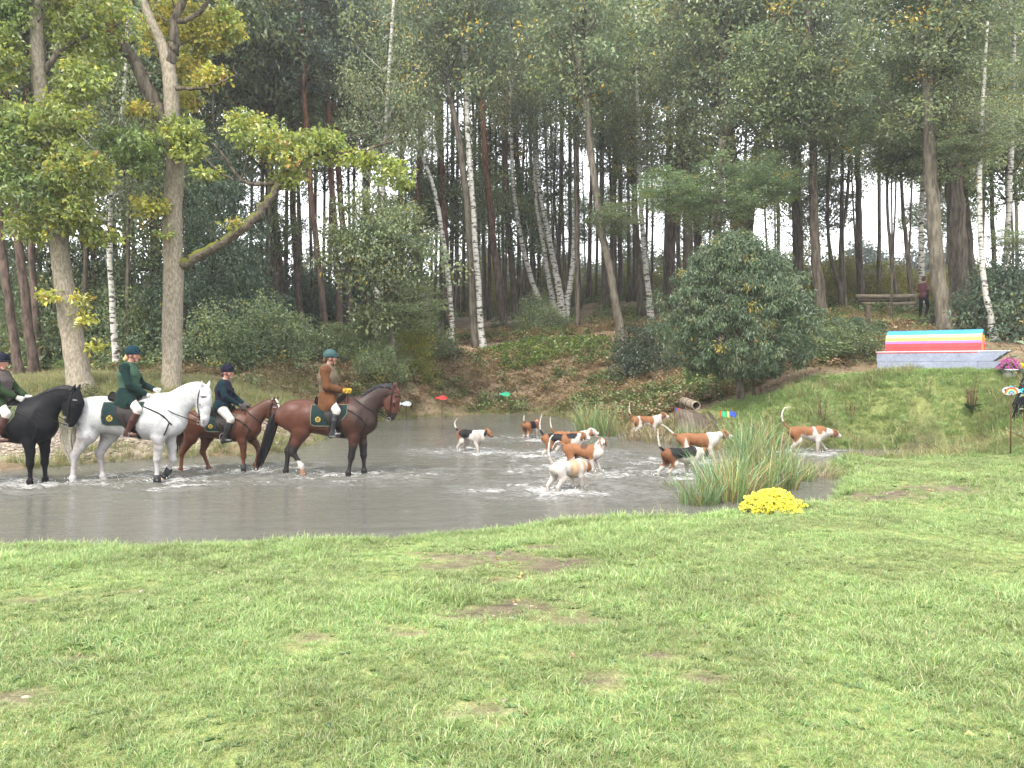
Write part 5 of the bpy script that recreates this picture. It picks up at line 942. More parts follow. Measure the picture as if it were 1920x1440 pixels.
T('pine', 'red pine stem high above the round laurel tree', [(1262, 590, 18), (1258, 450, 16), (1256, 300, 14), (1252, 150, 12), (1250, -40, 9)], 55, hi(110, 1, 1, 'pine'))
T('oak', 'dark trunk behind the left half of the laurel', [(1296, 590, 24), (1292, 470, 21), (1286, 340, 18), (1282, 180, 15), (1276, -60, 10)], 52, [(300, 1.1, 1, 'oak')])
T('oak', 'thick dark oak behind the round laurel tree', [(1408, 610, 52), (1396, 480, 46), (1380, 380, 42), (1364, 260, 36), (1354, 150, 30), (1362, 60, 24), (1370, -80, 16)], 43, [(300, 1.15, .9, 'oak'), (90, 1.15, 1, 'oak'), (430, .8, .55, 'low', 1330, -3), (380, .8, .6, 'low', 1440, -3)])
T('oak', 'curving dark limb tree right of the thick oak', [(1400, 600, 24), (1404, 450, 22), (1416, 290, 22), (1444, 220, 19), (1464, 150, 17), (1494, 90, 13), (1506, 0, 10), (1512, -90, 7)], 44.5, [(120, 1.1, 1, 'oak')])
T('oak', 'mottled dark trunk at the laurel\'s right side', [(1545, 606, 33), (1534, 520, 26), (1527, 420, 23), (1524, 300, 20), (1520, 160, 16), (1512, -60, 11)], 40, [(290, .95, 1, 'oak')])
T('oak', 'slim dark trunk nearly hidden behind the laurel\'s right side', [(1503, 606, 20), (1500, 500, 17), (1498, 380, 15), (1494, 200, 12), (1492, -40, 8)], 44, [(270, .9, 1, 'oak')])
# ---- right
T('oak', 'thin crooked tree left of the log fence, first of a pair', [(1578, 578, 13), (1572, 530, 10), (1556, 470, 9), (1552, 380, 8), (1556, 280, 7), (1560, 120, 4)], 46, [(280, .7, .9, 'birch')])
T('oak', 'thin dark tree left of the log fence, second of a pair', [(1576, 578, 12), (1578, 520, 10), (1576, 450, 9), (1588, 380, 8), (1592, 280, 7), (1590, 100, 4)], 46.3, [(250, .7, .9, 'birch')])
T('oak', 'straight dark trunk rising behind the log fence', [(1614, 580, 19), (1612, 480, 17), (1610, 400, 16), (1608, 300, 14), (1606, 120, 10), (1604, -40, 7)], 49, [(240, .8, 1, 'oak')])
T('oak', 'thin tree that leans right over the log fence', [(1690, 580, 11), (1676, 520, 9), (1668, 450, 8), (1664, 380, 7), (1662, 200, 4)], 46, [(330, .6, .8, 'birch')])
T('oak', 'thin dark trunk beside the walking person', [(1716, 580, 12), (1706, 520, 11), (1698, 440, 10), (1690, 350, 8), (1686, 180, 5)], 46.5, [(300, .6, .8, 'birch')])
T('birch', 'mottled trunk directly behind the walking person', [(1730, 590, 16), (1728, 500, 14), (1728, 400, 12), (1732, 250, 9), (1736, 40, 5)], 45, [(270, .8, 1, 'birch')])
T('grey', 'thick pale trunk directly behind the rainbow jump', [(1776, 634, 46), (1764, 560, 36), (1754, 460, 34), (1748, 380, 32), (1742, 250, 28), (1738, 80, 22), (1734, -80, 15)], 30, [(250, .75, .9, 'oak'), (300, .45, .6, 'low', 1820, -1.5), (90, .9, 1, 'oak')])
T('oak', 'thickest dark trunk behind the rainbow jump', [(1806, 630, 52), (1800, 560, 46), (1796, 460, 44), (1786, 300, 40), (1778, 150, 36), (1770, 0, 30), (1768, -90, 22)], 32, [(340, .7, .8, 'oak'), (80, .9, 1, 'oak'), (330, .6, .6, 'low', 1700, 2)])
T('oak', 'dark trunk in the second row right of the thickest trunk', [(1838, 604, 20), (1826, 520, 18), (1814, 420, 16), (1806, 280, 14), (1800, 40, 10)], 37, [(330, .6, .9, 'oak')])
T('birch', 'mottled birch beside the bow of the rainbow jump', [(1866, 652, 20), (1856, 590, 15), (1844, 520, 13), (1838, 440, 12), (1836, 340, 11), (1842, 200, 9), (1852, 40, 6)], 28.5, [(300, .5, .8, 'birch'), (470, .35, .5, 'low', 1900)])
T('birch', 'straight birch at the picture edge right of the jump', [(1884, 600, 16), (1886, 500, 14), (1892, 380, 13), (1896, 280, 12), (1900, 150, 10), (1902, -20, 7)], 33, [(250, .6, .9, 'birch')])
T('oak', 'slim dark trunk between the two birches right of the jump', [(1868, 600, 13), (1864, 500, 11), (1860, 380, 10), (1856, 180, 7), (1852, -60, 5)], 38, [(260, .7, .9, 'oak')])
T('grey', 'young tree with dense leaves standing on the bank right of the bay horse', [(741, 722, 17), (737, 660, 15), (730, 590, 13), (724, 500, 11), (716, 420, 9), (708, 340, 5)], 33, [(600, 1.0, 1.15, 'low', 722), (615, .6, .6, 'low', 770), (500, .7, .8, 'low', 685), (520, .7, .9, 'low', 740)], lm=leaf_mat('young_oak_leaves', (.175, .22, .10), .4, .3, .01), name='young_oak_tree')
T('oak', 'oak with a light green spreading crown above the round laurel tree', [(1352, 640, 26), (1350, 520, 22), (1346, 420, 19), (1350, 330, 14), (1352, 260, 8)], 35, [(420, .62, .50, 'oak', 1350), (400, .42, .45, 'oak', 1250, -1), (390, .5, .45, 'oak', 1430, 1)], lm=leaf_mat('light_green_oak_leaves', (.15, .215, .095), .42, .25, .012))
# fork of the tall birch
_b = [o for o in C.objects if o.get('label', '').startswith('tall white birch')][0]; _o = np.array(_b.location); mb = MB(); P = np.array([at(872, 120, 41.5), at(878, 40, 41.5), at(884, -60, 41.5)])-_o; mb.add(*tube(spline(P, 8), np.linspace(.14, .08, 8), 8)); link('fork_stem', mb.mesh('fork_stem'), M_bark['birch'], _b)
# ---- filler: the depth of the wood, nothing tells these apart
rf = random.Random(11)
def filler(n, x0, x1, y0, y1, kinds, cbot, label, group, wpx=(6, 11)):
    for i in range(n):
        px = x0+(x1-x0)*(i+rf.random())/n; Y = rf.uniform(y0, y1); wd = rf.uniform(*wpx); k = rf.choice(kinds); X = (px-960)/F_PX*Y; g = h1(X, Y); by = 690-(g-2)*F_PX/Y; ln = rf.uniform(-25, 25)
        sp = {'oak': 'oak', 'pine': 'pine', 'birch': 'oak', 'low': 'oak'}[k]
        cb = rf.uniform(*cbot); T(sp, label, [(px, by, wd*1.2), (px+ln*.2+rf.uniform(-4, 4), by*.6+cb*.4, wd), (px+ln*.6, cb, wd*.85), (px+ln, cb-260, wd*.5), (px+ln, -120, wd*.3)], Y, [(cb, rf.uniform(.9, 1.25), rf.uniform(.9, 1.2), k)], group=group)
filler(26, -60, 760, 46, 66, ['oak', 'oak', 'pine', 'birch'], (150, 400), 'dark trunk deep in the dense left half of the wood, one of many', 'trees deep in the left half of the wood')
filler(22, 780, 1330, 56, 72, ['oak', 'oak', 'birch', 'pine'], (30, 200), 'slim trunk deep in the open middle of the wood, one of many', 'trees deep in the middle of the wood')
filler(9, 1340, 2000, 48, 66, ['oak', 'birch', 'oak'], (10, 200), 'slim trunk in the back row of the light wood behind the log fence', 'trees in the back row on the right')
filler(10, -80, 520, 30, 44, ['oak', 'oak', 'birch'], (120, 360), 'leafy tree in the dense wood behind the two large oaks', 'trees behind the large oaks', (9, 14))
filler(26, 780, 1340, 54, 74, ['pine', 'birch', 'pine'], (20, 160), 'thin pole like trunk among the crowded poles in the middle of the wood', 'pole trunks in the middle of the wood', (4, 8))
filler(12, 420, 800, 46, 60, ['pine', 'pine', 'oak'], (100, 300), 'thin pole like trunk among the pines left of centre', 'pole trunks among the pines', (6, 10))
filler(10, 800, 1340, 66, 80, ['low'], (400, 520), 'small leafy tree at the far edge of the middle wood', 'leafy trees at the far edge of the wood', (4, 6))
filler(10, 1400, 1960, 52, 66, ['low', 'birch'], (300, 470), 'small leafy tree at the far edge of the wood behind the glade', 'leafy trees behind the glade', (4, 6))
filler(7, -60, 470, 33, 47, ['low'], (330, 560), 'leafy understorey tree with a low crown in the left half of the wood', 'understorey trees in the left half', (5, 8))
filler(8, 760, 1330, 50, 62, ['low'], (300, 480), 'leafy understorey tree with a low crown in the middle of the wood', 'understorey trees in the middle', (4, 7))
filler(5, 1430, 1960, 34, 48, ['low'], (200, 400), 'leafy understorey tree with a low crown behind the rainbow jump', 'understorey trees behind the jump', (4, 7))
filler(7, -420, -70, 26, 50, ['oak', 'pine', 'low'], (150, 450), 'tree of the wood beyond the left picture edge', 'trees beyond the left edge', (9, 14))
filler(7, 1990, 2350, 27, 50, ['oak', 'birch', 'low'], (150, 400), 'tree of the wood beyond the right picture edge', 'trees beyond the right edge', (9, 14))
# ---- the two large oaks in front, with lobed leaves one can see
OAKPAL = [(5, (.215, .28, .055)), (3, (.31, .345, .06)), (.9, (.42, .39, .06)), (.10, (.38, .2, .05))]
YELPAL = [(3, (.32, .345, .06)), (3, (.45, .42, .065)), (1.2, (.52, .40, .07)), (.2, (.46, .24, .05))]
GRNPAL = [(5, (.15, .225, .06)), (3, (.21, .28, .065)), (.6, (.33, .35, .065))]
def px_clumps(rng, regs, Y, per, pal, size=.128):
    """leaf sprays filling the listed regions (px, py, half width, half height, number of sprays, depth offset)"""
    mb = MB()
    for r in regs:
        px, py, hw, hh, n, dz = r[:6]; pl = r[6] if len(r) > 6 else pal; cen = []
        for _ in range(n):
            a = rng.uniform(-1, 1, 3)
            while (a*a).sum() > 1: a = rng.uniform(-1, 1, 3)
            cen.append(at(px+a[0]*hw, py+a[1]*hh, Y+dz+a[2]*min(hw, 110)*Y/F_PX))
        mb.add(*clump_leaves(rng, cen, per, .12+.15*rng.rand(n), size, .58, pl, .55, .12, 1.0, lobes=True, clumpvar=.35))
    return mb
def limb_mesh(rows, Y, org, sides=9, seed=1, wob=.07):
    P = np.array([at(r[0], r[1], Y+(r[3] if len(r) > 3 else 0)) for r in rows])-org; R = np.array([r[2]*.5*Y/F_PX for r in rows]); A = spline(np.column_stack([P, R]), 5*len(rows)); rng = np.random.RandomState(seed); A[1:-1, :3] += rng.normal(size=(len(A)-2, 3))*np.minimum(A[1:-1, 3:4], .1)*wob
    mb = MB(); mb.add(*tube(A[:, :3], np.maximum(A[:, 3], .006), sides, .07, seed)); return mb
def big_oak(label, Y, trunk, limbs, regs, pal, seed):
    b = at(trunk[0][0], trunk[0][1], Y); org = np.array([b[0], b[1], h1(b[0], b[1])]); t = empty('oak_tree', org, label, 'tree'); tr = [list(r) for r in trunk]
    mb = limb_mesh(tr, Y, org, 14, seed)
    mb.V[0][:, 2] = np.where(mb.V[0][:, 2] < .12, mb.V[0][:, 2]-.3, mb.V[0][:, 2]); link('trunk', mb.mesh('trunk'), M_bark['pale'], t)
    for k, (rows, m) in enumerate(limbs): link('limb', limb_mesh(rows, Y, org, 9 if rows[0][2] > 6 else 5, seed+k, .22).mesh('limb'), M_bark[m], t)
    rng = np.random.RandomState(seed)
    for (rows, m) in limbs:      # side twigs
        if len(rows) < 4: continue
        for q in range(5):
            f = rng.uniform(.25, .98)*(len(rows)-1); i = int(f); a = np.array((list(rows[i])+[0])[:4], float); b_ = np.array((list(rows[min(i+1, len(rows)-1)])+[0])[:4], float); c = a+(b_-a)*(f-i); dx, dy = rng.uniform(-42, 42), rng.uniform(-55, 12); dd = rng.uniform(-.6, .6)
            tw = [(c[0], c[1], 4, c[3]), (c[0]+dx*.5+rng.normal()*4, c[1]+dy*.4+rng.normal()*4, 3, c[3]+dd*.5), (c[0]+dx, c[1]+dy, 1.4, c[3]+dd)]; link('twig', limb_mesh(tw, Y, org, 4, q, .3).mesh('twig'), M_bark['oak'], t)
    mb = px_clumps(rng, [(*r[:4], int(r[4]*1.75), *r[5:]) for r in regs], Y, 15, pal)
    mb.V = [v-org for v in mb.V]; link('crown', mb.mesh('crown', False), M_leaf['near'], t); return t
big_oak('large pale oak leaning left at the picture edge, behind the black horse', 20.5, [(153, 732, 56), (148, 705, 44), (137, 640, 39), (124, 560, 36), (110, 463, 31), (98, 390, 27), (90, 300, 25), (80, 190, 25), (70, 110, 27), (68, 30, 24), (70, -60, 20), (70, -160, 14)],
   [([(72, 130, 24), (58, 75, 22), (40, 20, 20), (20, -50, 16)], 'oak'), ([(60, 70, 12), (30, 30, 9), (0, -10, 7)], 'oak'), ([(95, 400, 12), (150, 410, 7), (195, 440, 4)], 'oak'), ([(88, 300, 14), (130, 250, 9), (180, 225, 5)], 'oak'), ([(86, 260, 14), (30, 210, 9), (-20, 190, 6)], 'oak'), ([(76, 140, 13), (120, 90, 9), (180, 60, 5)], 'oak'), ([(110, 560, 5), (135, 550, 3), (160, 545, 2)], 'oak')],
   [(150, 50, 50, 70, 65, .3), (150, 150, 55, 45, 50, -.3), (90, 220, 80, 50, 65, -.6), (20, 270, 60, 70, 70, -.6, GRNPAL), (120, 305, 70, 50, 65, -.8), (50, 350, 70, 50, 50, -.7, GRNPAL), (140, 390, 50, 45, 50, -.6), (60, 420, 60, 40, 30, -.5), (190, 445, 36, 14, 16, -.4), (10, 110, 40, 60, 45, -.3), (20, 20, 40, 50, 45, -.2, GRNPAL), (110, 10, 60, 60, 40, .6), (185, 330, 30, 40, 16, -.4), (95, 555, 16, 8, 4, -.5, YELPAL), (150, 560, 18, 10, 5, -.5, YELPAL), (155, 600, 12, 14, 4, -.5, YELPAL), (180, 650, 14, 6, 3, -.4, YELPAL), (60, -60, 120, 60, 60, 0), (-60, 150, 80, 160, 90, -.3)], OAKPAL, 31)
big_oak('large straight pale oak with a mossy branch, behind the white horse', 22, [(322, 736, 42), (322, 705, 36), (324, 620, 36), (325, 500, 36), (324, 400, 34), (328, 300, 31), (322, 230, 27), (321, 180, 27), (316, 130, 25), (306, 90, 20), (288, 50, 18), (272, 10, 16), (262, -60, 13), (255, -150, 9)],
   [([(318, 240, 26), (296, 205, 26), (270, 150, 24), (250, 112, 21), (222, 78, 18), (190, 40, 16), (174, 0, 14), (160, -60, 11)], 'oak'), ([(318, 120, 22), (328, 85, 18), (326, 45, 16), (338, 10, 14), (352, -40, 11)], 'oak'), ([(328, 42, 10), (352, 36, 9), (376, 22, 8), (388, 0, 7), (392, -40, 5)], 'oak'), ([(262, 130, 8), (232, 80, 7), (205, 20, 6), (190, -50, 5)], 'oak'),
    ([(332, 502, 22), (362, 484, 20), (400, 464, 18, -.3), (440, 440, 17, -.5), (478, 408, 16, -.7), (505, 372, 15, -.8), (522, 345, 14, -.8), (536, 310, 8, -.8), (546, 280, 5, -.8)], 'moss'), ([(524, 342, 9, -.8), (480, 346, 7, -.9), (450, 335, 6, -1), (425, 300, 5, -1.1), (400, 268, 3, -1.2)], 'oak'), ([(530, 320, 9, -.8), (570, 296, 8, -.9), (610, 286, 7, -1), (660, 288, 7, -1), (700, 276, 5, -1.1), (742, 262, 3, -1.1)], 'oak'), ([(610, 286, 4, -1), (640, 262, 3, -1), (690, 250, 2, -1)], 'oak'),
    ([(326, 165, 7), (370, 166, 6, -.5), (400, 160, 5, -.7), (425, 150, 4, -.8), (445, 138, 2, -.8)], 'oak'), ([(332, 300, 6), (300, 270, 5, -.6), (250, 262, 3, -.9), (200, 270, 2, -1)], 'oak'), ([(440, 338, 4, -1), (408, 320, 3, -1.1), (380, 290, 2, -1.2)], 'oak')],
   [(405, 55, 50, 45, 70, .9, YELPAL), (345, 30, 45, 50, 45, 1.2, YELPAL), (430, 40, 20, 40, 24, .6), (355, 110, 40, 40, 30, 1.1, YELPAL), (300, 60, 50, 60, 30, 1.3, YELPAL), (350, 180, 26, 26, 18, .7, YELPAL), (260, 205, 26, 9, 9, -.4, YELPAL), (395, 145, 26, 22, 20, -.6, YELPAL), (340, 245, 45, 24, 30, -.7), (350, 285, 36, 18, 22, -.7), (245, 270, 66, 34, 50, -.8, GRNPAL), (260, 310, 40, 22, 16, -.7, GRNPAL), (280, 385, 36, 24, 16, -.4, YELPAL), (480, 252, 58, 36, 28, -.9), (555, 285, 70, 34, 38, -.9), (460, 225, 30, 18, 12, -1), (605, 262, 50, 20, 24, -1), (650, 295, 40, 14, 11, -1), (540, 335, 36, 14, 18, -.8), (690, 300, 30, 16, 9, -1), (735, 325, 32, 26, 16, -1), (392, 325, 24, 9, 8, -1), (755, 345, 16, 12, 8, -1), (440, 420, 20, 6, 3, -.6, YELPAL), (220, 40, 50, 50, 30, -.2), (200, 110, 30, 40, 14, -.2), (320, -60, 140, 50, 70, .2), (300, 395, 8, 8, 3, -.5), (306, 440, 6, 6, 2, -.5)], OAKPAL, 47)
# moss at the foot of the leaning oak
_o = [o for o in C.objects if o.get('label', '').startswith('large pale oak leaning')][0]; rng = np.random.RandomState(2); q = np.array([at(168, 735, 20.2), at(178, 750, 20.0), at(160, 745, 20.0)])-np.array(_o.location); mb = MB(); mb.add(*clump_leaves(rng, q, 220, .28, .07, .5, [(1, (.09, .10, .02)), (1, (.05, .05, .02))], .8, 0)); link('moss', mb.mesh('moss', False), M_leaf['near'], _o)['kind'] = 'stuff'
# ---- round laurel tree
def laurel():
    Y = 24; b = on_ground(1388, 752); Y = b[1]; org = b.copy(); t = empty('laurel_tree', org, 'round dense dark green laurel tree with dark trunk on the grass mound', 'tree'); rng = np.random.RandomState(8)
    mb = limb_mesh([(1388, 756, 19), (1388, 735, 16), (1386, 700, 14), (1380, 620, 11), (1372, 520, 7), (1362, 450, 3)], Y, org, 10, 3); link('trunk', mb.mesh('trunk'), M_bark['oak'], t)
    m2 = limb_mesh([(1413, 752, 6), (1413, 730, 5), (1412, 690, 4)], Y+.3, org, 7, 4); link('second_stem', m2.mesh('second_stem'), M_bark['oak'], t)
    for k in range(9):
        a = k/9*6.28; e = [(1386, 700-12*k, 5), (1386+60*math.cos(a), 660-14*k, 4, .8*math.sin(a)), (1386+115*math.cos(a), 620-12*k, 2, 1.6*math.sin(a))]; link('limb', limb_mesh(e, Y, org, 5, k).mesh('limb'), M_bark['oak'], t)
    prof = [(700, 50), (690, 88), (672, 122), (640, 146), (605, 150), (560, 134), (510, 102), (475, 70), (455, 42), (440, 20)]; cen = []
    while len(cen) < 1050:
        py = rng.uniform(440, 700); hw = np.interp(py, [p[0] for p in prof[::-1]], [p[1] for p in prof[::-1]]); a = rng.rand()*6.28; q = rng.rand()**.33; hw *= 1+.10*math.sin(a*3+py*.02)+.06*math.sin(a*7)+rng.normal()*.05
        cx = 1393-(700-py)*.06; cen.append(at(cx+hw*q*math.cos(a), py, Y+.0)+np.array([0, hw*q*math.sin(a)*Y/F_PX, 0]))
    pal = [(6, (.07, .115, .056)), (3, (.10, .145, .068)), (1.5, (.155, .185, .09)), (.12, (.42, .33, .05))]
    mb = MB(); mb.add(*clump_leaves(rng, np.array(cen)-org, 46, .17, .115, .32, pal, .9, .45, .8, clumpvar=.2)); link('crown', mb.mesh('crown', False), M_leaf['laurel'], t)
laurel()
# ---- shrubs and understorey bushes
def shrub(label, px, py, sc, sz=1.0, kind='bush', lm=None, group=None, name='shrub', Yo=None, cat='shrub'):
    b = on_ground(px, py) if Yo is None else np.append(at(px, 690, Yo)[:2], h1(*at(px, 690, Yo)[:2])); t = empty(name, b, label, cat, group); me, br = CR[kind][rf.randrange(len(CR[kind]))]; a = rf.random()*6.28
    for nm, m, mm in (('stems', br, M_bark['oak']), ('foliage', me, lm or M_leaf[kind])):
        o = link(nm, m, mm, t); o.scale = (sc, sc, sc*sz); o.rotation_euler = (0, 0, a); o.location = (0, 0, -.1)
    return t
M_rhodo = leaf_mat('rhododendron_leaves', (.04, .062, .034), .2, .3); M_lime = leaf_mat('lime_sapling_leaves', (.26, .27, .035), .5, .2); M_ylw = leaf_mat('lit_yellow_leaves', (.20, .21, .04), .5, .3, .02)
shrub('dark rhododendron bush pressed against the left of the round laurel', 1212, 702, .95, 1.0, lm=M_rhodo); shrub('small dark bush under the pale leaning trunk', 1185, 680, .6, .8, lm=M_rhodo)
shrub('bright yellow green sapling beside the young oak on the bank', 772, 706, .62, 1.7, lm=M_lime)
shrub('tall dark evergreen with hanging branches right of the straight oak', 395, 690, 1.0, 1.15, 'holly', Yo=31); shrub('dark evergreen behind the mossy branch, narrower than its neighbour', 455, 680, .85, 1.2, 'holly', Yo=36)
shrub('dark evergreen half hidden between the leaning oak and the birch', 180, 690, .8, 1.0, 'holly', Yo=42)
shrub('big green bush at the foot of the evergreens behind the young rider', 490, 682, 1.05, 1.0); shrub('low bush behind the white horse\'s head', 405, 692, 1.1, .9); shrub('bush at the path edge left of the brown coated rider', 560, 672, .95, .9); shrub('pale green bush right behind the brown coated rider\'s helmet', 622, 672, .75, .9, lm=M_leaf['low'])
shrub('leafy bush under the pines left of the young oak', 672, 668, .95, .9); shrub('bush between birch and straight oak', 262, 690, 1.2, 1.1, Yo=31); shrub('bush behind the green coated rider', 230, 684, 1.5, 1.2, Yo=36); shrub('bush under the leaning pines', 100, 690, 1.5, 1.1, Yo=33); shrub('bush at the picture edge behind the pines', 15, 690, 1.6, 1.2, Yo=36)
shrub('small bush at the foot of the leafy young oak', 718, 712, .75, .9, lm=M_leaf['low']); shrub('bush right of the young oak behind the lime sapling', 800, 672, 1.0, .9); shrub('thin bush by the end of the fallen log', 1005, 622, .9, 1.1, lm=M_leaf['low']); shrub('low bush at the root of the birch clump', 1025, 618, .8, .8)
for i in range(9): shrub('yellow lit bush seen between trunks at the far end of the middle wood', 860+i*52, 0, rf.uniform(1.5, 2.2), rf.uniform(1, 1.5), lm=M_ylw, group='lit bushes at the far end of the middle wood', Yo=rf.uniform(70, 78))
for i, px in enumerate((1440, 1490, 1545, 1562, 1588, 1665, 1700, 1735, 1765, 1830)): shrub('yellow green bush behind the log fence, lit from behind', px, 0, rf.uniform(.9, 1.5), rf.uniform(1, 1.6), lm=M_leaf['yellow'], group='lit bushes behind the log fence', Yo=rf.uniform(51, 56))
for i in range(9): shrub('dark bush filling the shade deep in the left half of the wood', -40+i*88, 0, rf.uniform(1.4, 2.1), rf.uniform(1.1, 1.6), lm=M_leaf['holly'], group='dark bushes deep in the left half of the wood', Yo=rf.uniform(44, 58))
shrub('dark low evergreen right of the jump behind the birch', 1885, 0, 1.2, 1.2, lm=M_leaf['holly'], Yo=29.5); shrub('dark bush between thick trunks and birch', 1848, 0, .9, 1.2, lm=M_leaf['holly'], Yo=34); shrub('small bush between the laurel and the jump on the brown bank', 1590, 665, .8, .6); shrub('sparse bush below the wooden post', 1612, 640, .7, .6, lm=M_leaf['holly']); shrub('bramble bush right of the laurel trunk on the brown bank', 1545, 672, .85, .6)
# ---- far wood beyond the meadow: one mass
def gn_scatter(name, pts, rot, scl, idx, protos, m=None, **props):
    """instances of the prototype meshes on points"""
    col = bpy.data.collections.new(name+'_kinds')
    for i, me in enumerate(protos):
        po = bpy.data.objects.new('%s_kind_%02d' % (name, i), me); col.objects.link(po)
        if m is not None and len(me.materials) == 0: me.materials.append(m)
    me = bpy.data.meshes.new(name); me.vertices.add(len(pts)); me.vertices.foreach_set('co', np.asarray(pts, np.float32).ravel())
    for nm, ty, arr, key in (('rot', 'FLOAT_VECTOR', rot, 'vector'), ('scl', 'FLOAT_VECTOR', scl, 'vector'), ('idx', 'INT', idx, 'value')):
        a = me.attributes.new(nm, ty, 'POINT'); a.data.foreach_set(key, np.asarray(arr, np.float32 if ty != 'INT' else np.int32).ravel())
    o = link(name, me, None, None, kind='stuff', **props); ng = bpy.data.node_groups.new(name, 'GeometryNodeTree'); ng.interface.new_socket('Geometry', in_out='INPUT', socket_type='NodeSocketGeometry'); ng.interface.new_socket('Geometry', in_out='OUTPUT', socket_type='NodeSocketGeometry')
    N, L = ng.nodes, ng.links; gi = N.new('NodeGroupInput'); go = N.new('NodeGroupOutput'); ip = N.new('GeometryNodeInstanceOnPoints'); ci = N.new('GeometryNodeCollectionInfo'); ci.inputs[0].default_value = col; ci.inputs[1].default_value = True; ci.inputs[2].default_value = True; ip.inputs['Pick Instance'].default_value = True
    def at_(nm, ty):
        n = N.new('GeometryNodeInputNamedAttribute'); n.data_type = ty; n.inputs[0].default_value = nm; return n.outputs[0]
    L.new(gi.outputs[0], ip.inputs['Points']); L.new(ci.outputs[0], ip.inputs['Instance']); L.new(at_('idx', 'INT'), ip.inputs['Instance Index'])
    L.new(at_('rot', 'FLOAT_VECTOR'), ip.inputs['Rotation']); L.new(at_('scl', 'FLOAT_VECTOR'), ip.inputs['Scale']); L.new(ip.outputs[0], go.inputs[0]); md = o.modifiers.new('scatter', 'NODES'); md.node_group = ng; return o
rng = np.random.RandomState(77); n = 150; X = np.concatenate([rng.uniform(5, 110, 100), rng.uniform(-100, 10, 50)]); Yf = rng.uniform(120, 165, n)
pm = [crown_proto('far_wood_crown', 90+i, 150, 40, 3.6, 13, 1.2, .5, .6, pal=PAL_FOR)[0] for i in range(2)]
gn_scatter('far_wood', np.stack([X, Yf, H(X, Yf)], 1), np.stack([0*X, 0*X, rng.rand(n)*6.28], 1), np.repeat(rng.uniform(.85, 1.25, (n, 1)), 3, 1), rng.randint(0, 2, n), pm, leaf_mat('far_wood_leaves', (.05, .075, .045), .3, .2), label='far wood beyond the meadow')
# ================================================================ grass, reeds, weeds
def blades(rng, n, hmin, hmax, w, spread, lean, pal, segs=3):
    """tuft of bent grass blades -> MB"""
    mb = MB(); k = segs+1
    a = rng.rand(n)*6.28; r = spread*np.sqrt(rng.rand(n)); bx, by = r*np.cos(a), r*np.sin(a); h = rng.uniform(hmin, hmax, n); ld = a+rng.normal(size=n)*1.0; ln = np.abs(rng.normal(size=n))*lean+.1; wd = w*rng.uniform(.6, 1.3, n); cs = np.array([p[1] for p in pal]); ws = np.array([p[0] for p in pal]); col = cs[rng.choice(len(pal), n, p=ws/ws.sum())]*rng.uniform(.75, 1.3, (n, 1))
    t = np.linspace(0, 1, k); fx = rng.rand(n)*6.28; V = np.zeros((n, k, 2, 3)); Cc = np.zeros((n, k, 2, 3))
    for i, tt in enumerate(t):
        off = ln*h*tt**1.8; cx = bx+np.cos(ld)*off; cy = by+np.sin(ld)*off; cz = h*(tt-.35*np.minimum(ln, 1.6)*tt**2.4); ww = wd*(1-tt**1.6*.93)*.5
        for j, sg in enumerate((-1, 1)): V[:, i, j] = np.stack([cx+sg*np.cos(fx)*ww, cy+sg*np.sin(fx)*ww, cz], 1); Cc[:, i, j] = col*(.75+.35*tt)
    base = np.arange(n)[:, None]*(k*2); Q = np.concatenate([base+np.array([[2*i, 2*i+1, 2*i+3, 2*i+2]]) for i in range(segs)])
    mb.add(V.reshape(-1, 3), Q, Cc.reshape(-1, 3)); return mb
GP = [(6, (.215, .325, .10)), (3, (.30, .375, .125)), (1.3, (.42, .40, .20)), (1.3, (.16, .27, .10))]
rng = np.random.RandomState(12)
tufts = [blades(rng, 26, .018, .05, .005, .05, .9, GP).mesh('tuft%d' % i) for i in range(6)]+[blades(rng, 30, .035, .085, .0055, .06, .9, GP).mesh('longtuft%d' % i) for i in range(3)]
def rosette(rng, n=8, L=.05):
    a = rng.rand(n)*6.28; d = np.stack([np.cos(a), np.sin(a), .35+0*a], 1); return leaf_quads(np.zeros((n, 3))+rng.normal(size=(n, 3))*.012*[1, 1, 0], d, np.tile([0, 0, 1.], (n, 1)), L*rng.uniform(.6, 1.2, n), L*.5*rng.uniform(.7, 1.3, n), np.array([.085, .15, .04])*rng.uniform(.7, 1.3, (n, 1)), lobes=True)
for i in range(2): mb = MB(); mb.add(*rosette(rng)); tufts.append(mb.mesh('rosette%d' % i))
M_grass = leaf_mat('lawn_grass_blades', (1.0, 1.0, 1.0), .35, .42, .022, 1.3, .06)
def in_view(x, y, m=3.2): return np.abs(x) < y*.66+m
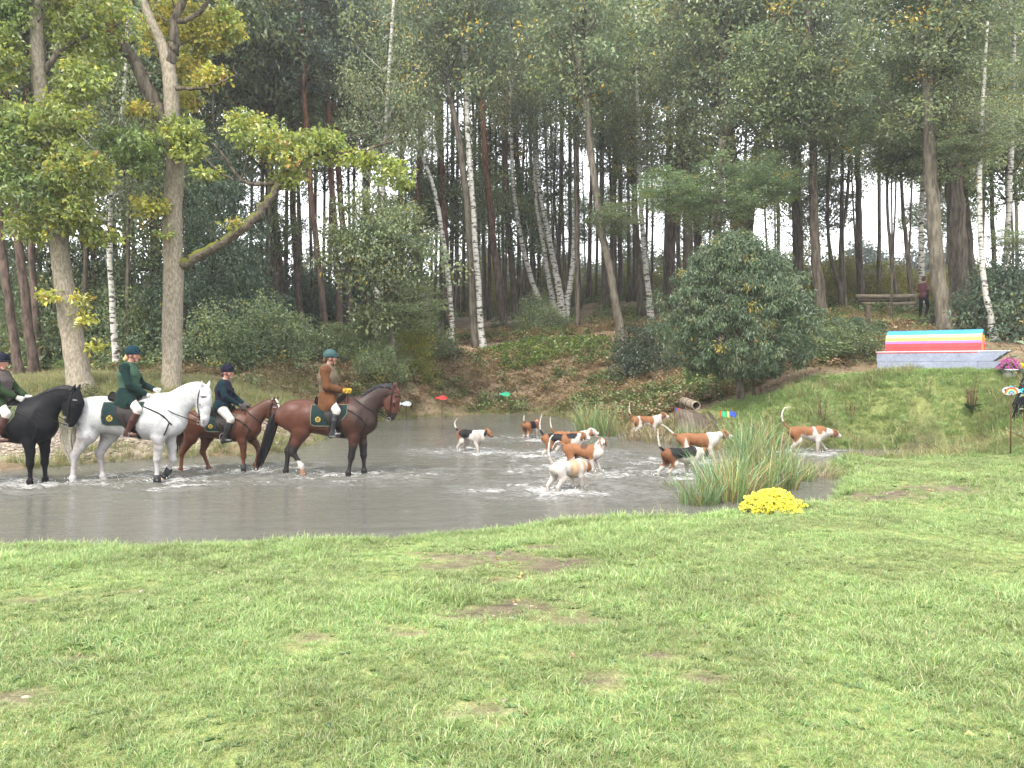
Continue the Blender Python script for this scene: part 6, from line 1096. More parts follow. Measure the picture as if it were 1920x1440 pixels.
def lawn():
    P = []
    for y0, y1, dens in ((2.3, 5, 1500), (5, 9.6, 900), (9.0, 17.5, 320)):
        n = int((y1-y0)*2*(y1*.66+3.2)*dens); x = rng.uniform(-(y1*.66+3.2), y1*.66+3.2, n); y = rng.uniform(y0, y1, n); k = in_view(x, y)
        if y0 == 9.0: k &= (y > 9.6)
        x, y = x[k], y[k]; sd = pond_sd(x, y); k = sd > .10; x, y, sd = x[k], y[k], sd[k]
        k = (y < 16.5) | (x < 0); x, y, sd = x[k], y[k], sd[k]
        if y0 == 9.0:
            k = x > 0; x, y, sd = x[k], y[k], sd[k]
        b = bare(x, y); k = rng.rand(len(x)) > b*.8; x, y, sd, b = x[k], y[k], sd[k], b[k]
        thin = fbm(x*1.7, y*1.7, 51); k = rng.rand(len(x)) > np.clip(.1+thin*.7, 0, .55); P.append(np.stack([x, y, sd, b, thin], 1)[k])
    P = np.concatenate(P); x, y, sd, b, th = P.T; n = len(P); z = H(x, y); lush = fbm(x*.9+9, y*.9, 61)
    s = rng.uniform(.5, 1.1, n)*(1-.45*b)*(1+.5*sstep(.9, .2, sd))*(1+.35*np.clip(lush*2, -.8, 1))*np.where(y > 9.6, 1.45, 1)
    idx = rng.randint(0, 6, n); tall = (rng.rand(n) < .06+.5*sstep(.7, .2, sd)+.35*sstep(.25, .5, lush)); idx = np.where(tall, rng.randint(6, 9, n), idx); idx = np.where(rng.rand(n) < .045, rng.randint(9, 11, n), idx)
    return gn_scatter('grass', np.stack([x, y, z-.004], 1), np.stack([rng.normal(size=n)*.12, rng.normal(size=n)*.12, rng.rand(n)*6.28], 1), np.repeat(s[:, None], 3, 1), idx, tufts, M_grass, label='short trodden lawn grass in the foreground')
lawn()
# ---- long grass on mound and banks
BP = [(4, (.17, .22, .075)), (3, (.26, .27, .10)), (2.2, (.36, .31, .15)), (1, (.20, .13, .07))]
ltufts = [blades(rng, 26, .10, .26, .009, .10, 1.1, BP).mesh('bank_tuft%d' % i) for i in range(5)]+[blades(rng, 26, .06, .13, .008, .10, .8, GP).mesh('mound_tuft%d' % i) for i in range(3)]
M_bgrass = leaf_mat('bank_grass_blades', (1, 1, 1), .35, .35, .02, .9, .05)
def scatter_region(name, label, n, x0, x1, y0, y1, keep, scale, idxs, protos, m):
    x = rng.uniform(x0, x1, n); y = rng.uniform(y0, y1, n); k = in_view(x, y, 2.5) & (pond_sd(x, y) > .06); x, y = x[k], y[k]; p = keep(x, y); k = rng.rand(len(x)) < p; x, y = x[k], y[k]; n = len(x); z = H(x, y)
    return gn_scatter(name, np.stack([x, y, z-.01], 1), np.stack([rng.normal(size=n)*.15, rng.normal(size=n)*.15, rng.rand(n)*6.28], 1), np.repeat((rng.uniform(.7, 1.3, n)*scale)[:, None], 3, 1), rng.choice(idxs, n), protos, m, label=label)
scatter_region('mound_grass', 'grass on the mound below the rainbow jump', 34000, 3, 17, 15.5, 26, lambda x, y: sstep(.5, -.3, poly_sd(x, y, R_MOUND)+fbm(x, y, 3)*.8)*.95, 1.15, [5, 6, 7], ltufts, M_bgrass)
scatter_region('mound_tall_grass', 'tangled long dry grass on the slope of the mound', 5000, 3, 17, 15.5, 24, lambda x, y: sstep(.4, -.3, poly_sd(x, y, R_MOUND))*sstep(.0, .35, fbm(x*.5, y*.9, 15)+.25*sstep(22.5, 20, y)), 1.25, [0, 1, 2, 3, 4], ltufts, M_bgrass)
scatter_region('shore_grass', 'grass fringe along the far shore of the pond', 26000, -17, 8, 16, 38, lambda x, y: sstep(1.1, .2, pond_sd(x, y)+fbm(x*1.3, y*1.3, 8)*.9)*(y > 16), 1.1, [0, 1, 2, 3, 4, 6], ltufts, M_bgrass)
scatter_region('bank_grass', 'rough grass on the left bank and beside the path', 36000, -22, -3, 18, 34, lambda x, y: .85*sstep(.8, -.4, poly_sd(x, y, R_LEFTG)+fbm(x*.9, y*.9, 18)*2.2)*(1-.8*sstep(.2, -.1, poly_sd(x, y, R_PATHS[0]))), .95, [0, 1, 2, 3, 4, 5, 6], ltufts, M_bgrass)
scatter_region('glade_grass', 'sunlit grass of the glade by the log fence', 9000, 8, 30, 28, 52, lambda x, y: .8*sstep(.8, -.4, poly_sd(x, y, R_GLADE)+fbm(x*.7, y*.7, 19)*2)+.10, 1.4, [5, 6, 7, 0], ltufts, M_bgrass)
# ---- leafy ground plants on the far bank and wood floor
def weed(rng, n, L, hgt, cols):
    a = rng.rand(n)*6.28; d = np.stack([np.cos(a), np.sin(a), rng.uniform(-.1, .9, n)], 1); c = np.stack([rng.normal(size=n)*.10, rng.normal(size=n)*.10, rng.rand(n)*hgt], 1); nn = rng.normal(size=(n, 3))*.4+[0, 0, 1]
    mb = MB(); mb.add(*leaf_quads(c, d, nn, L*rng.uniform(.6, 1.3, n), L*.55*rng.uniform(.7, 1.3, n), np.array(cols)[rng.randint(0, len(cols), n)]*rng.uniform(.7, 1.3, (n, 1)))); return mb
weeds = [weed(rng, 34, .10, .30, [(.12, .17, .055), (.16, .21, .06), (.09, .14, .05)]).mesh('weed%d' % i) for i in range(3)]+[weed(rng, 30, .09, .28, [(.26, .165, .09), (.30, .21, .11), (.2, .18, .08)]).mesh('brownweed%d' % i) for i in range(2)]+[weed(rng, 26, .16, .22, [(.18, .25, .06), (.14, .22, .06), (.3, .3, .07)]).mesh('groundivy%d' % i) for i in range(2)]
M_weed = leaf_mat('bank_weed_leaves', (1, 1, 1), .35, .3, .02, .7)
pth = lambda x, y: 1-.93*np.maximum(sstep(.3, -.2, poly_sd(x, y, R_PATHS[0])), sstep(.3, -.2, poly_sd(x, y, R_PATHS[1])))
scatter_region('undergrowth', 'mixed low weeds and brambles on the far bank', 19000, -14, 14, 24, 46, lambda x, y: .8*sstep(-.15, .30, fbm(x*.45, y*.45, 28)+.05)*sstep(.1, .6, pond_sd(x, y))*pth(x, y)*(poly_sd(x, y, R_MOUND) > .2), 1.1, [0, 1, 2, 3, 4, 3], weeds, M_weed)
scatter_region('dry_bracken', 'brown dead bracken and leaf litter plants on the far bank', 15000, -12, 16, 26, 48, lambda x, y: .95*sstep(-.2, .22, -fbm(x*.45, y*.45, 28)+.05)*sstep(.4, 1, pond_sd(x, y))*pth(x, y)*(poly_sd(x, y, R_MOUND) > .2), .85, [3, 4], weeds, M_weed)
R_IVY = [gp(*p) for p in [(925, 668), (960, 650), (1090, 636), (1150, 640), (1120, 660), (1010, 690), (950, 690)]]
scatter_region('ground_cover', 'bright green ground cover carpet on the far bank below the path', 9000, -4, 8, 34, 45, lambda x, y: sstep(.3, -.2, poly_sd(x, y, R_IVY)+fbm(x*1.2, y*1.2, 5)), .9, [5, 6, 0], weeds, M_weed)
scatter_region('wood_floor_plants', 'low plants scattered over the shaded wood floor', 16000, -40, 36, 28, 66, lambda x, y: .55*sstep(-.05, .3, fbm(x*.3, y*.3, 41)+np.where(x < -5, .3, -.05))*pth(x, y)*(poly_sd(x, y, R_MOUND) > .5)*(poly_sd(x, y, R_LEFTG) > .3), 1.5, [0, 1, 2, 3], weeds, M_weed)
# ---- fallen leaves on lawn and bank, pebbles on the shore
def one_leaf(col): mb = MB(); mb.add(*leaf_quads(np.array([[0, 0, .008], [.02, .03, .01]]), np.array([[1, 0, .1], [-.3, 1, .1]]), np.array([[0, .2, 1.], [.2, 0, 1]]), np.array([.055, .045]), np.array([.034, .028]), np.array([col, col]), lobes=True)); return mb.mesh('leaf')
fl = [one_leaf(c) for c in ((.36, .26, .15), (.28, .17, .09), (.42, .35, .23), (.42, .33, .13))]
scatter_region('fallen_leaves', 'dry fallen leaves strewn over the lawn', 900, -8, 10, 2.5, 15, lambda x, y: .35+.65*bare(x, y), 1.0, [0, 1, 2, 3], fl, M_weed)
scatter_region('fallen_leaf_litter', 'fallen leaves covering the bank and wood floor', 26000, -22, 22, 19, 50, lambda x, y: .9*(poly_sd(x, y, R_MOUND) > .1)*sstep(.3, .9, pond_sd(x, y)), 1.9, [0, 1, 1, 2], fl, M_weed)
def stone(rng): V, Q = blob((0, 0, .02), (.06*rng.uniform(.7, 1.3), .045*rng.uniform(.7, 1.3), .028), 7, 5); V = V+rng.normal(size=V.shape)*.005; mb = MB(); mb.add(V, Q, np.array([.28, .235, .19])*rng.uniform(.5, 1.25)); return mb.mesh('stone')
M_stone = mat('shore_stones', (1, 1, 1), .85, .2, rnd=.3, noise=(20, .2))
scatter_region('gravel', 'pale pebbles and wood chips on the left shore', 22000, -17, -3, 16.5, 22, lambda x, y: .9*sstep(.3, -.15, poly_sd(x, y, R_GRAVEL)+fbm(x*1.3, y*1.3, 44)*.9), .6, list(range(5)), [stone(rng) for i in range(5)], M_stone)
scatter_region('mud_stones', 'small stones in the trodden mud patches of the lawn', 2600, -7, 8, 2.5, 13, lambda x, y: bare(x, y)*.5, .32, list(range(3)), [stone(rng) for i in range(3)], M_stone)
# ---- reeds: each clump a plant
RP = [(5, (.10, .19, .055)), (3, (.15, .245, .085)), (2, (.32, .30, .09)), (1.3, (.25, .15, .07))]; RB = [(2, (.18, .22, .08)), (4, (.34, .28, .13)), (3, (.27, .16, .075))]
reedm = [blades(rng, 190, .40, 1.05, .018, .32, .32, RP, 5).mesh('reed%d' % i) for i in range(3)]+[blades(rng, 170, .30, .85, .013, .36, .40, RB, 5).mesh('dryreed%d' % i) for i in range(2)]
M_reed = leaf_mat('reed_blades', (1, 1, 1), .3, .25, .01, 1.5, .08)
def reed(label, px, py, k, s=1.0, sz=1.0, Y=None):
    b = on_ground(px, py, 9.5) if Y is None else np.array([at(px, 690, Y)[0], Y, -.06]); b[2] = min(b[2], .3) if Y else b[2]
    o = link('reed_clump', reedm[k], M_reed, None, label=label, category='reeds', group='reeds along the pond'); o.location = (b[0], b[1], b[2]-.05); o.scale = (s, s, s*sz); o.rotation_euler = (0, 0, rf.random()*6.28); return o
for a in [('thick green reed clump just left of the yellow flowers', 1372, 948, 0, 1.0, 1.0, 12.1), ('green reed clump behind the yellow flowers', 1420, 935, 1, .95, 1.05, 12.6), ('sparse reed clump at the water edge nearest the white puddle glint', 1310, 955, 2, .85, .85, 11.8), ('reed clump in front of the black and white hound\'s chest', 1345, 930, 2, 1.0, 1.0, 12.9), ('reed clump between flowers and curled tail hound', 1462, 925, 0, .95, .95, 13.3), ('tall reeds in front of the curled tail hound\'s hind legs', 1455, 885, 1, 1.05, 1.0, 15.2), ('reeds right of the striding hound\'s head', 1408, 880, 2, 1.1, 1.1, 15.6), ('reed clump at the mouth of the inlet', 1500, 905, 1, .8, .8, 14.3), ('dry reeds mixed into the green clump left of the flowers', 1390, 945, 4, .9, 1.0, 12.3), ('dry reeds behind the black and white hound\'s head', 1370, 900, 4, .9, .9, 14.4), ('low reeds on the spit beside the inlet tip', 1530, 880, 2, .6, .6, 15.6), ('dry brown reed clump on the spit right of the reeds', 1548, 895, 3, .8, .8, 14.6), ('green reed clump behind the striding hound', 1400, 855, 0, 1.1, 1.0, 18.3), ('low reed tuft standing alone in the water', 1262, 915, 2, .45, .6, 13.6),
          ('reeds at the far corner of the pond left of the standing hound', 1105, 812, 0, 1.25, 1.0, 24.5), ('green reeds in front of the far shore corner', 1135, 818, 1, 1.2, 1.0, 23.6), ('dry reeds under the hound that stands among the reeds', 1190, 825, 3, 1.2, .8, 22.2), ('dry brown reeds in front of the standing hound\'s feet', 1235, 830, 4, 1.15, .85, 21.6), ('brown reeds behind the standing hound', 1165, 800, 4, 1.2, .9, 25), ('reed clump below the wooden pipe', 1295, 835, 0, 1.0, .9, 20.5), ('dry tall reeds left of the wooden pipe', 1252, 755, 3, 1.3, 1.15, 26), ('reeds growing before the plank stack', 1330, 838, 4, 1.1, .95, 19.8), ('reeds at the laurel foot near the coloured cloth', 1375, 825, 1, 1.1, 1.0, 20.6), ('reeds between laurel and curled tail hound', 1432, 832, 2, 1.2, 1.0, 20.0)]: reed(*a)
# ---- single plants
def dock(label, px, py, n=9, hgt=1.0, leafy=True, Y=None):
    b = on_ground(px, py); t = empty('dock_plant', b, label, 'plant', 'dead standing weeds'); mb = MB(); r2 = np.random.RandomState(int(px)); seeds = []
    for i in range(n):
        a = r2.rand()*6.28; h = hgt*r2.uniform(.55, 1); P = spline([(0.03*math.cos(a), .03*math.sin(a), -.05), (.10*math.cos(a), .10*math.sin(a), h*.5), (.22*math.cos(a)*h, .22*math.sin(a)*h, h)], 9); mb.add(*tube(P, np.linspace(.010, .003, 9), 5)); seeds.append(P)
    link('stems', mb.mesh('stems'), M_stem, t); mb = MB()
    for P in seeds:
        c = P[4:][r2.randint(0, 5, 26)]+r2.normal(size=(26, 3))*[.015, .015, .03]; mb.add(*leaf_quads(c, r2.normal(size=(26, 3)), r2.normal(size=(26, 3)), np.full(26, .035), np.full(26, .022), np.tile([.16, .07, .04], (26, 1))*r2.uniform(.6, 1.3, (26, 1))))
    link('seed_heads', mb.mesh('seed_heads', False), M_weed, t)
    if leafy: mb = MB(); k = 16; a = r2.rand(k)*6.28; mb.add(*leaf_quads(np.stack([.03*np.cos(a), .03*np.sin(a), r2.rand(k)*.15], 1), np.stack([np.cos(a), np.sin(a), r2.uniform(.1, .9, k)], 1), np.tile([0, 0, 1.], (k, 1)), r2.uniform(.18, .32, k), r2.uniform(.08, .13, k), np.tile([.06, .11, .045], (k, 1)), lobes=True)); link('leaves', mb.mesh('leaves', False), M_weed, t)
M_stem = mat('dry_stem', (.09, .055, .035), .9, .1, attr=False)
dock('dead dock plant with rusty seed stems below the rainbow jump', 1822, 776, 11, .95); dock('dead weed stalk right of the curled tail hound\'s tail', 1543, 792, 4, .85, False); dock('thin dead stalks above the large hound\'s back', 1594, 790, 5, .7, False); dock('dead stalks right of the laurel trunk', 1420, 750, 4, .6, False)
def bigleaf(label, px, py, Yd, n=26, L=.11):
    b = at(px, py, Yd); g = h1(b[0], b[1]); t = empty('leafy_branch', (b[0], b[1], g), label, 'plant'); r2 = np.random.RandomState(9); mb = MB(); tips = []
    for i in range(7): e = np.array([r2.uniform(-.25, .25), r2.uniform(-.2, .2), .55+i*.32+b[2]*0]); P = spline([(.25, 0, -.05), (.22, 0, e[2]*.6), e], 8); mb.add(*tube(P, np.linspace(.014, .004, 8), 5)); tips.append(P)
    link('stems', mb.mesh('stems'), M_stem, t)
    for i in range(n):
        P = tips[i % 7]; c = P[r2.randint(4, 8)]+r2.normal(size=3)*.05; mb = MB(); mb.add(*leaf_quads(c[None], np.array([[r2.normal(), r2.normal(), -.2]]), np.array([[r2.normal()*.3, -.5, .8]]), np.array([L*r2.uniform(.7, 1.4)]), np.array([L*.62]), np.array([[.16, .20, .12]] if i % 4 else [[.26, .25, .05]]), lobes=True)); link('leaf', mb.mesh('leaf', False), M_weed, t)
bigleaf('leafy branch with large pale leaves reaching in at the picture edge above the jump', 1935, 640, 13.5, 34, .15)
bigleaf('small leafy weed at the foot of the rainbow fish stake', 1902, 850, 14.8, 16, .09)
# ================================================================ things around the pond
def paint(name, col, rough=.5): return mat(name, col, rough, .35, attr=False, noise=((2.5, .14), (18, .14), (70, .08)), bump=(30, .25, .006), rnd=.06)
PT = {k: paint('paint_'+k, c) for k, c in dict(grey=(.205, .23, .30), white=(.55, .55, .57), blue=(.05, .26, .42), teal=(.05, .30, .30), yellow=(.72, .55, .17), amber=(.68, .36, .05), orange=(.62, .17, .03), pink=(.60, .10, .36), red=(.50, .045, .05), cyan=(.05, .42, .68), violet=(.35, .33, .72), green=(.04, .42, .20), deepblue=(.05, .10, .48)).items()}
M_wood = mat('weathered_wood', (.20, .165, .125), .9, .1, attr=False, noise=((5, .3), (60, .25)), bump=(35, .6, .02)); M_darkwood = mat('dark_wet_wood', (.07, .055, .042), .85, .15, attr=False, noise=((5, .3), (60, .25)), bump=(35, .6, .02))
def part(name, V, F, m, parent, smooth=False, **kw): mb = MB(); mb.add(V, F); return link(name, mb.mesh(name, smooth), m, parent, **kw)
def prism(poly, y0, y1):
    """polygon in x,z extruded along y"""
    p = np.asarray(poly, float); n = len(p); V = np.concatenate([np.column_stack([p[:, 0], np.full(n, y0), p[:, 1]]), np.column_stack([p[:, 0], np.full(n, y1), p[:, 1]])]); j = np.arange(n); jn = (j+1) % n
    c0 = p.mean(0); V = np.concatenate([V, [[c0[0], y0, c0[1]], [c0[0], y1, c0[1]]]]); return V, [np.stack([j, jn, n+jn, n+j], 1)[:, ::-1], np.concatenate([np.stack([j, jn, np.full(n, 2*n)], 1), np.stack([n+jn, n+j, np.full(n, 2*n+1)], 1)])]
# ---- rainbow boat jump
def boat():
    Y = 24; L0 = at(1644, 694, Y); X0 = L0[0]; t = empty('boat_jump', (X0, Y, L0[2]-.03), 'grey wooden boat shaped jump with a rainbow striped barrel roof', 'jump')
    t.rotation_euler = (0, 0, -.61); u = 3.42/251; W = 1.15; Ln = (1895-1644)*u; bw = (1858-1644)*u; h = .57
    # hull boards: two long planks, bow boards
    hp = h*.50; x1 = (1836-1644)*u
    for side, y in ((-1, 0), (1, W)):
        s = -1 if side < 0 else 1; y0, y1 = (y-.03, y) if side < 0 else (y, y+.03)
        part('plank', *prism([(.02, 0), (x1-.004, 0), (x1-.004, hp-.006), (.02, hp-.006)], y0, y1), PT['grey'], t); part('plank', *prism([(0, hp), (x1+.0, hp), (x1+(hp+.02)*1.0+.06, hp), (Ln-.10, h-.02), (0, h-.02)], y0-.004 if side < 0 else y0, y1 if side < 0 else y1+.004), PT['grey'], t)
        part('bow_board', *prism([(x1+.004, .0), (bw, .0), (bw+(hp)*1.0, hp-.006), (x1+.004, hp-.006)], y0, y1), PT['grey'], t)
    part('stern_board', *box(.012, W/2, h/2-.01, .02, W-.06, h-.03), PT['grey'], t)
    V, F = prism([(-.02, h-.015), (Ln-.05, h-.015), (Ln, h+.012), (-.02, h+.012)], -.05, W+.05); part('deck', V, F, PT['white'], t)
    V, F = strip(np.array([[0.0, -.036, h-.03], [bw*.5, -.036, h-.03], [x1, -.036, h-.03]]), (0, -1, 0), .028, .005); part('red_trim', V, F, PT['red'], t)
    # barrel: boards round a half ellipse
    bx0, bx1 = (1660-1644)*u, (1842-1644)*u; bh = .60; n = 14; a = np.linspace(0, math.pi, n+1); prof = np.stack([W/2-np.cos(a)*(W/2-.06), h+.012+np.sin(a)**.8*bh], 1)
    hs = np.array([0, .18, .36, .48, .62, .77, .84, .93, 1.0]); hs = np.concatenate([hs, hs[-2::-1]]); n = len(hs)-1; a = np.arcsin(hs**1.25); a[9:] = math.pi-a[9:]; prof = np.stack([W/2-np.cos(a)*(W/2-.06), h+.012+np.sin(a)**.8*bh], 1); c8 = ['red', 'red', 'pink', 'amber', 'yellow', 'teal', 'blue', 'blue']; cols = c8+c8[::-1]
    for i in range(n):
        p, q = prof[i], prof[i+1]; d = q-p; nn = np.array([-d[1], d[0]])/np.linalg.norm(d); ee = d*.014; rj = random.Random(i); nn_ = nn*0; p = p+nn*rj.uniform(-.004, .004); a0, a1, b0, b1 = p+ee, q-ee, p+ee+nn*.02, q-ee+nn*.02
        V = np.array([[x, *v] for x in (bx0, bx1) for v in (a0, a1, b1, b0)]); part('roof_board', V, np.array([[0, 1, 2, 3], [7, 6, 5, 4], [0, 4, 5, 1], [1, 5, 6, 2], [2, 6, 7, 3], [3, 7, 4, 0]]), PT[cols[i]], t)
    for x, m in ((bx1-.05, 'orange'), (bx0+.05, 'orange')):
        V = np.concatenate([np.column_stack([np.full(n+1, x), prof]), [[x, W/2, h+.012]]]); V2 = V+[.02, 0, 0]; k = n+2; j = np.arange(n); part('end_panel', np.concatenate([V, V2]), [np.concatenate([np.stack([j, j+1, 0*j+n+1], 1)[:, ::-1], np.stack([j, j+1, 0*j+n+1], 1)+k]), np.stack([j, j+1, j+1+k, j+k], 1)], PT[m], t)
boat()
# ---- fish cut-outs on stakes
def fish(label, px, py, Y, L, m, base_py=None, tailm=None, dirx=1, thick=.02, tilt=0, bands=None, cat='fish figure'):
    c = at(px, py, Y); g = h1(c[0], c[1]); t = empty('fish_figure', (c[0], c[1], g), label, cat, 'fish figures on stakes'); z = c[2]-g
    a = np.linspace(0, 2*np.pi, 28, endpoint=False); x = np.cos(a)*L*.42; zz = np.sin(a)*L*.19*(1-.25*np.cos(a)*-1); body = np.column_stack([x*dirx, zz+z]); V, F = prism(body if dirx > 0 else body[::-1], -thick/2, thick/2); part('body', V, F, m, t)
    tl = np.array([(-.38, .03), (-.58, .15), (-.53, 0), (-.58, -.13), (-.38, -.03)])*L; tl[:, 0] *= dirx; tl[:, 1] += z; V, F = prism(tl if dirx < 0 else tl[::-1], -thick/2-.003, thick/2-.003); part('tail_fin', V, F, tailm or m, t)
    fn = np.array([(-.15, .14), (.0, .24), (.18, .15), (.1, .10), (-.1, .10)])*L; fn[:, 0] *= dirx; fn[:, 1] += z; V, F = prism(fn, -thick/2-.004, thick/2-.006); part('back_fin', V, F, tailm or m, t)
    V, F = tube(np.array([[0, 0, -.15], [0, 0, z*.5], [0, 0, z-L*.12]]), .016, 6); part('stake', V, F, M_stem, t, True)
    V, F = tube(np.array([[.30*L*dirx, -thick/2-.008, z+.05*L], [.30*L*dirx, -thick/2+.002, z+.05*L]]), .022*L*2, 10); part('eye', V, F, M_dark, t, True)
    if bands:
        for i, (r, bm) in enumerate(bands):
            a = np.linspace(.05, math.pi-.05, 18); P = np.stack([.02*L*dirx+np.cos(a)*r*L, 0*a-thick/2-.004-.0012*i, z-.13*L+np.sin(a)*r*L*.95], 1); V, F = strip(P, (0, -1, 0), .052*L, .004); part('rainbow_band', V, F, PT[bm], t)
    return t
fish('white fish figure on a stake beside the bay horse\'s muzzle', 762, 757, 31.5, .46, paint('fish_white', (.62, .66, .70))); fish('red fish figure on a stake at the far shore', 829, 746, 33.2, .46, PT['red']); fish('green fish figure with yellow nose on a stake at the far shore', 948, 739, 35.6, .50, PT['green'], tailm=PT['teal'])
fish('pale blue green fish figure on a stake under the white horse\'s belly', 207, 817, 17.9, .26, paint('fish_pale', (.45, .62, .62)), tailm=PT['green'])
fish('rainbow striped fish figure on a stake at the picture edge', 1896, 733, 15.2, .40, PT['white'], tailm=PT['cyan'], dirx=-1, bands=[(.30, 'red'), (.25, 'orange'), (.20, 'yellow'), (.15, 'green'), (.10, 'deepblue'), (.06, 'violet')])
# ---- flowers
def flowers(label, px, py, Y, W, Hh, colr, npuff, leafcol=(.05, .09, .035), pot=None, dense=1.0, size=.03, name='flower_cluster'):
    c = at(px, py, Y); g = h1(c[0], c[1]); t = empty(name, (c[0], c[1], g), label, 'flowers'); r2 = np.random.RandomState(int(px)); z0 = 0
    if pot:
        pr = pot[0]; ph = pot[1]; a = [(pr*.72, 0), (pr*.78, .01), (pr*.96, ph*.85), (pr*1.06, ph*.86), (pr*1.06, ph), (pr*.95, ph), (pr*.9, ph*.8)]; n = 20; th = np.linspace(0, 6.2832, n, endpoint=False); V = np.concatenate([np.stack([r*np.cos(th), r*np.sin(th), 0*th+z], 1) for r, z in a]); j = np.arange(n); Q = np.concatenate([np.stack([i*n+j, i*n+(j+1) % n, (i+1)*n+(j+1) % n, (i+1)*n+j], 1) for i in range(len(a)-1)]); part('pot', V, Q, PT['white'], t, True); z0 = ph
    cen = []; 
    while len(cen) < npuff:
        p = r2.uniform(-1, 1, 3); p[2] = abs(p[2])
        if (p**2).sum() > 1 or (p**2).sum() < .72: continue
        cen.append(p*[W/2*(1+.15*r2.normal()), W/2*.7, Hh*(1+.12*r2.normal())])
    cen = np.array(cen)+[0, 0, z0]; mb = MB(); k = 60; mb.add(*clump_leaves(r2, cen[::4]*[.8, .8, .7]+[0, 0, -.01], k//2, .07, .05, .5, [(1, leafcol)], .8, .2)); link('foliage', mb.mesh('foliage', False), M_weed, t)
    mb = MB()
    for c_ in cen:   # every bloom a little dome of petals
        n = 16; a = r2.rand(n)*6.28; el = r2.uniform(-.2, 1.3, n); d = np.stack([np.cos(a)*np.cos(el), np.sin(a)*np.cos(el), np.sin(el)], 1); nn = np.cross(d, r2.normal(size=(n, 3)))
        mb.add(*leaf_quads(np.tile(c_, (n, 1)), d, nn, size*r2.uniform(.8, 1.3, n), np.full(n, size*.75), np.tile(colr, (n, 1))*r2.uniform(.8, 1.15, (n, 1))))
    link('blossoms', mb.mesh('blossoms', False), M_petal, t); return t
M_petal = leaf_mat('petals', (1, 1, 1), .3, .08, 0, 3, .03)
flowers('mass of bright yellow chrysanthemums on the lawn edge beside the reeds', 1446, 958, 10.1, .66, .26, (.84, .79, .14), 1000, size=.036)
flowers('pink chrysanthemums in a white pot beside the bow of the jump', 1893, 693, 21.6, .55, .30, (.60, .16, .44), 150, pot=(.20, .22), size=.03)
flowers('yellow flowers beside the white pot at the picture edge', 1907, 691, 21.6, .18, .16, (.8, .62, .03), 30, size=.03)
# ---- hanging dark gauze figure at the picture edge
def gauze():
    c = at(1926, 770, 18.0); g = h1(c[0], c[1]); t = empty('draped_figure', (c[0], c[1], g), 'dark draped gauze figure with yellow blooms at the picture edge', 'figure'); z = c[2]-g; r2 = np.random.RandomState(4)
    part('pole', *tube(np.array([[0, 0, -.1], [0, 0, z+.5], [0, 0, z+.95]]), .02, 7), M_stem, t, True); part('head', *blob((0, 0, z+.88), (.13, .12, .11), 14, 9), mat('grey_green_felt', (.09, .12, .09), .9, .1, attr=False), t, True); mb = MB()
    for i in range(120):
        a = r2.rand()*6.28; r = r2.uniform(.05, .18); e = r2.uniform(.12, .34); P = spline([(.06*math.cos(a), .06*math.sin(a), z+.82), (r*math.cos(a), r*math.sin(a), z+.45), (e*math.cos(a), e*math.sin(a), z+r2.uniform(-.25, .15))], 6); mb.add(*tube(P, np.linspace(.016, .006, 6), 4))
    link('drape', mb.mesh('drape'), mat('dark_gauze', (.018, .018, .028), .9, .1, attr=False), t)['kind'] = 'stuff'; mb = MB(); n = 40; d = r2.normal(size=(n, 3)); mb.add(*leaf_quads(np.tile([-.10, -.05, z+1.0], (n, 1))+r2.normal(size=(n, 3))*.03, d, r2.normal(size=(n, 3)), np.full(n, .06), np.full(n, .04), np.tile([.75, .58, .03], (n, 1)))); link('blossoms', mb.mesh('blossoms', False), M_petal, t)
gauze()
# ---- wooden pipe and planks at the laurel foot
def pipe():
    a = at(1282, 752, 23.2); b = at(1306, 761, 22.0); org = np.array([b[0], b[1], h1(b[0], b[1])]); t = empty('wooden_pipe', org, 'hollow wooden pipe section lying on the planks below the laurel', 'pipe'); d = (b-a); d /= np.linalg.norm(d); up = np.array([0, 0, 1.]); s = np.cross(d, up); s /= np.linalg.norm(s); u = np.cross(s, d); n = 20; th = np.linspace(0, 6.2832, n, endpoint=False); R, r = .12, .098; L = []
    for p, rr in ((a, R), (a*.5+b*.5, R*1.02), (b, R), (b, r), (a*.2+b*.8, r), (a*.9+b*.1, r)): L.append(p-org+np.outer(np.cos(th)*rr, s)+np.outer(np.sin(th)*rr, u))
    V = np.concatenate(L); j = np.arange(n); Q = np.concatenate([np.stack([i*n+j, i*n+(j+1) % n, (i+1)*n+(j+1) % n, (i+1)*n+j], 1) for i in range(5)]); part('wall', V, Q, M_wood, t, True)
    for f in (.15, .5, .85): q = a*(1-f)+b*f-org; part('hoop', *tube(np.concatenate([q+np.outer(np.cos(th)*R*1.03, s)+np.outer(np.sin(th)*R*1.03, u), [q+s*R*1.03]]), .012, 5), M_darkwood, t, True)
    part('inner_end', *blob(a*.85+b*.15-org, (.09, .09, .09), 12, 8), M_dark, t, True)
pipe()
M_rampwood = mat('ramp_planks', (.105, .085, .066), .9, .1, attr=False, noise=((5, .3), (60, .25)), bump=(35, .6, .02), rnd=.3)
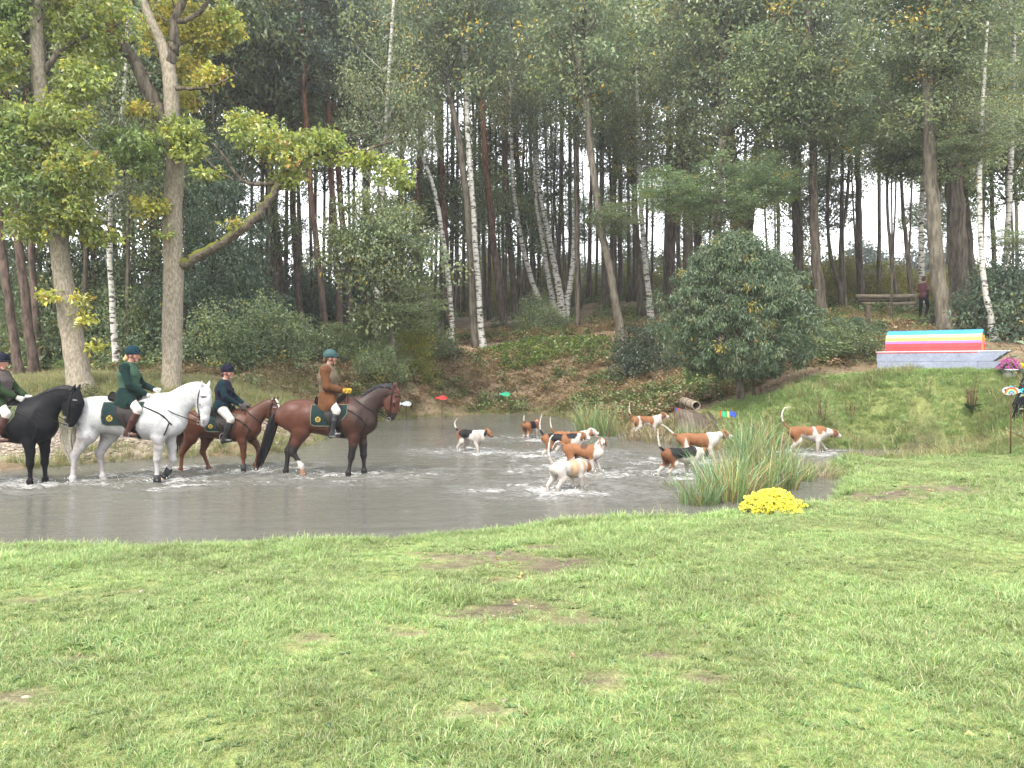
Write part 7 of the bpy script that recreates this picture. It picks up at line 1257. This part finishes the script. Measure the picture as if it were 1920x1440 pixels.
def ramp():
    a = on_ground(1300, 800); Yb = 21.6; org = np.array([at(1300, 800, Yb)[0], Yb, h1(at(1300, 800, Yb)[0], Yb)]); t = empty('plank_ramp', org, 'weathered sloping plank ramp half buried in dry reeds below the pipe', 'ramp')
    for i in range(9): p = at(1269+i*6.2, 766+i*1.4, 22.1)-org; q = at(1276+i*7.2, 812, 21.3)-org; part('plank', *strip(np.array([p, (p+q)/2+[0, 0, .02], q]), (0, -.6, .8), .085, .03), M_rampwood, t)
    p = at(1330, 775, 22.0)-org; q = at(1347, 812, 21.2)-org; part('side_board', *strip(np.array([p, (p+q)/2, q]), (.6, -.5, .6), .2, .03), M_darkwood, t)
ramp()
def cloths(label, px, py, Y, items, cat='cloth'):
    c = at(px, py, Y); t = empty('coloured_pennant', (c[0], c[1], h1(c[0], c[1])), label, cat); z = c[2]-h1(c[0], c[1]); part('stick', *tube(np.array([[-.05, 0, -.1], [0, 0, z*.6], [.0, 0, z+.02]]), .010, 5), M_stem, t, True)
    for i, (x, w, hh, m) in enumerate(items):
        gx_, gz_ = np.meshgrid(np.linspace(0, 1, 7), np.linspace(0, 1, 5)); V = np.stack([x+gx_.ravel()*w, .025*np.sin(gx_.ravel()*7+i)+.02*gz_.ravel(), z-gz_.ravel()*hh-.05*gx_.ravel()*(1 if i else .5)], 1); V2 = V+[0, .006, 0]; g = np.arange(35).reshape(5, 7); q = np.stack([g[:-1, :-1].ravel(), g[:-1, 1:].ravel(), g[1:, 1:].ravel(), g[1:, :-1].ravel()], 1); part('pennant', np.concatenate([V, V2]), np.concatenate([q[:, ::-1], q+35]), PT[m], t, True)
cloths('green, yellow and blue pennants fluttering below the laurel', 1352, 770, 21.4, [(-.03, .05, .16, 'orange'), (.03, .14, .15, 'green'), (.17, .06, .16, 'yellow'), (.23, .17, .14, 'deepblue')])
cloths('small red and blue pennant left of the plank ramp', 1265, 764, 22.0, [(.0, .07, .12, 'deepblue'), (.07, .07, .12, 'red')])
# ---- wood side: fallen log, log fence, post, walking person
def log(name, label, p, q, r, m=M_wood):
    org = np.array([(p[0]+q[0])/2, (p[1]+q[1])/2, h1((p[0]+q[0])/2, (p[1]+q[1])/2)]); t = empty(name, org, label, 'log'); V, F = tube(spline(np.array([p-org, (p+q)/2-org+[0, .05, .02], q-org]), 12), np.linspace(r, r*.85, 12), 12, .12, 3); part('trunk', V, F, m, t, True); d = (q-p)/np.linalg.norm(q-p)
    for e, s in ((p, -1), (q, 1)): V, F = tube(np.array([e-org, e-org+d*s*.012]), r*.8, 12); part('cut_end', V, F, mat('cut_wood', (.30, .23, .15), .9, .1, attr=False), t, True)
    return t
A = on_ground(905, 618); B_ = on_ground(985, 616); log('fallen_log', 'fallen grey log lying on the wood floor left of the birch clump', A+[0, 0, .2], np.array([B_[0], A[1]+.4, h1(B_[0], A[1]+.4)+.2]), .24)
def logfence():
    Y = 43.5; p = at(1605, 580, Y); org = np.array([p[0], Y, max(h1(p[0], Y), p[2])]); t = empty('log_fence', org, 'low fence of stacked horizontal logs in the glade', 'fence'); Lx = (1718-1605)*Y/F_PX; hz = 26*Y/F_PX
    for i, (z, x0, x1, r) in enumerate(((hz*.95, 0, 1, .11), (hz*.68, .02, .82, .09), (hz*.42, .12, .96, .10), (hz*.15, .15, .95, .11))): part('rail', *tube(spline(np.array([[x0*Lx, 0, z], [(x0+x1)/2*Lx, .03*i, z-.02], [x1*Lx, 0, z+.01]]), 8), r, 9, .1, i), M_wood if i != 1 else M_darkwood, t, True)
    for i, x in enumerate((.08, .5, .9)): part('post', *tube(np.array([[x*Lx, .14, -.7], [x*Lx, .14, hz*.5], [x*Lx, .14, hz*1.02]]), .09, 9, .1, i), M_darkwood, t, True)
logfence()
_p = on_ground(1627, 614); t = empty('wooden_post', _p, 'short square wooden post on the bank behind the jump', 'post'); part('shaft', *box(0, 0, .36, .15, .15, .95, .015), M_darkwood, t); part('cap', *box(0, 0, .845, .155, .155, .02), M_wood, t)
def edgeboard():
    a = on_ground(1640, 618); b = on_ground(1755, 610); org = a; t = empty('retaining_board', a, 'long dark retaining board behind the rainbow jump', 'board'); d = b-a; part('board', *strip(np.array([[0, 0, .08], d/2+[0, 0, .10], d+[0, 0, .10]]), (0, -1, .1), .34, .08), M_darkwood, t)
    for f in (.05, .5, .95): q = d*f; part('peg', *box(q[0], q[1]-.12, q[2]+.10, .09, .07, .5, .01), M_darkwood, t)
edgeboard()
def walker():
    p = on_ground(1731, 598, 34); B = Body(); z = lambda v: v; sk = lambda *a: None
    H_ = dict(); hip = np.array([0, 0, .92]); sh = np.array([.02, 0, 1.42]); hd = np.array([.06, 0, 1.62])
    def legs(B, g):
        for sd, kn, an, to in ((-1, (.14, .50), (.02, .10), (.14, .05)), (1, (-.02, .48), (-.06, .09), (.10, .04))):
            h0 = hip+[0, sd*.09, 0]; K = np.array([kn[0], sd*.10, kn[1]]); A = np.array([an[0], sd*.10, an[1]]); B.rc(h0, K, .088+g, .058+g, 1, .04); B.rc(K, A, .056+g, .042+g, 1, .02); 
            if g < .001: B.rc(A, np.array([to[0], sd*.10, to[1]]), .042, .034, 1, .02)
    def upper(B, g):
        B.rc(hip+[0, -.05, .0], hip+[0, .05, .0], .12+g, .12+g, 1, .04); B.rc(hip, (hip+sh)/2, .12+g, .12+g, 1.1, .04); B.rc((hip+sh)/2, sh-[0, 0, .05], .12+g, .10+g, 1.4, .04)
        for sd in (-1, 1): S_ = sh+[0, sd*.16, -.03]; E = np.array([-.06, sd*.22, 1.14]); W_ = np.array([.16, sd*.12, 1.02]); B.rc(sh+[0, sd*.05, -.03], S_, .06+g, .06+g, 1, .03); B.rc(S_, E, .052+g, .045+g, 1, .03); B.rc(E, W_, .043+g, .034+g, 1, .02)
    B = Body(); upper(B, -.012); legs(B, 0); B.rc(sh+[0, 0, -.02], hd+[-.01, 0, -.08], .052, .05, 1, .03); head_prims(B, hd, 0.3)
    for sd in (-1, 1): W_ = np.array([.16, sd*.12, 1.02]); B.rc(W_, W_+[.07, 0, -.01], .03, .026, 1, .01); [B.rc(W_+[.07, 0, .02-.013*i], W_+[.11, -sd*.02, .015-.013*i], .010, .008, 1, .004) for i in range(4)]; B.rc(W_+[.03, -sd*.01, .03], W_+[.07, -sd*.03, .045], .011, .009, 1, .004)
    o = link('person', B.mesh(.012, skin_col, 1).mesh('walker'), M_skin, label='person in dusty pink top and black trousers walking in the wood', category='person'); o.location = tuple(p); o.rotation_euler = (0, 0, .5); o.scale = (1.04,)*3
    B = Body(); upper(B, .006); link('top', B.mesh(.013, None, 1).mesh('top'), cloth('dusty_pink_top', (.11, .045, .05)), o); B = Body(); legs(B, .008); B.rc(hip+[0, -.05, -.02], hip+[0, .05, -.02], .115, .115, 1, .03); link('trousers', B.mesh(.013, None, 1).mesh('trousers'), cloth('black_trousers', (.012, .012, .018)), o)
    for sd, a, to in ((-1, (.02, .10), (.14, .05)), (1, (-.06, .09), (.10, .04))): B = Body(); B.rc((a[0]-.02, sd*.10, .055), (to[0], sd*.10, .045), .05, .042, 1, .01); link('shoe', B.mesh(.012, None, 1).mesh('shoe'), M_dark, o)
    B = Body(); B.rc(hd+[-.03, 0, .035], hd+[-.05, 0, -.02], .095, .08, .95, .03); link('hair', B.mesh(.012, None, 1).mesh('hair'), M_hairb, o)
walker()
# ---- splashing water round the legs
def splash():
    r2 = np.random.RandomState(6); mb = MB(); V0, F0 = blob((0, 0, 0), 1, 5, 4)
    for fx, fy, r, a in feet:
        for i in range(10):
            an = r2.rand()*6.28; d = abs(r2.normal())*.16; s = r2.uniform(.004, .012); mb.add(V0*[s, s, s*r2.uniform(.6, 1.8)]+[fx+math.cos(an)*d, fy+math.sin(an)*d, abs(r2.normal())*.045], F0)
    m = mat('water_spray', (.62, .64, .64), .15, .5, attr=False); link('water_spray', mb.mesh('water_spray'), m, None, kind='stuff', label='drops of water thrown up by hooves and paws')
splash()
build_water()
# ---- thin haze volume, standing in for veiling glare in the upper wood
V, F = box(20, 85, 19, 300, 190, 42); mb = MB(); mb.add(V, F); hz = link('haze', mb.mesh('haze', False), None, None, kind='stuff', label='thin haze in the air')
m = bpy.data.materials.new('haze'); m.use_nodes = True; t = m.node_tree; t.nodes.clear(); o_ = t.nodes.new('ShaderNodeOutputMaterial'); pv = t.nodes.new('ShaderNodeVolumePrincipled'); pv.inputs['Color'].default_value = (.95, .97, 1, 1); pv.inputs['Density'].default_value = .0009; pv.inputs['Anisotropy'].default_value = .35
t.links.new(pv.outputs[0], o_.inputs['Volume']); hz.data.materials.append(m)
